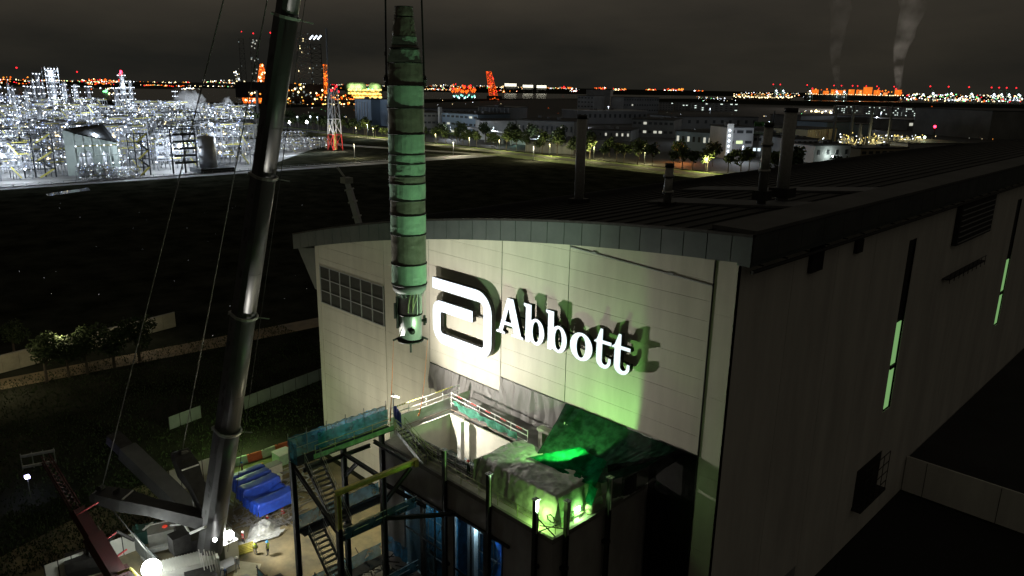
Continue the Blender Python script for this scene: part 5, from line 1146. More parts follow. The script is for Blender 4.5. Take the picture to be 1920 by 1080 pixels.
person((439, 1035), .02, -2.2, 'stand', 'worker in yellow vest half hidden beside the crane lamps', mDarkC, mDarkC, mHelW, mHiVis, S_)
person((424, 1084), .02, -1.0, 'bend', 'worker leaning forward at the foot of the crane boom', mBlueC, mDarkC, mHelW, None, S_)
person((392, 912), .02, .6, 'stand', 'worker in red vest by the white corrugated hoarding', mDarkC, mDarkC, mHelY, mRedC, S_)
person(None, 0, 2.6, 'reach', 'worker in dark clothes and red helmet at the shaft edge, left of two', mDarkC, mDarkC, mHelR, None, 1.0, (-44.95, 39.85, PZ + .01))
person(None, 0, 2.9, 'reach', 'worker in dark red jacket and red helmet by the shaft corner, right of two', mat('dark_red_cloth', (.25, .05, .045), .8), mDarkC, mHelR, None, 1.0, (-43.6, 41.9, PZ + .5))
tag(MB().cbox((-43.7, 41.9, PZ + .25), 1.2, 1.2, .5).build('low_crate', mConcD, origin=(-43.7, 41.9, PZ)), 'low dark platform box under the right-hand worker at the shaft', 'box')
for k in range(4): pass
#@@PART4
# ================================================================== REFINERY
RR = random.Random(11)
def unit(kind, w, d, h, seed):
    """a process unit at the origin: w along Y, d along X (front at x=0, rest at -x), h high"""
    r = random.Random(seed); t = blank(kind)
    lam = MB()
    def lampat(x, y, z, s=None):
        q = r.random(); lam.mat(0 if q < .70 else (1 if q < .80 else 2)); lam.octa((x, y, z), s or (r.uniform(.20, .50) if r.random() < .93 else r.uniform(.7, 1.1)))
    if kind in ('pipe_structure', 'open_rack', 'equipment_deck'):
        nx = max(2, int(d / 7)); ny = max(2, int(w / 7)); nz = max(2, int(h / 5.5)); fr = MB(); dk = MB(); pp = MB(); eq = MB(); yl = MB()
        for i in range(nx + 1):
            for j in range(ny + 1):
                hh = h * (1 if r.random() < .75 else .7); fr.beam((-d * i / nx, w * j / ny, 0), (-d * i / nx, w * j / ny, hh), .35)
        for k in range(1, nz + 1):
            z = h * k / nz
            for i in range(nx + 1): fr.beam((-d * i / nx, 0, z), (-d * i / nx, w, z), .3, .4)
            for j in range(ny + 1): fr.beam((0, w * j / ny, z), (-d, w * j / ny, z), .3, .4)
            for i in range(nx):
                for j in range(ny):
                    x0, x1, y0, y1 = -d * (i + 1) / nx, -d * i / nx, w * j / ny, w * (j + 1) / ny
                    if r.random() < .45: dk.box(x0 + .3, y0 + .3, z - .1, x1 - .3, y1 - .3, z)
                    q = r.random()
                    if q < .30: eq.tube((x0 + 2, y0 + 1.2, z + 1.5), (x0 + 2, y1 - 1.2, z + 1.5), r.uniform(.7, 1.3), 8)
                    elif q < .52: eq.lathe((x0 + 2.5, y0 + 3, z), [(.9, 0), (.9, 2.8), (.3, 3.4)], 8)
                    elif q < .70: eq.box(x0 + 1, y0 + 1, z, x0 + 3.6, y0 + 4, z + r.uniform(1.4, 3))
                    if r.random() < .30: yl.beam((x1, y0, z + 1.1), (x1, y1, z + 1.1), .22, .5)
                    for _ in range(r.choice((1, 2, 2, 3, 4))): lampat(x1 - r.random() * 5, y0 + r.random() * 6, z + r.uniform(-1.2, 2.2))
            for _ in range(7):
                x = -r.random() * d; zz = z + r.uniform(.4, 2.2); a, c = sorted((r.random() * w, r.random() * w)); pp.tube((x, a, zz), (x, c + 2, zz), r.uniform(.12, .35), 6)
            for _ in range(4): y = r.random() * w; zz = z + r.uniform(.3, 2); pp.tube((0, y, zz), (-d, y, zz), r.uniform(.12, .3), 6)
        for j in range(ny):
            if r.random() < .5: k = r.randrange(nz); fr.beam((0.05, w * j / ny, h * k / nz), (0.05, w * (j + 1) / ny, h * (k + 1) / nz), .22)
        for _ in range(14): x, y, z = -r.random() * d, r.random() * w, r.random() * h * .6; pp.tube((x, y, z), (x, y, z + r.uniform(3, 10)), r.uniform(.12, .4), 6)
        for q in range(nz):  # stair zigzag on the face
            y = w * .82; fr.beam((.5, y, h * q / nz), (.5, y - 4 * (-1) ** q, h * (q + 1) / nz), .25, .5)
            if q % 2 == 0: yl.beam((.8, y, h * q / nz + 1), (.8, y - 4 * (-1) ** q, h * (q + 1) / nz + 1), .12, .6)
        fr.build('steel_frame', mRefD if seed % 3 == 0 else mRefS, t, kind='stuff'); dk.build('deck', mRefS, t, kind='stuff'); pp.build('pipework', mRefV, t); eq.build('vessels', mRefV, t, False, None, None, 'stuff'); yl.build('handrails', mYel, t, kind='stuff')
    elif kind == 'column_group':
        fr = MB(); pp = MB(); n = r.choice((2, 3, 3, 4))
        for q in range(n):
            y = w * (q + .5) / n; x = -d * r.uniform(.25, .75); hh = h * r.uniform(.6, 1) if q else h; rad = r.uniform(1.0, 2.1)
            MB().lathe((x, y, 0), [(rad * 1.1, 0), (rad, 2), (rad, hh * .7), (rad * .8, hh * .74), (rad * .8, hh - 1), (rad * .3, hh)], 14).build('column', mRefV, t, True)
            for z in range(6, int(hh), 6): 
                fr.lathe((x, y, z), [(rad + .1, 0), (rad + 1.5, 0), (rad + 1.5, .15), (rad + .1, .15)], 10)
                for _ in range(3): a = r.random() * 6.3; lampat(x + (rad + 1.4) * math.cos(a), y + (rad + 1.4) * math.sin(a), z + 1.6)
                lampat(x + rad + 1.6, y + r.uniform(-1, 1), z + 1.4, .5)
            pp.tube((x + rad + .6, y + .5, 0), (x + rad + .6, y + .5, hh - 2), .28, 6); pp.path([(x, y, hh), (x + 1.5, y, hh + 1.2), (x + rad + 1.6, y, hh - 1), (x + rad + 1.6, y, hh * .3)], .3, 6)
        for k in range(1, 4):
            z = k * 5
            for x in (0, -d): fr.beam((x, 0, z), (x, w, z), .3)
            for y in (0, w / 2, w): fr.beam((0, y, z), (-d, y, z), .3)
            for _ in range(6): lampat(-r.random() * d, r.random() * w, z + 1)
            for _ in range(5): x = -r.random() * d; pp.tube((x, 0, z + .7), (x, w, z + .7), r.uniform(.15, .4), 6)
        for x in (0, -d):
            for y in (0, w / 2, w): fr.beam((x, y, 0), (x, y, 15), .35)
        for _ in range(8): y = r.random() * w; pp.lathe((-d * r.random(), y, 0), [(1.2, 0), (1.2, r.uniform(3, 6)), (.4, 7)], 8)
        fr.build('platforms', mRefS, t); pp.build('pipework', mRefV, t)
    elif kind == 'tank_group':
        n = 2
        for q in range(n):
            y = w * (q + .5) / n; rad = w / n * .42; hh = h * r.uniform(.4, .6); tk = MB().lathe((-d / 2, y, 0), [(rad, 0), (rad, hh), (rad * .5, hh + 1.2), (.3, hh + 1.8)], 20).build('tank', mRefV, t, True)
            rl = MB(); rl.lathe((-d / 2, y, hh), [(rad, .9), (rad + .05, .9), (rad + .05, 1.05), (rad, 1.05)], 20); rl.beam((-d / 2 + rad + .4, y, 0), (-d / 2 + rad * .8, y + rad * .8, hh), .3, .6); rl.build('tank_rail', mRefS, tk)
            for k in range(9): a = k * .7; lampat(-d / 2 + (rad + .6) * math.cos(a), y + (rad + .6) * math.sin(a), r.choice((2, hh + 1.4)))
        pp = MB()
        for _ in range(10): x = r.random() * 2 - .5; pp.tube((x, 0, 1 + r.random() * 3), (x, w, 1 + r.random() * 3), .22, 6)
        for k in range(8): pp.beam((.5, w * k / 7, 0), (.5, w * k / 7, 5), .25); lampat(.8, w * k / 7, 5)
        pp.build('pipe_rack', mRefS, t)
    elif kind == 'furnace_block':
        fb = MB(); fb.box(-d * .85, w * .1, 2.5, -d * .1, w * .9, h * .5); fb.add([(-d * .85, w * .1, h * .5), (-d * .1, w * .1, h * .5), (-d * .1, w * .9, h * .5), (-d * .85, w * .9, h * .5), (-d * .6, w * .35, h * .68), (-d * .35, w * .35, h * .68), (-d * .35, w * .65, h * .68), (-d * .6, w * .65, h * .68)], [(0, 1, 5, 4), (1, 2, 6, 5), (2, 3, 7, 6), (3, 0, 4, 7), (4, 5, 6, 7)]); fb.build('firebox', mRefS, t)
        MB().lathe((-d * .47, w * .5, 0), [(1.9, h * .66), (1.6, h)], 14).build('stack', mRefV, t, True)
        fr = MB()
        for k in range(5):
            y = w * k / 4
            for x in (0, -d): fr.beam((x, y, 0), (x, y, h * .55), .35)
            fr.beam((0, y, h * .55), (-d, y, h * .55), .3)
        for z in (h * .2, h * .38, h * .55):
            fr.beam((0, 0, z), (0, w, z), .3, .5); fr.beam((-d, 0, z), (-d, w, z), .3, .5)
            for _ in range(10): lampat(.4, r.random() * w, z + 1.4)
        for _ in range(8): fr.tube((1.2, 0, 1 + r.random() * 5), (1.2, w, 1 + r.random() * 5), .25, 6)
        fr.build('platforms', mRefS, t)
    if lam.f: lam.build('lamps', [eWhite, eWarm, emit('cool_lamp', (.45, .58, 1), 2.6)], t, kind='stuff')
    return t
protos = []
for k, (kd, w, d, h) in enumerate((('pipe_structure', 28, 21, 24), ('pipe_structure', 28, 21, 31), ('open_rack', 28, 14, 17), ('equipment_deck', 28, 21, 13), ('column_group', 26, 16, 36), ('column_group', 26, 16, 46), ('furnace_block', 26, 20, 30), ('tank_group', 30, 15, 16), ('open_rack', 28, 21, 27), ('pipe_structure', 28, 28, 20))):
    protos.append((unit(kd, w, d, h, 30 + k), kd, h))
rows = [(-462, 0), (-498, 1), (-536, 2), (-576, 3), (-620, 4), (-668, 5), (-722, 6), (-782, 7), (-850, 8), (-925, 9), (-1005, 10), (-1095, 11)]
rown = ['front', 'second', 'third', 'fourth', 'fifth', 'sixth', 'seventh', 'eighth', 'ninth', 'tenth', 'eleventh', 'rearmost']
ordn = ['leftmost', 'second', 'third', 'fourth', 'fifth', 'sixth', 'seventh', 'eighth', 'ninth', 'tenth', 'eleventh', 'twelfth', 'thirteenth', 'fourteenth', 'fifteenth', 'sixteenth', 'seventeenth', 'eighteenth']
desc = {'pipe_structure': 'white-lit steel pipe structure of stacked decks', 'open_rack': 'open lamp-lit pipe rack with vessels', 'equipment_deck': 'low lamp-lit equipment deck', 'column_group': 'group of tall lit process columns', 'furnace_block': 'furnace block with a stack and lamps', 'tank_group': 'pair of pale storage tanks with lamps'}
first = set(); ulist = []
for X, ri in rows:
    def yfor(px):
        lo, hi = -200.0, 900.0
        for _ in range(40):
            mid = (lo + hi) / 2
            if to_px((X, mid, 0))[0] < px: lo = mid
            else: hi = mid
        return lo
    ya = yfor(-70); yb = yfor(488 if ri < 10 else 470); n = int((yb - ya) / 31.5); off = (yb - ya - n * 31.5) / 2; q = 0
    for i in range(n):
        y = ya + off + i * 31.5; px = to_px((X, y + 14, 0))[0]
        if ri == 0 and 150 < px < 235: continue           # the open-fronted house stands here
        if ri >= 9 and 180 < px < 235: continue
        left = px < 190
        if ri == 0: k = RR.choice((2, 8, 3, 2, 8))
        elif ri < 3: k = RR.choice((0, 2, 3, 8, 7, 9, 6))
        elif ri < 7: k = RR.choice((0, 1, 4, 8, 9, 6, 0)) if left else RR.choice((0, 2, 3, 9, 7, 8))
        elif ri < 9: k = RR.choice((1, 4, 5, 0, 8)) if left else RR.choice((0, 9, 8, 3, 6))
        else: k = RR.choice((1, 5, 4, 8)) if left else RR.choice((9, 3, 2, 7))
        pr, kd, h = protos[k]
        if k not in first: u_ = pr; first.add(k)
        else: u_ = clone(pr)
        u_.location = (X + RR.uniform(-4, 4), y + RR.uniform(-1.5, 1.5), .03); sc = RR.uniform(.9, 1.12)
        mir = -1 if RR.random() < .0 else 1; u_.scale = (1, 1, sc)
        u_['category'] = 'process unit'; u_['group'] = 'process units of the refinery'; u_['label'] = '%s, %s from left in the %s refinery row' % (desc[kd], ordn[q] if q < len(ordn) else 'last', rown[ri]); q += 1
    ulist.append((X, ya, yb))
for k, (pr, kd, h) in enumerate(protos):
    if k not in first:
        for c in list(pr.children): 
            for g in list(c.children): bpy.data.objects.remove(g)
            bpy.data.objects.remove(c)
        bpy.data.objects.remove(pr)
for X, ya, yb in ulist[::1]:
    n = 4 if X > -700 else 5
    for k in range(n): lamp('refinery_lamp', (X + 14, ya + (yb - ya) * (k + .5) / n, 13 + 10 * (k % 2)), 21000 * (1 if X > -700 else 1.7), COOL, 'POINT', .6)
# open-fronted house with a dark sloped roof, in the front row
oh = thing('process_house', 'tall open-fronted pale house with a dark sloping roof at the refinery front', 'building', site(205, 338, 0)); p0 = site(153, 338, 0); p1 = site(232, 333, 0); X = p0.x - 3; y0, y1 = p0.y, p1.y
b = MB()
for o_ in (0, .6): b.add([(X - 20, y0, 25.5 - o_), (X, y0, 24.6 - o_), (X, y1, 19.0 - o_), (X - 20, y1, 27.5 - o_)], [(0, 1, 2, 3) if o_ == 0 else (3, 2, 1, 0)])
b.build('roof', mRefD, oh)
mHouse = mat('house_sheet', (.42, .48, .44), .7, 0, .1, .2)
b = MB(); b.add([(X - 20, y1, 0), (X, y1, 0), (X, y1, 18.2), (X - 20, y1, 26.7), (X - 20, y1 - .4, 0), (X, y1 - .4, 0), (X, y1 - .4, 18.2), (X - 20, y1 - .4, 26.7)], [(0, 1, 2, 3), (7, 6, 5, 4), (1, 5, 6, 2)]); b.box(X - 20, y0, 0, X - 19.6, y1 - .5, 24.5); b.build('wall', mHouse, oh)
for k in range(6): MB().beam((X, y0 + (y1 - y0) * k / 5, 0), (X, y0 + (y1 - y0) * k / 5, 24 - 1.1 * k), .5).build('post', mHouse, oh)
for z in (6, 12, 17.5): MB().beam((X + .1, y0, z), (X + .1, y1, z), .35, .5).build('beam', mHouse if z < 17 else mYel, oh)
for k in range(4): MB().lathe((X - 8 - (k % 2) * 8, y0 + 5 + k * 5.5, 0), [(1.6, 0), (1.6, 12), (.6, 13.5)], 12).build('vessel', mRefV, oh, True)
b = MB()
for k in range(14): b.octa((X + .6, y0 + (y1 - y0) * (k % 7) / 6, 8 if k < 7 else 17.5), .4)
b.build('lamps', eWhite, oh, kind='stuff'); lamp('refinery_lamp', (X - 4, (y0 + y1) / 2, 15), 5000, COOL, 'POINT', 1); lamp('refinery_lamp', (X + 10, y1, 9), 4000, COOL, 'POINT', 1)
for q, (dy, sz, lb) in enumerate(((0, .42, 'low lit pipe bank in front of the left half of the process house'), (14, .30, 'low lit pipe bank in front of the right half of the process house'))):
    u_ = clone(protos[2][0]); u_.location = (X + 9, y0 - 2 + dy, 0); u_.scale = (.5, .55, sz); u_['category'] = 'process unit'; u_['group'] = 'process units of the refinery'; u_['label'] = lb
def tower(px, base_y, top_y, r, label, m_=mRefV, red=False, plats=True, name='process_column', lamps=True, pxtop=None):
    p = site(px, base_y, 0); h = 5
    while to_px((p.x, p.y, h))[1] > top_y and h < 200: h += .5
    t = thing(name, label, 'tower', p)
    MB().lathe(p, [(r * 1.15, 0), (r, 3), (r, h * .72), (r * .85, h * .75), (r * .85, h - 1), (r * .4, h)], 16).build('shell', m_, t, True)
    fr = MB(); lm = MB()
    if plats:
        for z in range(12, int(h) + 1, 7):
            fr.lathe((p.x, p.y, z), [(r + .1, 0), (r + 2.2, 0), (r + 2.2, .25), (r + .1, .25)], 10); fr.lathe((p.x, p.y, z + 1.2), [(r + 2.1, 0), (r + 2.25, 0), (r + 2.25, .12), (r + 2.1, .12)], 10)
            for k in range(4): a = k * 1.57 + z; lm.octa((p.x + (r + 2) * math.cos(a), p.y + (r + 2) * math.sin(a), z + 2), .55)
            lm.octa((p.x + r + 2.2, p.y - (r + 1) * .3, z + 1.8), .75)
        fr.tube((p.x + r + .7, p.y, 0), (p.x + r + .7, p.y, h - 2), .35, 6); fr.build('platforms', mRefS, t)
        if lamps: lm.build('lamps', eWhite, t, kind='stuff')
    if red: MB().ball((p.x, p.y, h + 1), 1.4, 8).build('warning_light', emit('hot_red', (1, .02, .05), 14), t)
    return t, p, h
def square_tower(px, base_y, top_y, w, label):
    p = site(px, base_y, 0); h = 5
    while to_px((p.x, p.y, h))[1] > top_y: h += .5
    t = thing('process_tower', label, 'tower', p); fr = MB(); lm = MB(); dk = MB()
    for i in (-1, 1):
        for j in (-1, 1): fr.beam((p.x + i * w, p.y + j * w, 0), (p.x + i * w, p.y + j * w, h), .6)
    z = 8
    while z < h:
        for i in (-1, 1): fr.beam((p.x + i * w, p.y - w, z), (p.x + i * w, p.y + w, z), .4, .6); fr.beam((p.x - w, p.y + i * w, z), (p.x + w, p.y + i * w, z), .4, .6); fr.beam((p.x + w, p.y - i * w, z - 6), (p.x + w, p.y + i * w, z), .25)
        if z > h * .3: dk.box(p.x - w + .3, p.y - w + .3, z - .1, p.x + w - .3, p.y + w - .3, z + .1)
        for k in range(5): lm.octa((p.x + w + .5, p.y - w + 2 * w * k / 4, z + 2), .6)
        z += 6.5
    MB().lathe(p, [(w * .6, 0), (w * .6, h - 3), (w * .2, h)], 14).build('vessel', mRefV, t, True)
    fr.build('steel_frame', mRefS, t); dk.build('deck', mRefD, t); lm.build('lamps', eWhite, t, kind='stuff'); return p, h
p, h = square_tower(107, 232, 126, 6.5, 'tall square lit tower rising highest at the left of the refinery'); lamp('refinery_lamp', (p.x + 14, p.y, h - 8), 26000, COOL, 'POINT', .7)
tower(82, 236, 137, 2.4, 'slim lit column just left of the tallest refinery tower')
t, p, h = tower(238, 232, 136, 3.2, 'tall lit column with a glaring red lamp on top', red=True); lamp('red_tower_lamp', (p.x + 3, p.y - 2, h + 2), 9000, (1, .03, .06), 'POINT', 1)
lamp('refinery_lamp', (p.x + 12, p.y, h - 14), 24000, COOL, 'POINT', .7)
tower(252, 230, 150, 2.6, 'lit column right behind the red-lamped column'); tower(4, 236, 143, 3.0, 'lit process column cut by the left edge of the picture'); tower(62, 232, 165, 3.0, 'shorter lit column between edge column and slim column'); tower(225, 236, 166, 2.4, 'short lit column on the left of the red-lamped column')
tower(143, 268, 182, 3.0, 'bare grey stack in front of the refinery lights, left part', mGreyP, plats=False, name='bare_stack'); tower(346, 246, 196, 3.0, 'bare grey stack in the middle of the refinery lights', mGreyP, plats=False, name='bare_stack')
tower(484, 214, 170, 2.2, 'thin bare stack in front of the orange rig', mGreyP, plats=False, name='bare_stack'); tower(332, 216, 172, 1.8, 'thin lit column in front of the steam cloud'); tower(474, 214, 186, 2.2, 'low lit column left of the thin bare stack')
tower(150, 226, 158, 2.6, 'lit column to the right of the tallest refinery tower'); tower(173, 226, 166, 2.4, 'lit column standing second right of the tallest refinery tower')
tk = thing('storage_tank', 'plain upright grey tank on a dark plinth at the refinery front', 'tank', site(390, 322, 0)); p = site(392, 322, 0); MB().lathe(p + Vector((0, 0, 2)), [(5.0, 0), (5.0, 18), (4.0, 18.6), (.5, 19.2)], 22).build('shell', mRefV, tk, True); MB().box(p.x - 8, p.y - 8, 0, p.x + 8, p.y + 12, 2.6).build('plinth', mRefD, tk)
db = thing('warehouse_shed', 'dark shallow-roofed shed among the refinery lights, left of the boom', 'building', site(440, 258, 0)); a = site(397, 262, 0); c = site(478, 258, 0)
b = MB(); b.box(a.x - 22, a.y, 0, a.x, a.y + (c.y - a.y), 13); b.build('wall', mGreyP, db); b = MB(); b.add([(a.x + 1, a.y - 1, 13), (a.x + 1, c.y + 1, 13), (a.x - 11, c.y + 1, 16.5), (a.x - 11, a.y - 1, 16.5), (a.x - 23, c.y + 1, 13), (a.x - 23, a.y - 1, 13)], [(0, 1, 2, 3), (3, 2, 4, 5)]); b.build('roof', mRefD, db)
lf = thing('ladder_frame', 'black open frame with dark shelves in front of the refinery lights', 'frame', site(345, 325, 0)); a = site(326, 326, 0); c = site(371, 323, 0)
for k in range(3): q = a.lerp(c, k / 2); MB().beam(q, q + Vector((0, 0, 25)), .7).build('post', mRefD, lf)
for z in (6, 10, 14, 18, 22): MB().beam(a.lerp(c, .1) + Vector((0, 0, z)), c + Vector((0, 0, z)), .3, 1.3).build('shelf', mRefD, lf)
MB().beam(a + Vector((0, 0, 25)), c + Vector((0, 0, 25)), .7).build('top_beam', mRefD, lf)
for nm, x0, x1, yb in (('left', 48, 106, 334), ('right', 246, 283, 330)):
    sf = thing('access_tower', 'dark steel frame at the refinery front, %s one, with zigzag yellow stairs' % nm, 'frame', site(x0, yb, 0)); a = site(x0, yb, 0); c = site(x1, yb - 2, 0)
    for k in range(4): q = a.lerp(c, k / 3); MB().beam(q, q + Vector((0, 0, 23)), .55).build('post', mRefD, sf)
    for k in range(5): MB().beam(a + Vector((0, 0, 4.6 * (k + 1))), c + Vector((0, 0, 4.6 * (k + 1))), .4, .5).build('beam', mRefD, sf)
    for k in range(5):
        q0, q1 = (a.lerp(c, .45), a.lerp(c, .95)) if k % 2 == 0 else (a.lerp(c, .95), a.lerp(c, .45)); MB().beam(q0 + Vector((1, 0, 4.6 * k)), q1 + Vector((1, 0, 4.6 * (k + 1))), .4, .9).build('stair_flight', mYel if k % 2 == 0 else mRefD, sf)
# front fence posts, kerb and small fittings along the apron
b = MB()
for k in range(60): y = -20 + k * 5.5; b.beam((-430, y, 0), (-430, y, 1.6), .2)
b.beam((-430, -20, 1.5), (-430, 305, 1.5), .12); b.beam((-430, -20, .2), (-430, 305, .2), .25, .5)
tag(b.build('boundary_fence', mRefS, origin=(-430, 140, 0)), 'low fence along the near edge of the refinery apron', 'fence')
def streetlamp(px, y, h=9, w=500, col=WARM, em=None, lab='', s=.55, lit=True):
    p = site(px, y, 0); t = thing('street_or_fill_lamp', lab, 'street lamp', p, 'street lamps in the distance')
    s *= .7; b = MB(); b.tube(p, p + Vector((0, 0, h)), .18, 6); b.tube(p + Vector((0, 0, h)), p + Vector((1.2, -1.2, h + .3)), .12, 5); b.build('pole', mRefD, t); MB().ball(p + Vector((1.2, -1.2, h + .1)), s, 6).build('lamp_head', em or eWarm, t)
    if lit: lamp('street_or_fill_light', p + Vector((1.2, -1.2, h - .8)), w, col, 'POINT', .5)
for k, (x, y, s, lab) in enumerate(((343, 318, 1.3, 'glaring flood lamp at the refinery front beside the black ladder frame'), (230, 330, 1.0, 'glaring flood lamp at the foot of the process house'), (54, 314, .8, 'bright flood lamp near the left stair frame'))):
    streetlamp(x, y, 14, 9000, COOL, eWhiteHot, lab, s)
# lower lit pipe area right of the boom and the bright masts
for k, (x, y, s) in enumerate(((545, 262, 1.4), (578, 262, 1.6), (560, 248, 1.0), (584, 247, 1.2), (597, 249, .8))):
    streetlamp(x, y, 16, 7000 if k < 2 else 2500, COOL, eWhiteHot if k < 2 else eWhite, ('brightest flood mast just right of the crane boom', 'second bright flood mast right of the crane boom', 'smaller flood mast behind the two bright ones, near the boom', 'upper right flood mast behind the two bright ones', 'faint far flood mast right of the bright group')[k], s)
for k, (x, y) in enumerate(((512, 288), (545, 282), (575, 280), (506, 268), (532, 266))):
    kk = 3 if 3 in first else 2
    u_ = clone(protos[2][0]); p = site(x, y, 0); u_.location = p; u_.scale = (.8, .8, .45); u_['category'] = 'process unit'; u_['group'] = 'process units of the refinery'; u_['label'] = ('low lit pipe unit right behind the crane boom', 'low lit pipe unit, middle of the near group right of the boom', 'low lit pipe unit closest to the striped mast', 'low lit pipe unit far behind the crane boom', 'low lit pipe unit under the bright flood masts')[k]
for k in range(4): p = site(505 + k * 30, 292 - k * 2, 0); lamp('refinery_lamp', (p.x + 8, p.y, 8), 5000, COOL, 'POINT', 1)
# red and white lattice mast
lm = thing('lattice_mast', 'red and white lattice mast with red lights standing beyond the field', 'mast', site(629, 283, 0)); p = site(629, 281, 0); hb = 62
for q, (z0, z1) in enumerate(((0, 12), (12, 24), (24, 36), (36, 47))):
    b = MB(); w0, w1 = 4.2 - 1.7 * z0 / 47, 4.2 - 1.7 * z1 / 47
    for i in (-1, 1):
        for j in (-1, 1): b.beam((p.x + i * w0, p.y + j * w0, z0), (p.x + i * w1, p.y + j * w1, z1), .6)
        b.beam((p.x + w0, p.y - i * w0, z0), (p.x + w1, p.y + i * w1, z1), .3); b.beam((p.x - i * w0, p.y - w0, z0), (p.x + i * w1, p.y - w1, z1), .5); b.beam((p.x + i * w1, p.y - w1, z1), (p.x + i * w1, p.y + w1, z1), .5); b.beam((p.x - w1, p.y + i * w1, z1), (p.x + w1, p.y + i * w1, z1), .5)
    b.build('lattice_stage', (mRed, mWhite, mRefS, mRefS)[q], lm)
MB().tube((p.x, p.y, 0), (p.x, p.y, 14), 1.0, 8).build('riser', mYel, lm); MB().tube((p.x - 2, p.y - 2, 14), (p.x - 2, p.y - 2, 92), .7, 8).build('upper_pole', mRefD, lm)
b = MB()
for dx, dy, z in ((3, -3, 46), (-4, 4, 47), (0, 5, 45), (2, 2, 49)): b.ball((p.x + dx, p.y + dy, z), .9, 6)
b.build('warning_light', eRed, lm); lamp('mast_lamp', (p.x + 16, p.y - 10, 5), 12000, (1, .9, .8), 'POINT', 1)

# ================================================================== TREES
def tree_mesh(seed, h, rad, n, sz=.55, trunk=.3):
    r = random.Random(seed); b = MB(); cl = []
    for k in range(9): a = r.random() * 6.28; q = r.random() ** .5 * rad * .75; cl.append(Vector((q * math.cos(a), q * math.sin(a), h * r.uniform(.48, .92))))
    for k in range(n):
        c = r.choice(cl); v = Vector((r.gauss(0, 1), r.gauss(0, 1), r.gauss(0, .7))); v = v.normalized() * rad * .48 * r.random() ** .4; p = c + v
        a = Vector((r.uniform(-1, 1), r.uniform(-1, 1), r.uniform(-.6, .6))).normalized() * sz * r.uniform(.6, 1.3); d = a.cross(Vector((r.uniform(-1, 1), r.uniform(-1, 1), r.uniform(-1, 1)))).normalized() * sz * .7
        b.add([p - a, p + d, p + a, p - d], [(0, 1, 2, 3)])
    t = MB(); t.tube((0, 0, 0), (0, 0, h * .5), trunk, 7, trunk * .6)
    for c in cl: t.tube((0, 0, h * .4), c, trunk * .4, 5, trunk * .12)
    return b, t
def tree_proto(seed, h, rad, n, m_, sz=.55): 
    root = blank('tree'); b, t = tree_mesh(seed, h, rad, n, sz); b.build('crown', m_, root); t.build('trunk', mBark, root); return root
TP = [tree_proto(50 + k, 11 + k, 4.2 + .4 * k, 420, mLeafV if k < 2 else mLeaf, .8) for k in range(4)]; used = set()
def plant_tree(k, p, s, rot, lab, g):
    t = TP[k] if k not in used else clone(TP[k]); used.add(k); t.location = p; t.scale = (s, s, s); t.rotation_euler = (0, 0, rot); t['label'] = lab; t['category'] = 'tree'; t['group'] = g; return t
lampnames = ((735, 'hanging column'), (817, 'white stair shaft office'), (880, 'ramp building'), (936, 'turquoise canopy'), (1030, 'left face of the tall plain stack'), (1113, 'right face of the tall plain stack'), (1208, 'low pale factory'), (1322, 'lit stairwell building'), (668, 'dark blue finned block'), (600, 'bright flood masts'))
ordw = ('', 'second ', 'third ', 'fourth ', 'fifth ', 'sixth ', 'seventh ', 'eighth ', 'ninth ', 'tenth ', 'eleventh ', 'twelfth ', 'thirteenth ', 'fourteenth ', 'fifteenth ', 'sixteenth ', 'seventeenth ', 'eighteenth ', 'nineteenth ', 'twentieth ', 'twenty-first ', 'twenty-second ', 'twenty-third ', 'twenty-fourth ', 'twenty-fifth ', 'twenty-sixth ', 'twenty-seventh ')
cnt = {}
def tree_label(kind, X, Y):
    px = to_px((X, Y, 0))[0]; q = min(lampnames, key=lambda a: abs(a[0] - px)); side = 'left of' if px < q[0] else 'right of'; k = (kind, q[1], side); cnt[k] = cnt.get(k, 0) + 1
    return (kind, q[1], side, abs(px - q[0]))
rt = random.Random(5); todo = []
for i in range(78):
    X = -150 - i * 11.5; yy = 424 - (X + 120) * .0322 + rt.uniform(1, 9)
    todo.append((rt.randrange(4), (X + rt.uniform(-3, 3), yy, 0), rt.uniform(.75, 1.3), rt.random() * 6, tree_label('roadside tree', X, yy), 'row of trees along the lamp-lit road'))
for i in range(26):
    X = -180 - i * 30; yy = 440 - (X + 120) * .0322 + rt.uniform(4, 26)
    todo.append((2 + rt.randrange(2), (X, yy, 0), rt.uniform(1.0, 1.5), rt.random() * 6, tree_label('taller back-row tree', X, yy), 'taller trees behind the roadside row'))
for key in sorted(set(t[4][:3] for t in todo)):
    for n_, t in enumerate(sorted((t for t in todo if t[4][:3] == key), key=lambda t: t[4][3])):
        plant_tree(t[0], t[1], t[2], t[3], '%s%s %s the %s' % (ordw[min(n_, 26)], key[0], key[2], key[1]), t[5])
lit = ((735, 258, 'beside the hanging column'), (817, 268, 'below the white stair tower office'), (880, 276, 'below the ramp building'), (936, 281, 'by the turquoise canopy'), (1030, 290, 'left of the tall plain roof stack'), (1113, 296, 'right of the tall plain roof stack'), (1208, 305, 'where the trees thin out'), (1322, 320, 'nearest the lit stairwell building'))
for x, y, w_ in lit: streetlamp(x, y + 3, 9, 13000, (1, .93, .42), eWarm, 'street lamp on the tree-lined road ' + w_, .5)
for x, y, w_ in ((620, 252, 'far left part of the road, near the striped mast'), (668, 256, 'the road below the dark blue block'), (700, 258, 'the road just left of the hanging column')): streetlamp(x, y, 9, 13000, (1, .93, .42), eWarm, 'street lamp on ' + w_, .5)
streetlamp(1276, 306, 9, 14000, (1, .30, .06), eOr, 'orange street lamp among the trees right of the short vent stack', .8)
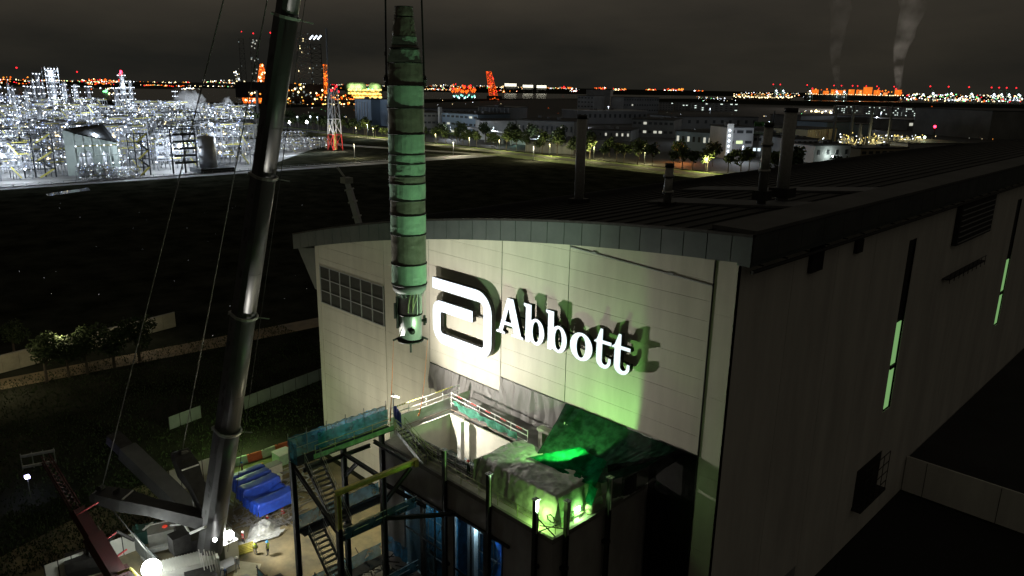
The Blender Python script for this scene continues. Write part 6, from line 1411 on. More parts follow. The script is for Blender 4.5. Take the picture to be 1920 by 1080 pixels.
for x, y, lab in ((1000, 302, 'road patch left of the tall plain roof stack'), (850, 292, 'road bend right of the hanging column'), (665, 297, 'roadway left of the hanging column')):
    streetlamp(x, y, 10, 16000, (1, .9, .62), eWarm, 'street lamp over the ' + lab, .3)
# near trees on the dark field, left
TPn = [tree_proto(80 + k, 8.5, 3.6, 1500, mLeaf, .28) for k in range(2)]; TP += TPn
for i, (x, y, s, lab) in enumerate(((88, 716, 1.0, 'dark tree with bare lower branches against the lit wall at far left'), (130, 708, .85, 'bushy dark tree in front of the lit wall, second from left'), (165, 702, .95, 'dark tree where the lit wall disappears behind leaves'), (215, 690, 1.0, 'broad dark tree right of the lit wall, with glints behind'), (262, 676, 1.0, 'dark tree furthest right along the wall'), (28, 668, .8, 'pale-lit round bush behind the wall at far left'))):
    plant_tree(4 + i % 2, site(x, y, 0), s, i * 1.3, lab, 'dark trees along the lit boundary wall')
# lit boundary wall
wl = thing('boundary_wall', 'long cream-lit wall beside a road at the far left', 'wall', site(0, 706, 0)); a = site(-60, 716, 0); c = site(330, 612, 0); n = 14
for k in range(n):
    p = a.lerp(c, k / n); q = a.lerp(c, (k + .985) / n); MB().beam(p + Vector((0, 0, 1.6)), q + Vector((0, 0, 1.6)), .2, 3.2).build('panel', mat('cream_wall', (.50, .46, .34), .8, 0, .15, .6, .05), wl)
    MB().beam(p + Vector((0, 0, 3.25)), q + Vector((0, 0, 3.25)), .34, .14).build('coping', mConc, wl)
p = site(20, 735, 0); lamp('road_lamp', (p.x + 2, p.y - 4, 9), 1500, (1, .86, .55), 'POINT', .4); p = site(120, 700, 0); lamp('road_lamp', (p.x + 2, p.y, 8), 600, (1, .86, .55), 'POINT', .4)
p = site(250, 640, 0); lamp('road_lamp', (p.x + 4, p.y, 6), 300, (1, .9, .7), 'POINT', .4)
# grass tufts on the field, and glowing specks painted as glints
b = MB(); rg = random.Random(3)
for k in range(26000):
    X = rg.uniform(-150, -97); Y = rg.uniform(-5, 75) 
    if rg.random() < .3: X = rg.uniform(-101, -86); Y = rg.uniform(0, 30)
    h = rg.uniform(.1, .45); a = rg.random() * 3.14; dx, dy = .12 * math.cos(a), .12 * math.sin(a)
    b.add([(X - dx, Y - dy, 0), (X + dx, Y + dy, 0), (X + rg.uniform(-.15, .15), Y + rg.uniform(-.15, .15), h)], [(0, 1, 2)])
tag(b.build('grass', mLeaf), 'rough grass tufts on the dark field around the yard', 'grass', kind='stuff')
b = MB()
for k in range(34): p = site(rg.uniform(5, 590), rg.uniform(380, 640), .3); b.octa(p, rg.uniform(.03, .08))
tag(b.build('glint_specks', emit('glint', (.9, .95, 1), .8)), 'tiny pale specks set glowing as painted glints over the dark field', 'glint_specks', kind='stuff')
MB().add([(*site(85, 364, 0)[:2], .1), (*site(165, 352, 0)[:2], .1), (*site(170, 357, 0)[:2], .1), (*site(90, 368, 0)[:2], .1)], [(0, 1, 2, 3)]).build('puddle', mat('puddle_water', (.2, .21, .22), .05, 0, .1, .5), kind='structure')

# ================================================================== TOWN AND PORT
def bld(name, lab, bx, top, depth, m_, h=None, wins=None, roofm=None, cat='building', win_m=None, extra=None, plant=True):
    """bx = (x0, y0, x1, y1): pixels of the front foot line on the ground; top = pixel row of the roof edge at the left corner"""
    a = site(bx[0], bx[1], 0); c = site(bx[2], bx[3], 0)
    if h is None:
        h = 2.0
        while to_px((a.x, a.y, h))[1] > top and h < 120: h += .25
    d = (c - a); L_ = d.length; d.normalize(); n_ = Vector((-d.y, d.x, 0))
    if n_.dot(a) < 0: n_ = -n_
    t = thing(name, lab, cat, a)
    def q(u, w, z): v = a + d * u + n_ * w; return (v.x, v.y, z)
    b = MB(); b.add([q(0, 0, 0), q(L_, 0, 0), q(L_, depth, 0), q(0, depth, 0), q(0, 0, h), q(L_, 0, h), q(L_, depth, h), q(0, depth, h)], [(0, 1, 5, 4), (1, 2, 6, 5), (2, 3, 7, 6), (3, 0, 4, 7), (0, 3, 2, 1)]); b.build('wall', m_, t)
    b = MB(); o_ = .6; b.add([q(-o_, -o_, h + .02), q(L_ + o_, -o_, h + .02), q(L_ + o_, depth + o_, h + .02), q(-o_, depth + o_, h + .02), q(-o_, -o_, h + .9), q(L_ + o_, -o_, h + .9), q(L_ + o_, depth + o_, h + .9), q(-o_, depth + o_, h + .9)], [(0, 1, 5, 4), (1, 2, 6, 5), (2, 3, 7, 6), (3, 0, 4, 7), (4, 5, 6, 7), (3, 2, 1, 0)]); rf = b.build('roof', roofm or mRoofF, t)
    if plant:
        b = MB(); r = random.Random(int(L_ * 10))
        for _ in range(4): u = r.uniform(.1, .8) * L_; w = r.uniform(.2, .7) * depth; s_ = r.uniform(2, 5); hh = r.uniform(1, 2.6); b.add([q(u, w, h + .9), q(u + s_, w, h + .9), q(u + s_, w + s_, h + .9), q(u, w + s_, h + .9), q(u, w, h + hh + .9), q(u + s_, w, h + hh + .9), q(u + s_, w + s_, h + hh + .9), q(u, w + s_, h + hh + .9)], [(0, 1, 5, 4), (1, 2, 6, 5), (2, 3, 7, 6), (3, 0, 4, 7), (4, 5, 6, 7)])
        b.build('roof_plant', mBldg, rf)
    if wins:
        cols_, rws, frac, litp = wins; r = random.Random(int(L_)); 
        for j in range(rws):
            for i in range(cols_):
                u0 = L_ * (i + .5 - frac / 2) / cols_; u1 = L_ * (i + .5 + frac / 2) / cols_; z0 = h * (j + .48) / rws; z1 = h * (j + .76) / rws
                l_ = r.random() < litp; mm = (win_m or eWin) if l_ else mRefD
                b = MB(); vs = []
                for w in (-.35, -.05): vs += [q(u0, w, z0), q(u1, w, z0), q(u1, w, z1), q(u0, w, z1)]
                b.add(vs, [(0, 1, 2, 3), (4, 7, 6, 5), (0, 4, 5, 1), (1, 5, 6, 2), (2, 6, 7, 3), (3, 7, 4, 0)]); b.build('window', mm, t)
    if extra: extra(t, q, L_, h)
    return t
def fins(t, q, L_, h):
    for i in range(5):
        u = L_ * (i + .6) / 6; b = MB(); b.beam(q(u, -.4, 2), q(u, -.4, h * .92), .8, .5); b.build('fin', mBldgL, t)
bld('office_block', 'dark blue block with tall pale fins left of the hanging column', (667, 233, 697, 236), 186, 40, mBldgB, extra=fins)
bld('office_block', 'dark blue block adjoining the finned one, partly behind the column', (699, 234, 735, 238), 186, 40, mBldgB)
bld('factory', 'long dim factory just right of the hanging column', (776, 250, 826, 250), 212, 60, mBldg, wins=(6, 3, .7, .05))
def mast_(t, q, L_, h):
    b = MB(); b.beam(q(-2, -1, 0), q(-2, -1, h + 6), 3.2, 3.2); b.build('stair_shaft', mBldgL, t)
bld('office', 'office with a tall white stair shaft and a band of lit windows', (829, 252, 896, 258), 212, 45, mBldgB, wins=(8, 3, .6, .35), win_m=eWin, extra=mast_)
def colonn(t, q, L_, h):
    for i in range(9): b = MB(); b.beam(q(L_ * i / 8, -1.5, 0), q(L_ * i / 8, -1.5, h), .8, .8); b.build('column', mBldgL, t)
    b = MB(); b.add([q(-6, -5, h), q(L_ + 5, -5, h), q(L_ + 5, 30, h + 1.4), q(-6, 30, h + 1.4)], [(0, 1, 2, 3)]); b.build('canopy', mBldgL, t)
    b = MB()
    for i in range(5): b.octa(q(L_ * (.2 + .15 * i), -2, h * .55), .6)
    b.build('lamps', eWhite, t, kind='stuff')
bld('pavilion', 'pale colonnaded pavilion with a flat canopy in mid distance', (899, 247, 954, 250), 201, 40, mBldg, extra=colonn)
def curved(t, q, L_, h):
    b = MB(); vs = []; n = 12
    for z in (0, h): vs += [q(L_ * i / n, -8 * math.sin(math.pi * i / n), z) for i in range(n + 1)]
    b.add(vs, [(i, i + 1, n + 2 + i, n + 1 + i) for i in range(n)]); b.build('curved_wall', mBldgL, t, True)
    b = MB(); 
    for i in range(3): b.box(0, 0, 0, .01, .01, .01)
bld('hall', 'pale round-fronted hall in front of the pavilion', (900, 262, 966, 262), 226, 25, mBldgL, extra=curved, plant=False)
rp_ = thing('ramp', 'long pale ramp on piers sloping down to the turquoise canopy', 'ramp', site(868, 262, 0)); A = site(866, 262, 0); C_ = site(958, 272, 0); b = MB(); b.beam(A + Vector((0, 0, 13)), C_ + Vector((0, 0, 9)), 5, 1.6); b.build('deck', mBldgL, rp_)
for k in range(7): c = A.lerp(C_, k / 6); MB().beam(c, c + Vector((0, 0, 12.5 - k * .65)), 1.2).build('pier', mBldgL, rp_)
cn = bld('entrance_canopy', 'small entrance hall glowing turquoise above the trees', (958, 270, 985, 272), 258, 20, mBldgL, plant=False); p = site(970, 272, 0); lamp('canopy_lamp', (p.x + 3, p.y - 6, 5), 1600, (.4, 1, .85), 'POINT', 1)
bld('factory', 'wide dark flat-roofed factory behind the round-fronted hall', (968, 262, 1075, 266), 226, 70, mBldg, wins=(12, 1, .35, .25))
bld('factory', 'broad low factory roof right of the turquoise canopy', (985, 284, 1075, 290), 264, 60, mBldg)
bld('tower_block', 'left of two dim blocks on the skyline above the roof stack', (1082, 212, 1112, 213), 180, 60, mBldgL, wins=(5, 4, .5, .0), plant=False)
bld('tower_block', 'taller pale block behind the dim blocks, mid skyline', (1098, 204, 1143, 205), 168, 80, mBldgL, plant=False)
bld('tower_block', 'right dim block on the skyline with a ribbed side', (1145, 212, 1168, 213), 182, 60, mBldgL, plant=False)
bld('tower_block', 'long ribbed dark block to the right of the dim blocks', (1168, 213, 1234, 213), 183, 50, mBldg, wins=(14, 3, .5, .03), plant=False)
bld('depot', 'depot with a thin white roof edge, mid right', (1082, 232, 1212, 232), 208, 60, mBldg, wins=(14, 1, .4, .12), roofm=mBldgL)
bld('factory', 'dark factory with a glazed upper storey, mid distance', (1184, 256, 1262, 259), 224, 60, mBldg, wins=(8, 2, .6, .10))
bld('factory', 'low pale factory left of the lit stairwell building', (1265, 280, 1356, 288), 246, 50, mBldgB, wins=(9, 1, .4, .35))
bld('factory', 'dark sheds left of the paired roof stacks', (1100, 262, 1182, 265), 244, 60, mBldg, wins=(8, 1, .3, .2))
for k, (x0, x1, y, tp, lab) in enumerate(((1236, 1262, 207, 192, 'leftmost slab of flats in the mid skyline'), (1266, 1296, 207, 192, 'second slab of flats from left in the mid skyline'), (1300, 1334, 208, 193, 'slab of flats with lit stairs, mid skyline'), (1338, 1384, 209, 194, 'slab of flats left of the long ship'), (1568, 1588, 213, 199, 'first lit slab of flats below the orange ship'), (1592, 1612, 213, 199, 'second lit slab of flats below the orange ship'), (1618, 1640, 215, 200, 'third lit slab of flats below the orange ship'), (1645, 1668, 216, 201, 'fourth lit slab of flats below the orange ship'), (1672, 1692, 218, 202, 'fifth lit slab of flats below the orange ship'), (1696, 1716, 219, 203, 'rightmost lit slab of flats below the orange ship'), (1770, 1790, 222, 207, 'first of the three far right lit flats'), (1796, 1812, 222, 208, 'middle of the three far right lit flats'), (1816, 1838, 223, 208, 'last of the three far right lit flats'))):
    bld('apartment_slab', lab, (x0, y, x1, y + .4), tp, 30, mBldgL, wins=(5, 4, .45, .35 if x0 > 1500 else .12), win_m=emit('flat_window', (.85, 1, .9), 1.6), plant=False)
def stairlit(t, q, L_, h):
    b = MB()
    for j in range(6): b.octa(q(2, -1.2, h * (j + .5) / 6), 1.0)
    b.build('stair_lamps', eWhite, t); MB().add([q(0, -1, 0), q(5, -1, 0), q(5, -1, h + 3), q(0, -1, h + 3), q(0, 0, 0), q(5, 0, 0), q(5, 0, h + 3), q(0, 0, h + 3)], [(0, 1, 2, 3), (0, 3, 7, 4), (1, 5, 6, 2), (3, 2, 6, 7)]).build('stairwell', mWhite, t)
bld('lab_building', 'building with a brightly lit stairwell at its left corner', (1358, 298, 1408, 298), 240, 30, mBldgL, wins=(3, 3, .7, .25), win_m=emit('yellow_window', (.8, .95, .5), 1.0), extra=stairlit)
p = site(1360, 300, 0); lamp('stair_lamp', (p.x + 4, p.y - 5, 18), 2600, COOL, 'POINT', 1)
bld('lab_building', 'terraced building with a green-lit roof garden', (1409, 292, 1478, 294), 254, 30, mBldgL, wins=(8, 2, .6, .3), win_m=emit('cool_window', (.8, .95, 1), 1.2)); p = site(1420, 275, 0); lamp('terrace_lamp', (p.x + 10, p.y - 12, 26), 3000, (.5, 1, .6), 'POINT', 1); p = site(1455, 285, 0); lamp('terrace_lamp', (p.x + 8, p.y - 10, 14), 2500, COOL, 'POINT', 1)
b = MB(); tt = thing('roof_garden', 'green-lit hedge on the terraced building roof', 'hedge', site(1418, 262, 0))
p = site(1409, 292, 0)
for k in range(260): v = p.lerp(site(1440, 292, 0), rg.random()) + p.normalized() * rg.uniform(1, 8) + Vector((0, 0, 23.5 + rg.random() * 3)); b.octa(v, rg.uniform(.3, .8))
b.build('foliage', mat('garden_leaf', (.08, .22, .06), .8), tt, kind='stuff')
bld('lab_building', 'white low building in front of the tan hall', (1480, 300, 1530, 300), 262, 30, mBldgL, wins=(5, 3, .5, .1))
def ribs_(t, q, L_, h):
    for i in range(12): MB().beam(q(L_ * (i + .5) / 12, -.3, 0), q(L_ * (i + .5) / 12, -.3, h), .5, .4).build('rib', mBldgT, t)
bld('tan_hall', 'tan ribbed hall lit by warm lamps', (1512, 272, 1566, 268), 244, 40, mBldgT, extra=ribs_, plant=False)
bld('grey_hall', 'blue-grey hall behind the tan one', (1548, 258, 1600, 256), 230, 40, mBldgB, plant=False); bld('grey_hall', 'small blue-grey hall right of the process plant stacks', (1600, 256, 1634, 255), 234, 30, mBldgB, plant=False)
bld('white_block', 'white block with a glaring corner lamp close to the roof edge', (1524, 306, 1592, 304), 274, 25, mBldgL, wins=(4, 1, .25, .0)); p = site(1560, 305, 0); lamp('wall_lamp', (p.x + 2, p.y - 7, 6), 2200, (.85, 1, .9), 'POINT', .6); streetlamp(1558, 306, 5, 10, COOL, eWhiteHot, 'glaring corner lamp on the white block', .8, False)
bld('white_block', 'tan-white low block with dark windows near the roof edge', (1612, 298, 1700, 296), 280, 25, mBldgT, wins=(7, 1, .6, .0))
bld('white_block', 'long plain shed at the right end of the process plant', (1700, 286, 1822, 286), 270, 60, mBldgL, plant=False)
bld('big_hall', 'huge dark hall filling the skyline at the right edge', (1852, 262, 2050, 262), 209, 120, mBldg, plant=False); bld('big_hall', 'dark hall left of the huge one at the right edge', (1796, 250, 1850, 250), 225, 80, mBldg, plant=False)
bld('big_hall', 'wide dark hall behind the tan ribbed hall', (1500, 236, 1640, 234), 218, 60, mBldg, plant=False); bld('big_hall', 'wide dark hall below the right-hand flats', (1700, 245, 1800, 245), 226, 80, mBldg, wins=(8, 1, .5, .1), plant=False)
bld('big_hall', 'dark flat hall left of the paired stacks, above the low pale factory', (1268, 242, 1420, 242), 220, 80, mBldg, wins=(10, 1, .3, .25), plant=False)
bld('big_hall', 'long dark hall in the mid distance under the orange crane', (790, 222, 960, 222), 204, 80, mBldg, wins=(14, 1, .3, .12), plant=False)
# warm-lit process plant with thin stacks
tp_ = thing('process_plant', 'warm yellow-lit process plant with pipes and vessels on the right', 'process plant', site(1640, 286, 0))
A = site(1566, 284, 0); C_ = site(1735, 280, 0); d = (C_ - A); n_ = A.normalized(); rq = random.Random(9); fr = MB(); pp = MB(); lm_ = MB(); vs_ = MB()
for k in range(170):
    u = rq.random(); w = rq.uniform(0, 60); p = A + d * u + Vector((n_.x, n_.y, 0)) * w; q = rq.random()
    if q < .4: fr.beam(p, p + Vector((0, 0, rq.uniform(5, 13))), .4)
    elif q < .62: p.z = rq.uniform(2, 11); pp.tube(p, p + d * rq.uniform(.04, .14), rq.uniform(.25, .6), 6)
    elif q < .8: vs_.lathe(p, [(1.6, 0), (1.6, rq.uniform(3, 9)), (.5, 10)], 8)
    else: vs_.cbox(p + Vector((0, 0, 2.5)), 5, 4, 5)
for k in range(90): p = A + d * rq.random() + Vector((n_.x, n_.y, 0)) * rq.uniform(-3, 50); lm_.mat(0 if rq.random() < .6 else 1); lm_.octa(p + Vector((0, 0, rq.uniform(3, 13))), rq.uniform(.3, .7))
fr.build('steel_frame', mRefS, tp_, kind='stuff'); pp.build('pipework', mat('tan_pipe', (.5, .45, .3), .6), tp_, kind='stuff'); vs_.build('vessels', mat('tan_vessel', (.5, .46, .34), .6), tp_, kind='stuff'); lm_.build('lamps', [eYel, eWhite], tp_, kind='stuff')
for u in (.15, .45, .75, .95): p = A + d * u; lamp('plant_lamp', (p.x + n_.x * 18, p.y + n_.y * 18, 12), 9000, (1, .86, .42), 'POINT', 1)
streetlamp(1728, 282, 12, 2500, (.8, 1, .6), emit('green_white', (.8, 1, .7), 25), 'glaring greenish lamp at the right end of the process plant', 1.3)
streetlamp(1594, 272, 12, 10, WARM, eYel, 'yellow lamp between the thin plant stacks', .8, False)
for k, (x, yb, yt, r, red) in enumerate(((1444, 290, 208, .8, 0), (1560, 272, 200, 1.3, 0), (1592, 274, 198, 1.3, 0), (1608, 278, 232, 1.5, 0), (1626, 278, 202, 1.3, 0), (1662, 280, 198, 1.1, 0), (1748, 268, 240, .8, 1))):
    tower(x, yb, yt, r, ('thin stack rising behind the paired roof stacks', 'first thin dark stack of the process plant', 'second thin dark stack of the process plant', 'short dark stack in the process plant', 'third thin stack with a lit top in the process plant', 'last thin dark stack of the process plant', 'flare stack with a red light, right of the process plant')[k], mRefD, plats=False, name='plant_stack', red=bool(red))
for k, (x, y, h) in enumerate(((690, 262, 14), (845, 262, 12), (925, 268, 14), (1010, 282, 12), (1095, 240, 16), (1140, 222, 20), (1215, 250, 14), (1300, 270, 14), (1390, 305, 12), (1440, 250, 14), (1540, 285, 12), (1640, 240, 16), (1330, 222, 18), (1650, 226, 14))):  # pole lamps added as fill light among the dark town buildings
    streetlamp(x, y, h, 15000 if y > 240 else 45000, (.86, .93, 1), eWhite, 'added fill lamp in the works area, number %d from the left' % (k + 1) if False else 'added fill lamp on a pole near %s' % ('the dark blue finned block', 'the white stair shaft office', 'the ramp piers', 'the wide flat-roofed factory', 'the white-edged depot', 'the dim skyline blocks', 'the factory with glazed storey', 'the low pale factory', 'the lit stairwell building', 'the green roof garden', 'the white low block', 'the wide dark hall', 'the slab of flats left of the ship', 'the lit flats below the ship')[k], .35)
# --- port: ships, quay cranes, rigs ---
def flat(x, y, z=0): return site(x, y, z)
def ship(lab, x0, x1, ywl, hh, stacks, mh, lampsm, wl_m, group=None, name='cargo_ship', hdk=None):
    a = flat(x0, ywl); c = flat(x1, ywl + (x1 - x0) * .0165); d = c - a; L_ = d.length; d.normalize(); n_ = Vector((-d.y, d.x, 0)); n_ = n_ if n_.dot(a) > 0 else -n_; t = thing(name, lab, 'ship', a, group)
    def q(u, w, z): v = a + d * (u * L_) + n_ * w; return (v.x, v.y, z)
    B_ = L_ * .12; b = MB(); top = [q(0, B_ / 2, hh * 1.15), q(.06, 0, hh), q(.95, 0, hh), q(1, B_ * .2, hh), q(1, B_ * .8, hh), q(.95, B_, hh), q(.06, B_, hh)]; bot = [q(.02, B_ / 2, .3), q(.08, 0, .3), q(.94, 0, .3), q(.97, B_ * .3, .3), q(.97, B_ * .7, .3), q(.94, B_, .3), q(.08, B_, .3)]
    b.add(bot + top, [tuple(range(7, 14))] + [(i, (i + 1) % 7, 7 + (i + 1) % 7, 7 + i) for i in range(7)]); b.build('hull', mh, t)
    for (u0, u1, z, mm) in stacks:
        b = MB(); b.add([q(u0, B_ * .2, hh), q(u1, B_ * .2, hh), q(u1, B_ * .8, hh), q(u0, B_ * .8, hh), q(u0, B_ * .2, z), q(u1, B_ * .2, z), q(u1, B_ * .8, z), q(u0, B_ * .8, z)], [(0, 1, 5, 4), (1, 2, 6, 5), (2, 3, 7, 6), (3, 0, 4, 7), (4, 5, 6, 7)]); b.build('superstructure', mm, t)
    for mm, n, z0, z1, s_, sd in lampsm:
        r = random.Random(sd); b = MB()
        for k in range(n): b.octa(q((k + .5) / n + r.uniform(-.3, .3) / n, -2 + r.uniform(-1, 0), r.uniform(z0, z1)), s_ * r.uniform(.6, 1.4))
        b.build('lamps', mm, t, kind='stuff')
    return t
mOrW = emit('orange_glow_wall', (1, .22, .02), .9); mHullD = mat('dark_hull', (.02, .015, .015), .6); mYlW = emit('yellow_glow_wall', (1, .62, .08), .8)  # deck-house walls glow by themselves in place of lamplight on them
ship('long dark-hulled ship with glowing orange deck houses below red crane lights', 1508, 1692, 187, 30, [(.10, .145, 56, mOrW), (.22, .25, 50, mOrW), (.30, .325, 58, mOrW), (.37, .40, 54, mOrW), (.48, .51, 60, mOrW), (.56, .59, 58, mOrW), (.63, .69, 74, mOrW), (.74, .775, 58, mOrW), (.84, .85, 46, mOrW), (.955, .99, 62, mOrW)], mHullD, [(eWarm, 46, 30, 33, 2.4, 1), (eOr, 16, 40, 66, 4, 2), (eOr2, 12, 34, 60, 4, 4), (eRed, 5, 50, 80, 5, 3)], None)
ship('long low ship with a sparse line of warm lamps, left of the orange ship', 1374, 1486, 187, 12, [(.38, .52, 30, mBldgT), (.56, .66, 26, mBldgT)], mHullD, [(eWarm, 36, 12, 20, 3, 5), (eOr2, 12, 18, 30, 3.4, 6), (eWhite, 8, 10, 34, 2.6, 7)], None)
ship('orange-lit vessel left of the tilted orange crane', 848, 892, 186, 14, [(.1, .9, 34, mBldg), (.4, .6, 44, mBldg)], mHullD, [(eOr, 24, 24, 50, 5, 8), (eRed, 8, 34, 55, 4, 9), (emit('teal_lamp', (.3, 1, .8), 2), 10, 6, 16, 4, 10), (eWhite, 5, 4, 10, 3, 11)], None)
ship('long yellow-lit vessel moored left of the hanging column', 655, 716, 195, 10, [(.02, .98, 20, mYlW), (.05, .92, 34, mBldgT)], mHullD, [(eYel, 34, 16, 18, 2.6, 12), (eYel, 34, 25, 27, 2.6, 13), (eYel, 30, 33, 36, 2.6, 14), (eOr2, 30, 8, 30, 3, 15), (eGrn, 6, 34, 38, 2.5, 16)], None)
mOrL = emit('orange_glow_steel', (1, .20, .02), .75)  # lattice steel emits, imitating orange lamplight falling on it
def rig(lab, x, ywl, w, topy, ems, n, seed, lean=0, frame=mSteelD, s_=4.5, name='jackup_rig', taper=.35, cat='rig', base=None, warm=None):
    p = flat(x, ywl); h = 5
    while to_px((p.x, p.y, h))[1] > topy: h += 2
    D_ = (p - Vector((0, 0, 0))).normalized(); sx_ = Vector((D_.y, -D_.x, 0)); sx_ = sx_ if sx_.dot(CR) > 0 else -sx_
    t = thing(name, lab, cat, p); b = MB(); nst = 12; r = random.Random(seed); lmb = [MB() for _ in ems]
    for i in range(nst):
        z0, z1 = h * i / nst, h * (i + 1) / nst; w0 = w * (1 - (1 - taper) * i / nst); w1 = w * (1 - (1 - taper) * (i + 1) / nst); o0 = sx_ * lean * z0; o1 = sx_ * lean * z1
        for sx2 in (-1, 1):
            b.beam(p + o0 + sx_ * w0 * sx2 / 2 + Vector((0, 0, z0)), p + o1 + sx_ * w1 * sx2 / 2 + Vector((0, 0, z1)), w * .045)
            b.beam(p + o0 + sx_ * w0 * sx2 / 2 + Vector((0, 0, z0)), p + o1 - sx_ * w1 * sx2 / 2 + Vector((0, 0, z1)), w * .025)
        b.beam(p + o1 - sx_ * w1 / 2 + Vector((0, 0, z1)), p + o1 + sx_ * w1 / 2 + Vector((0, 0, z1)), w * .03)
    b.build('lattice', frame, t)
    for k in range(n):
        v = r.random(); z = h * v; ww = w * (1 - (1 - taper) * v); q = p + sx_ * (lean * z + r.uniform(-.55, .55) * ww) + Vector((0, 0, z)) - D_ * r.uniform(0, ww * .5); lmb[r.randrange(len(ems))].octa(q, s_ * r.uniform(.5, 1.2))
    for mm, bb in zip(ems, lmb):
        if bb.f: bb.build('lamps', mm, t, kind='stuff')
    if base:
        bb = MB(); bw, bh = base; bb.add([tuple(p + sx_ * (i * bw / 2) + D_ * (j * bw / 4) + Vector((0, 0, z))) for z in (bh * .25, bh) for i, j in ((-1, -1), (1, -1), (1, 1), (-1, 1))], [(0, 1, 5, 4), (1, 2, 6, 5), (2, 3, 7, 6), (3, 0, 4, 7), (4, 5, 6, 7), (3, 2, 1, 0)]); bb.build('hull', mHullD, t)
    return t, p, h
EO = [eOr, eOr, eOr2, eWarm]
rig('flame-shaped orange-lit derrick left of the crane boom', 495, 190, 48, 122, EO, 85, 1, 0, mOrL, 2.6, 'derrick', .12, 'derrick', (90, 26))
rig('blocky orange-lit rig hull low at the left of the crane boom', 476, 193, 46, 172, EO, 60, 2, 0, mOrL, 3.0, 'rig_hull', .95, 'rig', (80, 50))
rig('tall dim lattice leg with pale lights, left of the crane boom', 483, 184, 26, 72, [eWinDim, eWin], 36, 3, 0, mBldg, 2.4, 'lattice_tower', .8, 'rig leg')
rig('dim lattice leg topped by a red lamp, far left of three', 460, 182, 18, 73, [eWinDim], 4, 4, 0, mHullD, 2.0, 'lattice_tower', .8, 'rig leg')
rig('dim lattice leg topped by a red lamp, right beside the boom', 516, 182, 18, 73, [eWinDim], 4, 5, 0, mHullD, 2.0, 'lattice_tower', .8, 'rig leg')
rig('tall pale lattice leg just right of the crane boom', 576, 190, 40, 62, [eWinDim, eWinDim, eWarm], 18, 6, -.02, mBldgL, 1.6, 'lattice_tower', .8, 'rig leg')
rig('dim tall leg with a white-lit head right of the boom', 597, 186, 34, 84, [eWinDim], 10, 7, 0, mHullD, 2.2, 'lattice_tower', .9, 'rig leg')
b = MB(); p = flat(597, 186)
for k in range(9): b.octa(site(590 + k * 1.6, 76 + (k % 3) * 1.5, 0) * 0 + p + Vector((-10 + k * 6 * CR.x, k * 6 * CR.y, 0)) + Vector((0, 0, 345 + 4 * (k % 3))), 3.4)
h_ = 5
while to_px((p.x, p.y, h_))[1] > 74: h_ += 2
b = MB()
for k in range(9): b.octa(p + CR * (k * 4.2 - 17) + Vector((0, 0, h_ + (k % 3) * 4)), 3.0)
tag(b.build('rig_head_lamps', eWhite, origin=(p.x, p.y, h_)), 'cluster of white lamps on the tall leg right of the boom', 'lamps')
rig('tall orange-lit crane tower between boom and hanging column', 614, 194, 14, 122, [eOr, eOr, eOr2], 60, 8, -.005, mOrL, 2.4, 'port_crane', .7, 'crane', (60, 16))
rig('wide orange and amber lit yard at the foot of the orange crane tower', 628, 196, 100, 178, EO + [eYel], 80, 9, 0, mHullD, 2.4, 'shipyard_deck', .8, 'shipyard', (110, 12))
rig('leaning orange-lit crane on the skyline right of the hanging column', 927, 187, 32, 135, [eOr, eOr, eRed], 50, 10, -.22, emit('red_glow_steel', (1, .10, .01), .8), 2.8, 'port_crane', .55, 'crane', (56, 14))  # this lattice also emits, as if red lamps lit it
for x, y, lab in ((578, 162, ''),): pass
rig('amber and white lit yard behind the crane boom', 565, 192, 130, 160, [eWarm, eWinDim, eYel, eOr2], 44, 12, 0, mHullD, 2.8, 'shipyard_deck', .9, 'shipyard', (120, 10))
# green-lit storage tanks on the far shore
for k, (x, lab) in enumerate(((660, 'left one of two green-lit domed tanks on the far shore'), (674, 'right one of two green-lit domed tanks on the far shore'), (705, 'green-lit domed tank just left of the hanging column'))):
    p = flat(x, 171.5 - (960 - x) * .0165 + 5); t = thing('domed_tank', lab, 'tank', p, 'green-lit tanks'); MB().lathe(p, [(42, 0), (42, 40), (30, 52), (8, 58)], 18).build('shell', mat('tank_shell', (.45, .55, .35), .7), t, True); lamp('tank_lamp', p - p.normalized() * 75 + Vector((0, 0, 30)), 160000, (.75, 1, .45), 'POINT', 5)
# white lit offshore blocks
for k, (x0, x1, y, tp, lab) in enumerate(((946, 968, 170, 157, 'largest white-lit accommodation block on the skyline'), (980, 999, 170, 160, 'middle white-lit block on the skyline'), (1006, 1024, 170.5, 160.5, 'rightmost white-lit block on the skyline'))):
    a = flat(x0, y + 4); c = flat(x1, y + 4.3); d = c - a; t = thing('platform_block', lab, 'platform', a); h = 5
    while to_px((a.x, a.y, h))[1] > tp: h += 2
    MB().beam(a + Vector((0, 0, h * .6)), c + Vector((0, 0, h * .6)), 60, h * .35).build('deck', mBldg, t)
    b = MB()
    for i in range(12):
        for z in (.78, .95): b.octa(a.lerp(c, (i + .5) / 12) - a.normalized() * 40 + Vector((0, 0, h * z)), 5.5)
    b.build('lamps', [emit('cream_lamp', (1, .95, .75), 2.2)], t, kind='stuff')
    for u in (.15, .85): MB().beam(a.lerp(c, u), a.lerp(c, u) + Vector((0, 0, h * .5)), 14).build('leg', mBldg, t)
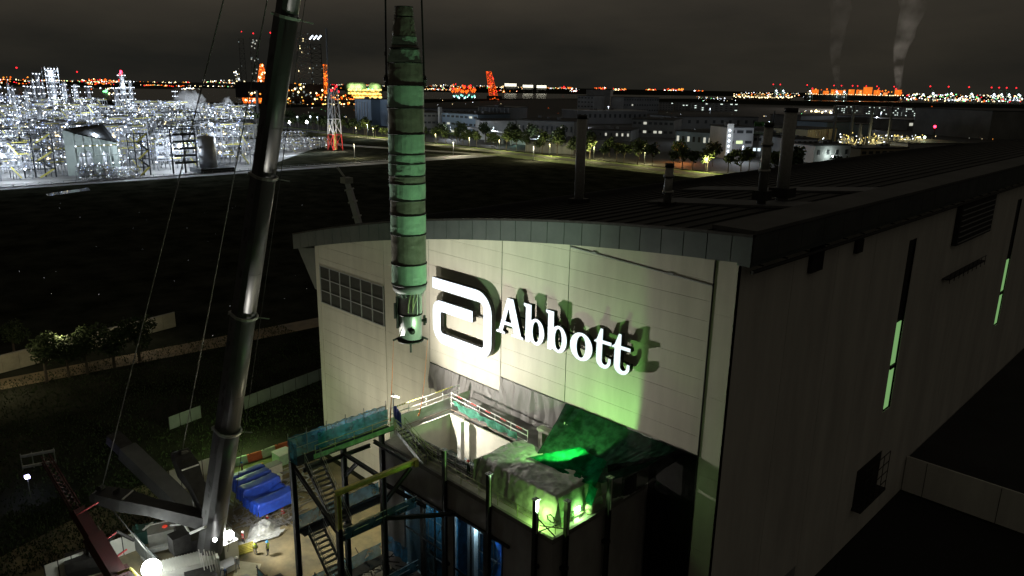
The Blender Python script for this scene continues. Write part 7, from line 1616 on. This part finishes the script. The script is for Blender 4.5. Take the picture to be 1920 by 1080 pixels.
# quay cranes
def quay(x, lab, red=True, ybase=190, s_=1.0, glow=eWhite):
    p = flat(x, ybase + (x - 1600) * .012); t = thing('quay_crane', lab, 'port crane', p, 'quay cranes on the right skyline'); dd = (CR * .8 + Vector((p.x, p.y, 0)).normalized() * .3); dd.z = 0; dd.normalize(); b = MB(); Hh = 60 * s_; Z = Vector((0, 0, 1)); n_ = Vector((-dd.y, dd.x, 0))
    for i in (-1, 1):
        for j in (-1, 1): b.beam(p + dd * i * 11 + n_ * j * 8, p + dd * i * 9 + n_ * j * 7 + Z * Hh * .62, 2.0)
        b.beam(p + dd * -10 + n_ * i * 7 + Z * Hh * .3, p + dd * 10 + n_ * i * 7 + Z * Hh * .3, 1.6)
    b.beam(p - dd * 22 + Z * Hh * .6, p + dd * 14 + Z * Hh * .6, 3.4, 2.6); b.build('gantry', mBldg, t)
    b = MB(); b.beam(p - dd * 12 + Z * Hh * .6, p - dd * 28 + Z * Hh * 1.25, 2.0); b.beam(p + dd * 2 + Z * Hh * .6, p - dd * 4 + Z * Hh * 1.0, 1.8); b.beam(p - dd * 4 + Z * Hh, p - dd * 28 + Z * Hh * 1.25, 1.0); b.build('boom', mat('green_boom', (.12, .22, .16), .7), t)
    b = MB(); b.octa(p - dd * 4 + Z * Hh * .78, 5.0); b.octa(p + dd * 5 + Z * Hh * .62, 3.2); b.octa(p + Z * Hh * .3, 2.4); b.build('flood_lamp', glow, t)
    if red: MB().octa(p - dd * 27 + Z * Hh * 1.32, 4.2).build('warning_light', eRed, t)
    lamp('quay_lamp', p - p.normalized() * 12 + Z * Hh * .55, 22000, (.7, 1, .8), 'POINT', 3)
qx = [1455, 1468, 1518, 1568, 1582, 1612, 1628, 1648, 1680, 1748, 1782, 1820, 1862, 1876, 1890, 1908]
qn = ['left one of the pair over the low ship', 'right one of the pair over the low ship', 'at the bow of the orange ship', 'fourth from the left, over the orange ship', 'fifth from the left, over the orange ship', 'sixth from the left, over the orange ship', 'seventh from the left, over the orange ship', 'eighth from the left, over the orange ship', 'at the stern of the orange ship', 'first one to the right of the orange ship', 'second one to the right of the orange ship', 'third one to the right of the orange ship', 'fourth from the right edge', 'third from the right edge', 'second from the right edge', 'nearest the right edge']
for x, n in zip(qx, qn): quay(x, 'distant quay crane, ' + n, True, 188.5 if x < 1700 else 192)
# scattered lights of towns, jetties and roads
def lights(name, lab, boxes, seed):
    r = random.Random(seed); b = MB(); ms = [eWarm, eOr, eWhite, eRed, eGrn, eOr2, eWin]
    for (x0, x1, y0, y1, n, wts, sz) in boxes:
        for _ in range(n):
            x = r.uniform(x0, x1); t_ = r.random(); y = y0 + (y1 - y0) * t_ + (x - 960) * .0165
            hz_ = 160 + (x - 960) * .0165; yb = max(y, hz_ + 4.5); p = site(x, yb, 0); z = 0
            dd = p.length; z = max(2, (yb - y) * dd / FPX)
            b.mat(r.choices(range(7), wts)[0]); b.octa(p + Vector((0, 0, z)), sz * dd / 4000 * r.uniform(.5, 1.3) * (1.8 if r.random() < .06 else 1))
    o = b.build(name, ms); return tag(o, lab, 'lights', kind='stuff')
W0 = (6, 1.6, 2, .7, .3, 3, 5); WO = (1, 6, .4, 2, .1, 4, .4); WW = (2, .6, 5, .3, .6, .6, 2)
lights('shore_lights', 'dense small town and plant lights along the left far shore', [(0, 720, 163.5, 167, 230, W0, 2.1), (160, 330, 166, 170, 80, W0, 2.4), (255, 470, 168, 172, 150, W0, 2.2), (270, 340, 170, 173, 60, WO, 3.0), (150, 230, 162, 172, 70, WO, 3.4), (0, 60, 160, 176, 30, WO, 3.2), (380, 460, 160, 172, 90, W0, 2.6), (440, 450, 140, 170, 26, (1, 0, 1, 0, 0, 0, 3), 2.4), (560, 722, 164, 172, 120, W0, 3.0), (340, 380, 176, 178, 14, WW, 3.0)], 21)
lights('shore_lights', 'clusters of lights along the middle far shore', [(790, 950, 161.5, 166, 90, W0, 2.3), (795, 860, 168, 172, 70, W0, 2.6), (940, 980, 163, 167, 30, W0, 2.2), (1020, 1080, 163, 165.5, 46, W0, 2.2), (1050, 1072, 162, 164, 18, WO, 3.2), (1068, 1088, 165, 171, 24, WW, 2.6), (1115, 1136, 161.5, 164, 26, WO, 3.0), (1148, 1174, 163, 167, 38, (2, 3, 1, 1, .5, 2, 1), 3.0), (1210, 1232, 163, 165, 22, WO, 2.8), (1244, 1282, 162, 165.5, 44, (2, 5, 1, 2, .5, 3, 1), 2.9), (1300, 1320, 164, 166, 18, WO, 2.9), (930, 970, 170, 174, 20, WO, 3.0)], 22)
lights('port_lights', 'scattered lights of the container port at the right', [(1374, 1500, 166, 172, 70, W0, 2.4), (1700, 1920, 163, 172, 170, (4, .8, 5, .6, 2, 1, 3), 2.6), (1700, 1920, 172, 177, 130, (5, 1, 4, .5, 1.5, 1, 2), 2.6), (1500, 1700, 171, 176, 60, W0, 2.2), (1300, 1380, 176, 184, 30, WW, 1.5), (1520, 1560, 200, 204, 9, (5, 0, 4, 0, 0, 0, 0), 4.4)], 23)
lights('town_lights', 'sparse small lights among the dark mid-distance buildings', [(560, 720, 196, 240, 26, WW, 1.6), (780, 1100, 188, 262, 42, WW, 1.3), (1100, 1380, 186, 250, 46, WW, 1.3), (1380, 1560, 196, 214, 20, WW, 1.6), (1720, 1920, 186, 250, 40, W0, 1.5), (1780, 1850, 232, 236, 6, (0, 0, 0, 1, 0, 0, 0), 3.2)], 24)
lights('rig_warning_lights', 'red warning lamps on top of the far rigs and masts', [(459, 461, 80.5, 81, 2, (0, 0, 0, 1, 0, 0, 0), 3.6), (480, 483, 82.5, 83, 2, (0, 0, 0, 1, 0, 0, 0), 3.6), (512, 515, 80.5, 81, 2, (0, 0, 0, 1, 0, 0, 0), 3.6), (620, 632, 166, 168, 16, (0, 0, 0, 1, 0, 0, 0), 4.2), (33, 35, 147, 148, 2, (0, 0, 0, 1, 0, 0, 0), 3.6), (145, 147, 151, 152, 2, (0, 0, 0, 1, 0, 0, 0), 3.6)], 25)
lights('green_glow_lights', 'green and yellow lamps on the dark wooded spit at the left', [(194, 200, 184, 186, 5, (0, 0, 0, 0, 1, 0, 0), 4.5), (203, 222, 188, 191, 7, (1, 0, 0, 0, 2, 0, 0), 3.4), (170, 230, 178, 181, 12, (1, 1, 1, 0, 0, 0, 1), 2.4)], 26)
# ------------------------------------------------------------------ steam and smoke
def plume(name, lab, p0, p1, r0, r1, dens, nscale, col=(.9, .9, .9), n=14, emi=0):
    p0 = Vector(p0); p1 = Vector(p1); b = MB(); vs = []; ns = 10; D_ = (p1 - p0); sx_ = CR.copy(); sx_.z = 0; sx_.normalize(); sy_ = Vector((0, 0, 1)).cross(sx_)
    ax = D_.normalized(); a = ax.cross(sy_).normalized(); c2 = ax.cross(a).normalized()
    for i in range(ns + 1):
        t = i / ns; c = p0 + D_ * t + a * (r1 * .22 * math.sin(t * 6 + r0)); r = r0 + (r1 - r0) * t
        for k in range(n): w = 2 * math.pi * k / n; rr = r * (.8 + .4 * hsh(i, k, r0)); vs.append(c + a * math.cos(w) * rr + c2 * math.sin(w) * rr)
    b.add(vs, [(i * n + k, i * n + (k + 1) % n, (i + 1) * n + (k + 1) % n, (i + 1) * n + k) for i in range(ns) for k in range(n)] + [tuple(range(n - 1, -1, -1)), tuple(ns * n + k for k in range(n))])
    M_ = bpy.data.materials.new(name); M_.use_nodes = True; t = M_.node_tree; t.nodes.clear(); out = nn(t, 'ShaderNodeOutputMaterial'); pv = nn(t, 'ShaderNodeVolumePrincipled'); tcn = nn(t, 'ShaderNodeTexCoord'); nz_ = nn(t, 'ShaderNodeTexNoise'); nz_.inputs['Scale'].default_value = nscale; nz_.inputs['Detail'].default_value = 4
    rr = nn(t, 'ShaderNodeMapRange'); rr.inputs['From Min'].default_value = .38; rr.inputs['From Max'].default_value = .75; rr.inputs['To Max'].default_value = dens; pv.inputs['Color'].default_value = (*col, 1); pv.inputs['Anisotropy'].default_value = .1
    t.links.new(tcn.outputs['Object'], nz_.inputs['Vector']); t.links.new(nz_.outputs['Fac'], rr.inputs[0]); t.links.new(rr.outputs[0], pv.inputs['Density']); t.links.new(pv.outputs[0], out.inputs['Volume'])
    return tag(b.build(name, M_, origin=p0), lab, 'smoke')
def at_dist(x, y, dist): d = ray(x, y); k = dist / math.hypot(d.x, d.y); return Vector((d.x * k, d.y * k, CAM_H + d.z * k))
plume('steam', 'pale steam cloud drifting over the middle of the refinery', at_dist(388, 217, 900), at_dist(350, 185, 940), 8, 15, .10, .06)
plume('steam', 'small steam wisp right of the main steam cloud', at_dist(438, 206, 1000), at_dist(424, 186, 1010), 2.5, 6, .16, .1)
p = at_dist(372, 205, 880); lamp('refinery_lamp', (p.x + 6, p.y - 26, p.z - 12), 30000, COOL, 'POINT', 3); p = at_dist(431, 205, 980); lamp('refinery_lamp', (p.x + 6, p.y - 20, p.z - 8), 14000, COOL, 'POINT', 3)
plume('smoke', 'tall pale smoke plume rising over the stern of the orange ship', at_dist(1683, 168, 2400), at_dist(1712, -30, 2400), 6, 40, .011, .02)
plume('smoke', 'fainter smoke plume rising over the middle of the orange ship', at_dist(1570, 165, 2400), at_dist(1572, -20, 2400), 6, 32, .0035, .02)
for x, y, w_ in ((1680, 171, 900000), (1569, 168, 450000)): p = at_dist(x, y, 2340); lamp('port_glow_lamp', (p.x, p.y, max(6, p.z)), w_, (1, .88, .75), 'POINT', 3)

# telescopic crane boom standing behind the building's left roof edge
sb_ = at_dist(676, 430, 135); tb_ = at_dist(650, 338, 136); dsb = (tb_ - sb_); k0 = sb_.z / dsb.z; g0 = sb_ - dsb * k0
bcn = thing('distant_boom', 'slim grey crane boom rising behind the left roof edge', 'crane', (g0.x, g0.y, 0))
MB().beam((g0.x, g0.y, 0), sb_, 1.3, 1.1).build('base_section', mGreyP, bcn); MB().beam(sb_, sb_.lerp(tb_, .8), 1.0, .9).build('middle_section', mGreyP, bcn); MB().beam(sb_.lerp(tb_, .8), tb_, .7, .7).build('upper_section', mGreyP, bcn)
b = MB(); b.cbox(tb_, 1.6, 1.6, 1.0); b.beam(tb_, tb_ + CR * -1.6 + Vector((0, 0, 2.4)), .3); b.beam(tb_ + CR * .9, tb_ - CR * .9, .35); b.build('boom_head', mCollar, bcn)
for q in (.25, .55, .8): c = sb_.lerp(tb_, q); MB().beam(c, c + dsb.normalized() * .3, 1.35, 1.25).build('collar', mCollar, bcn)
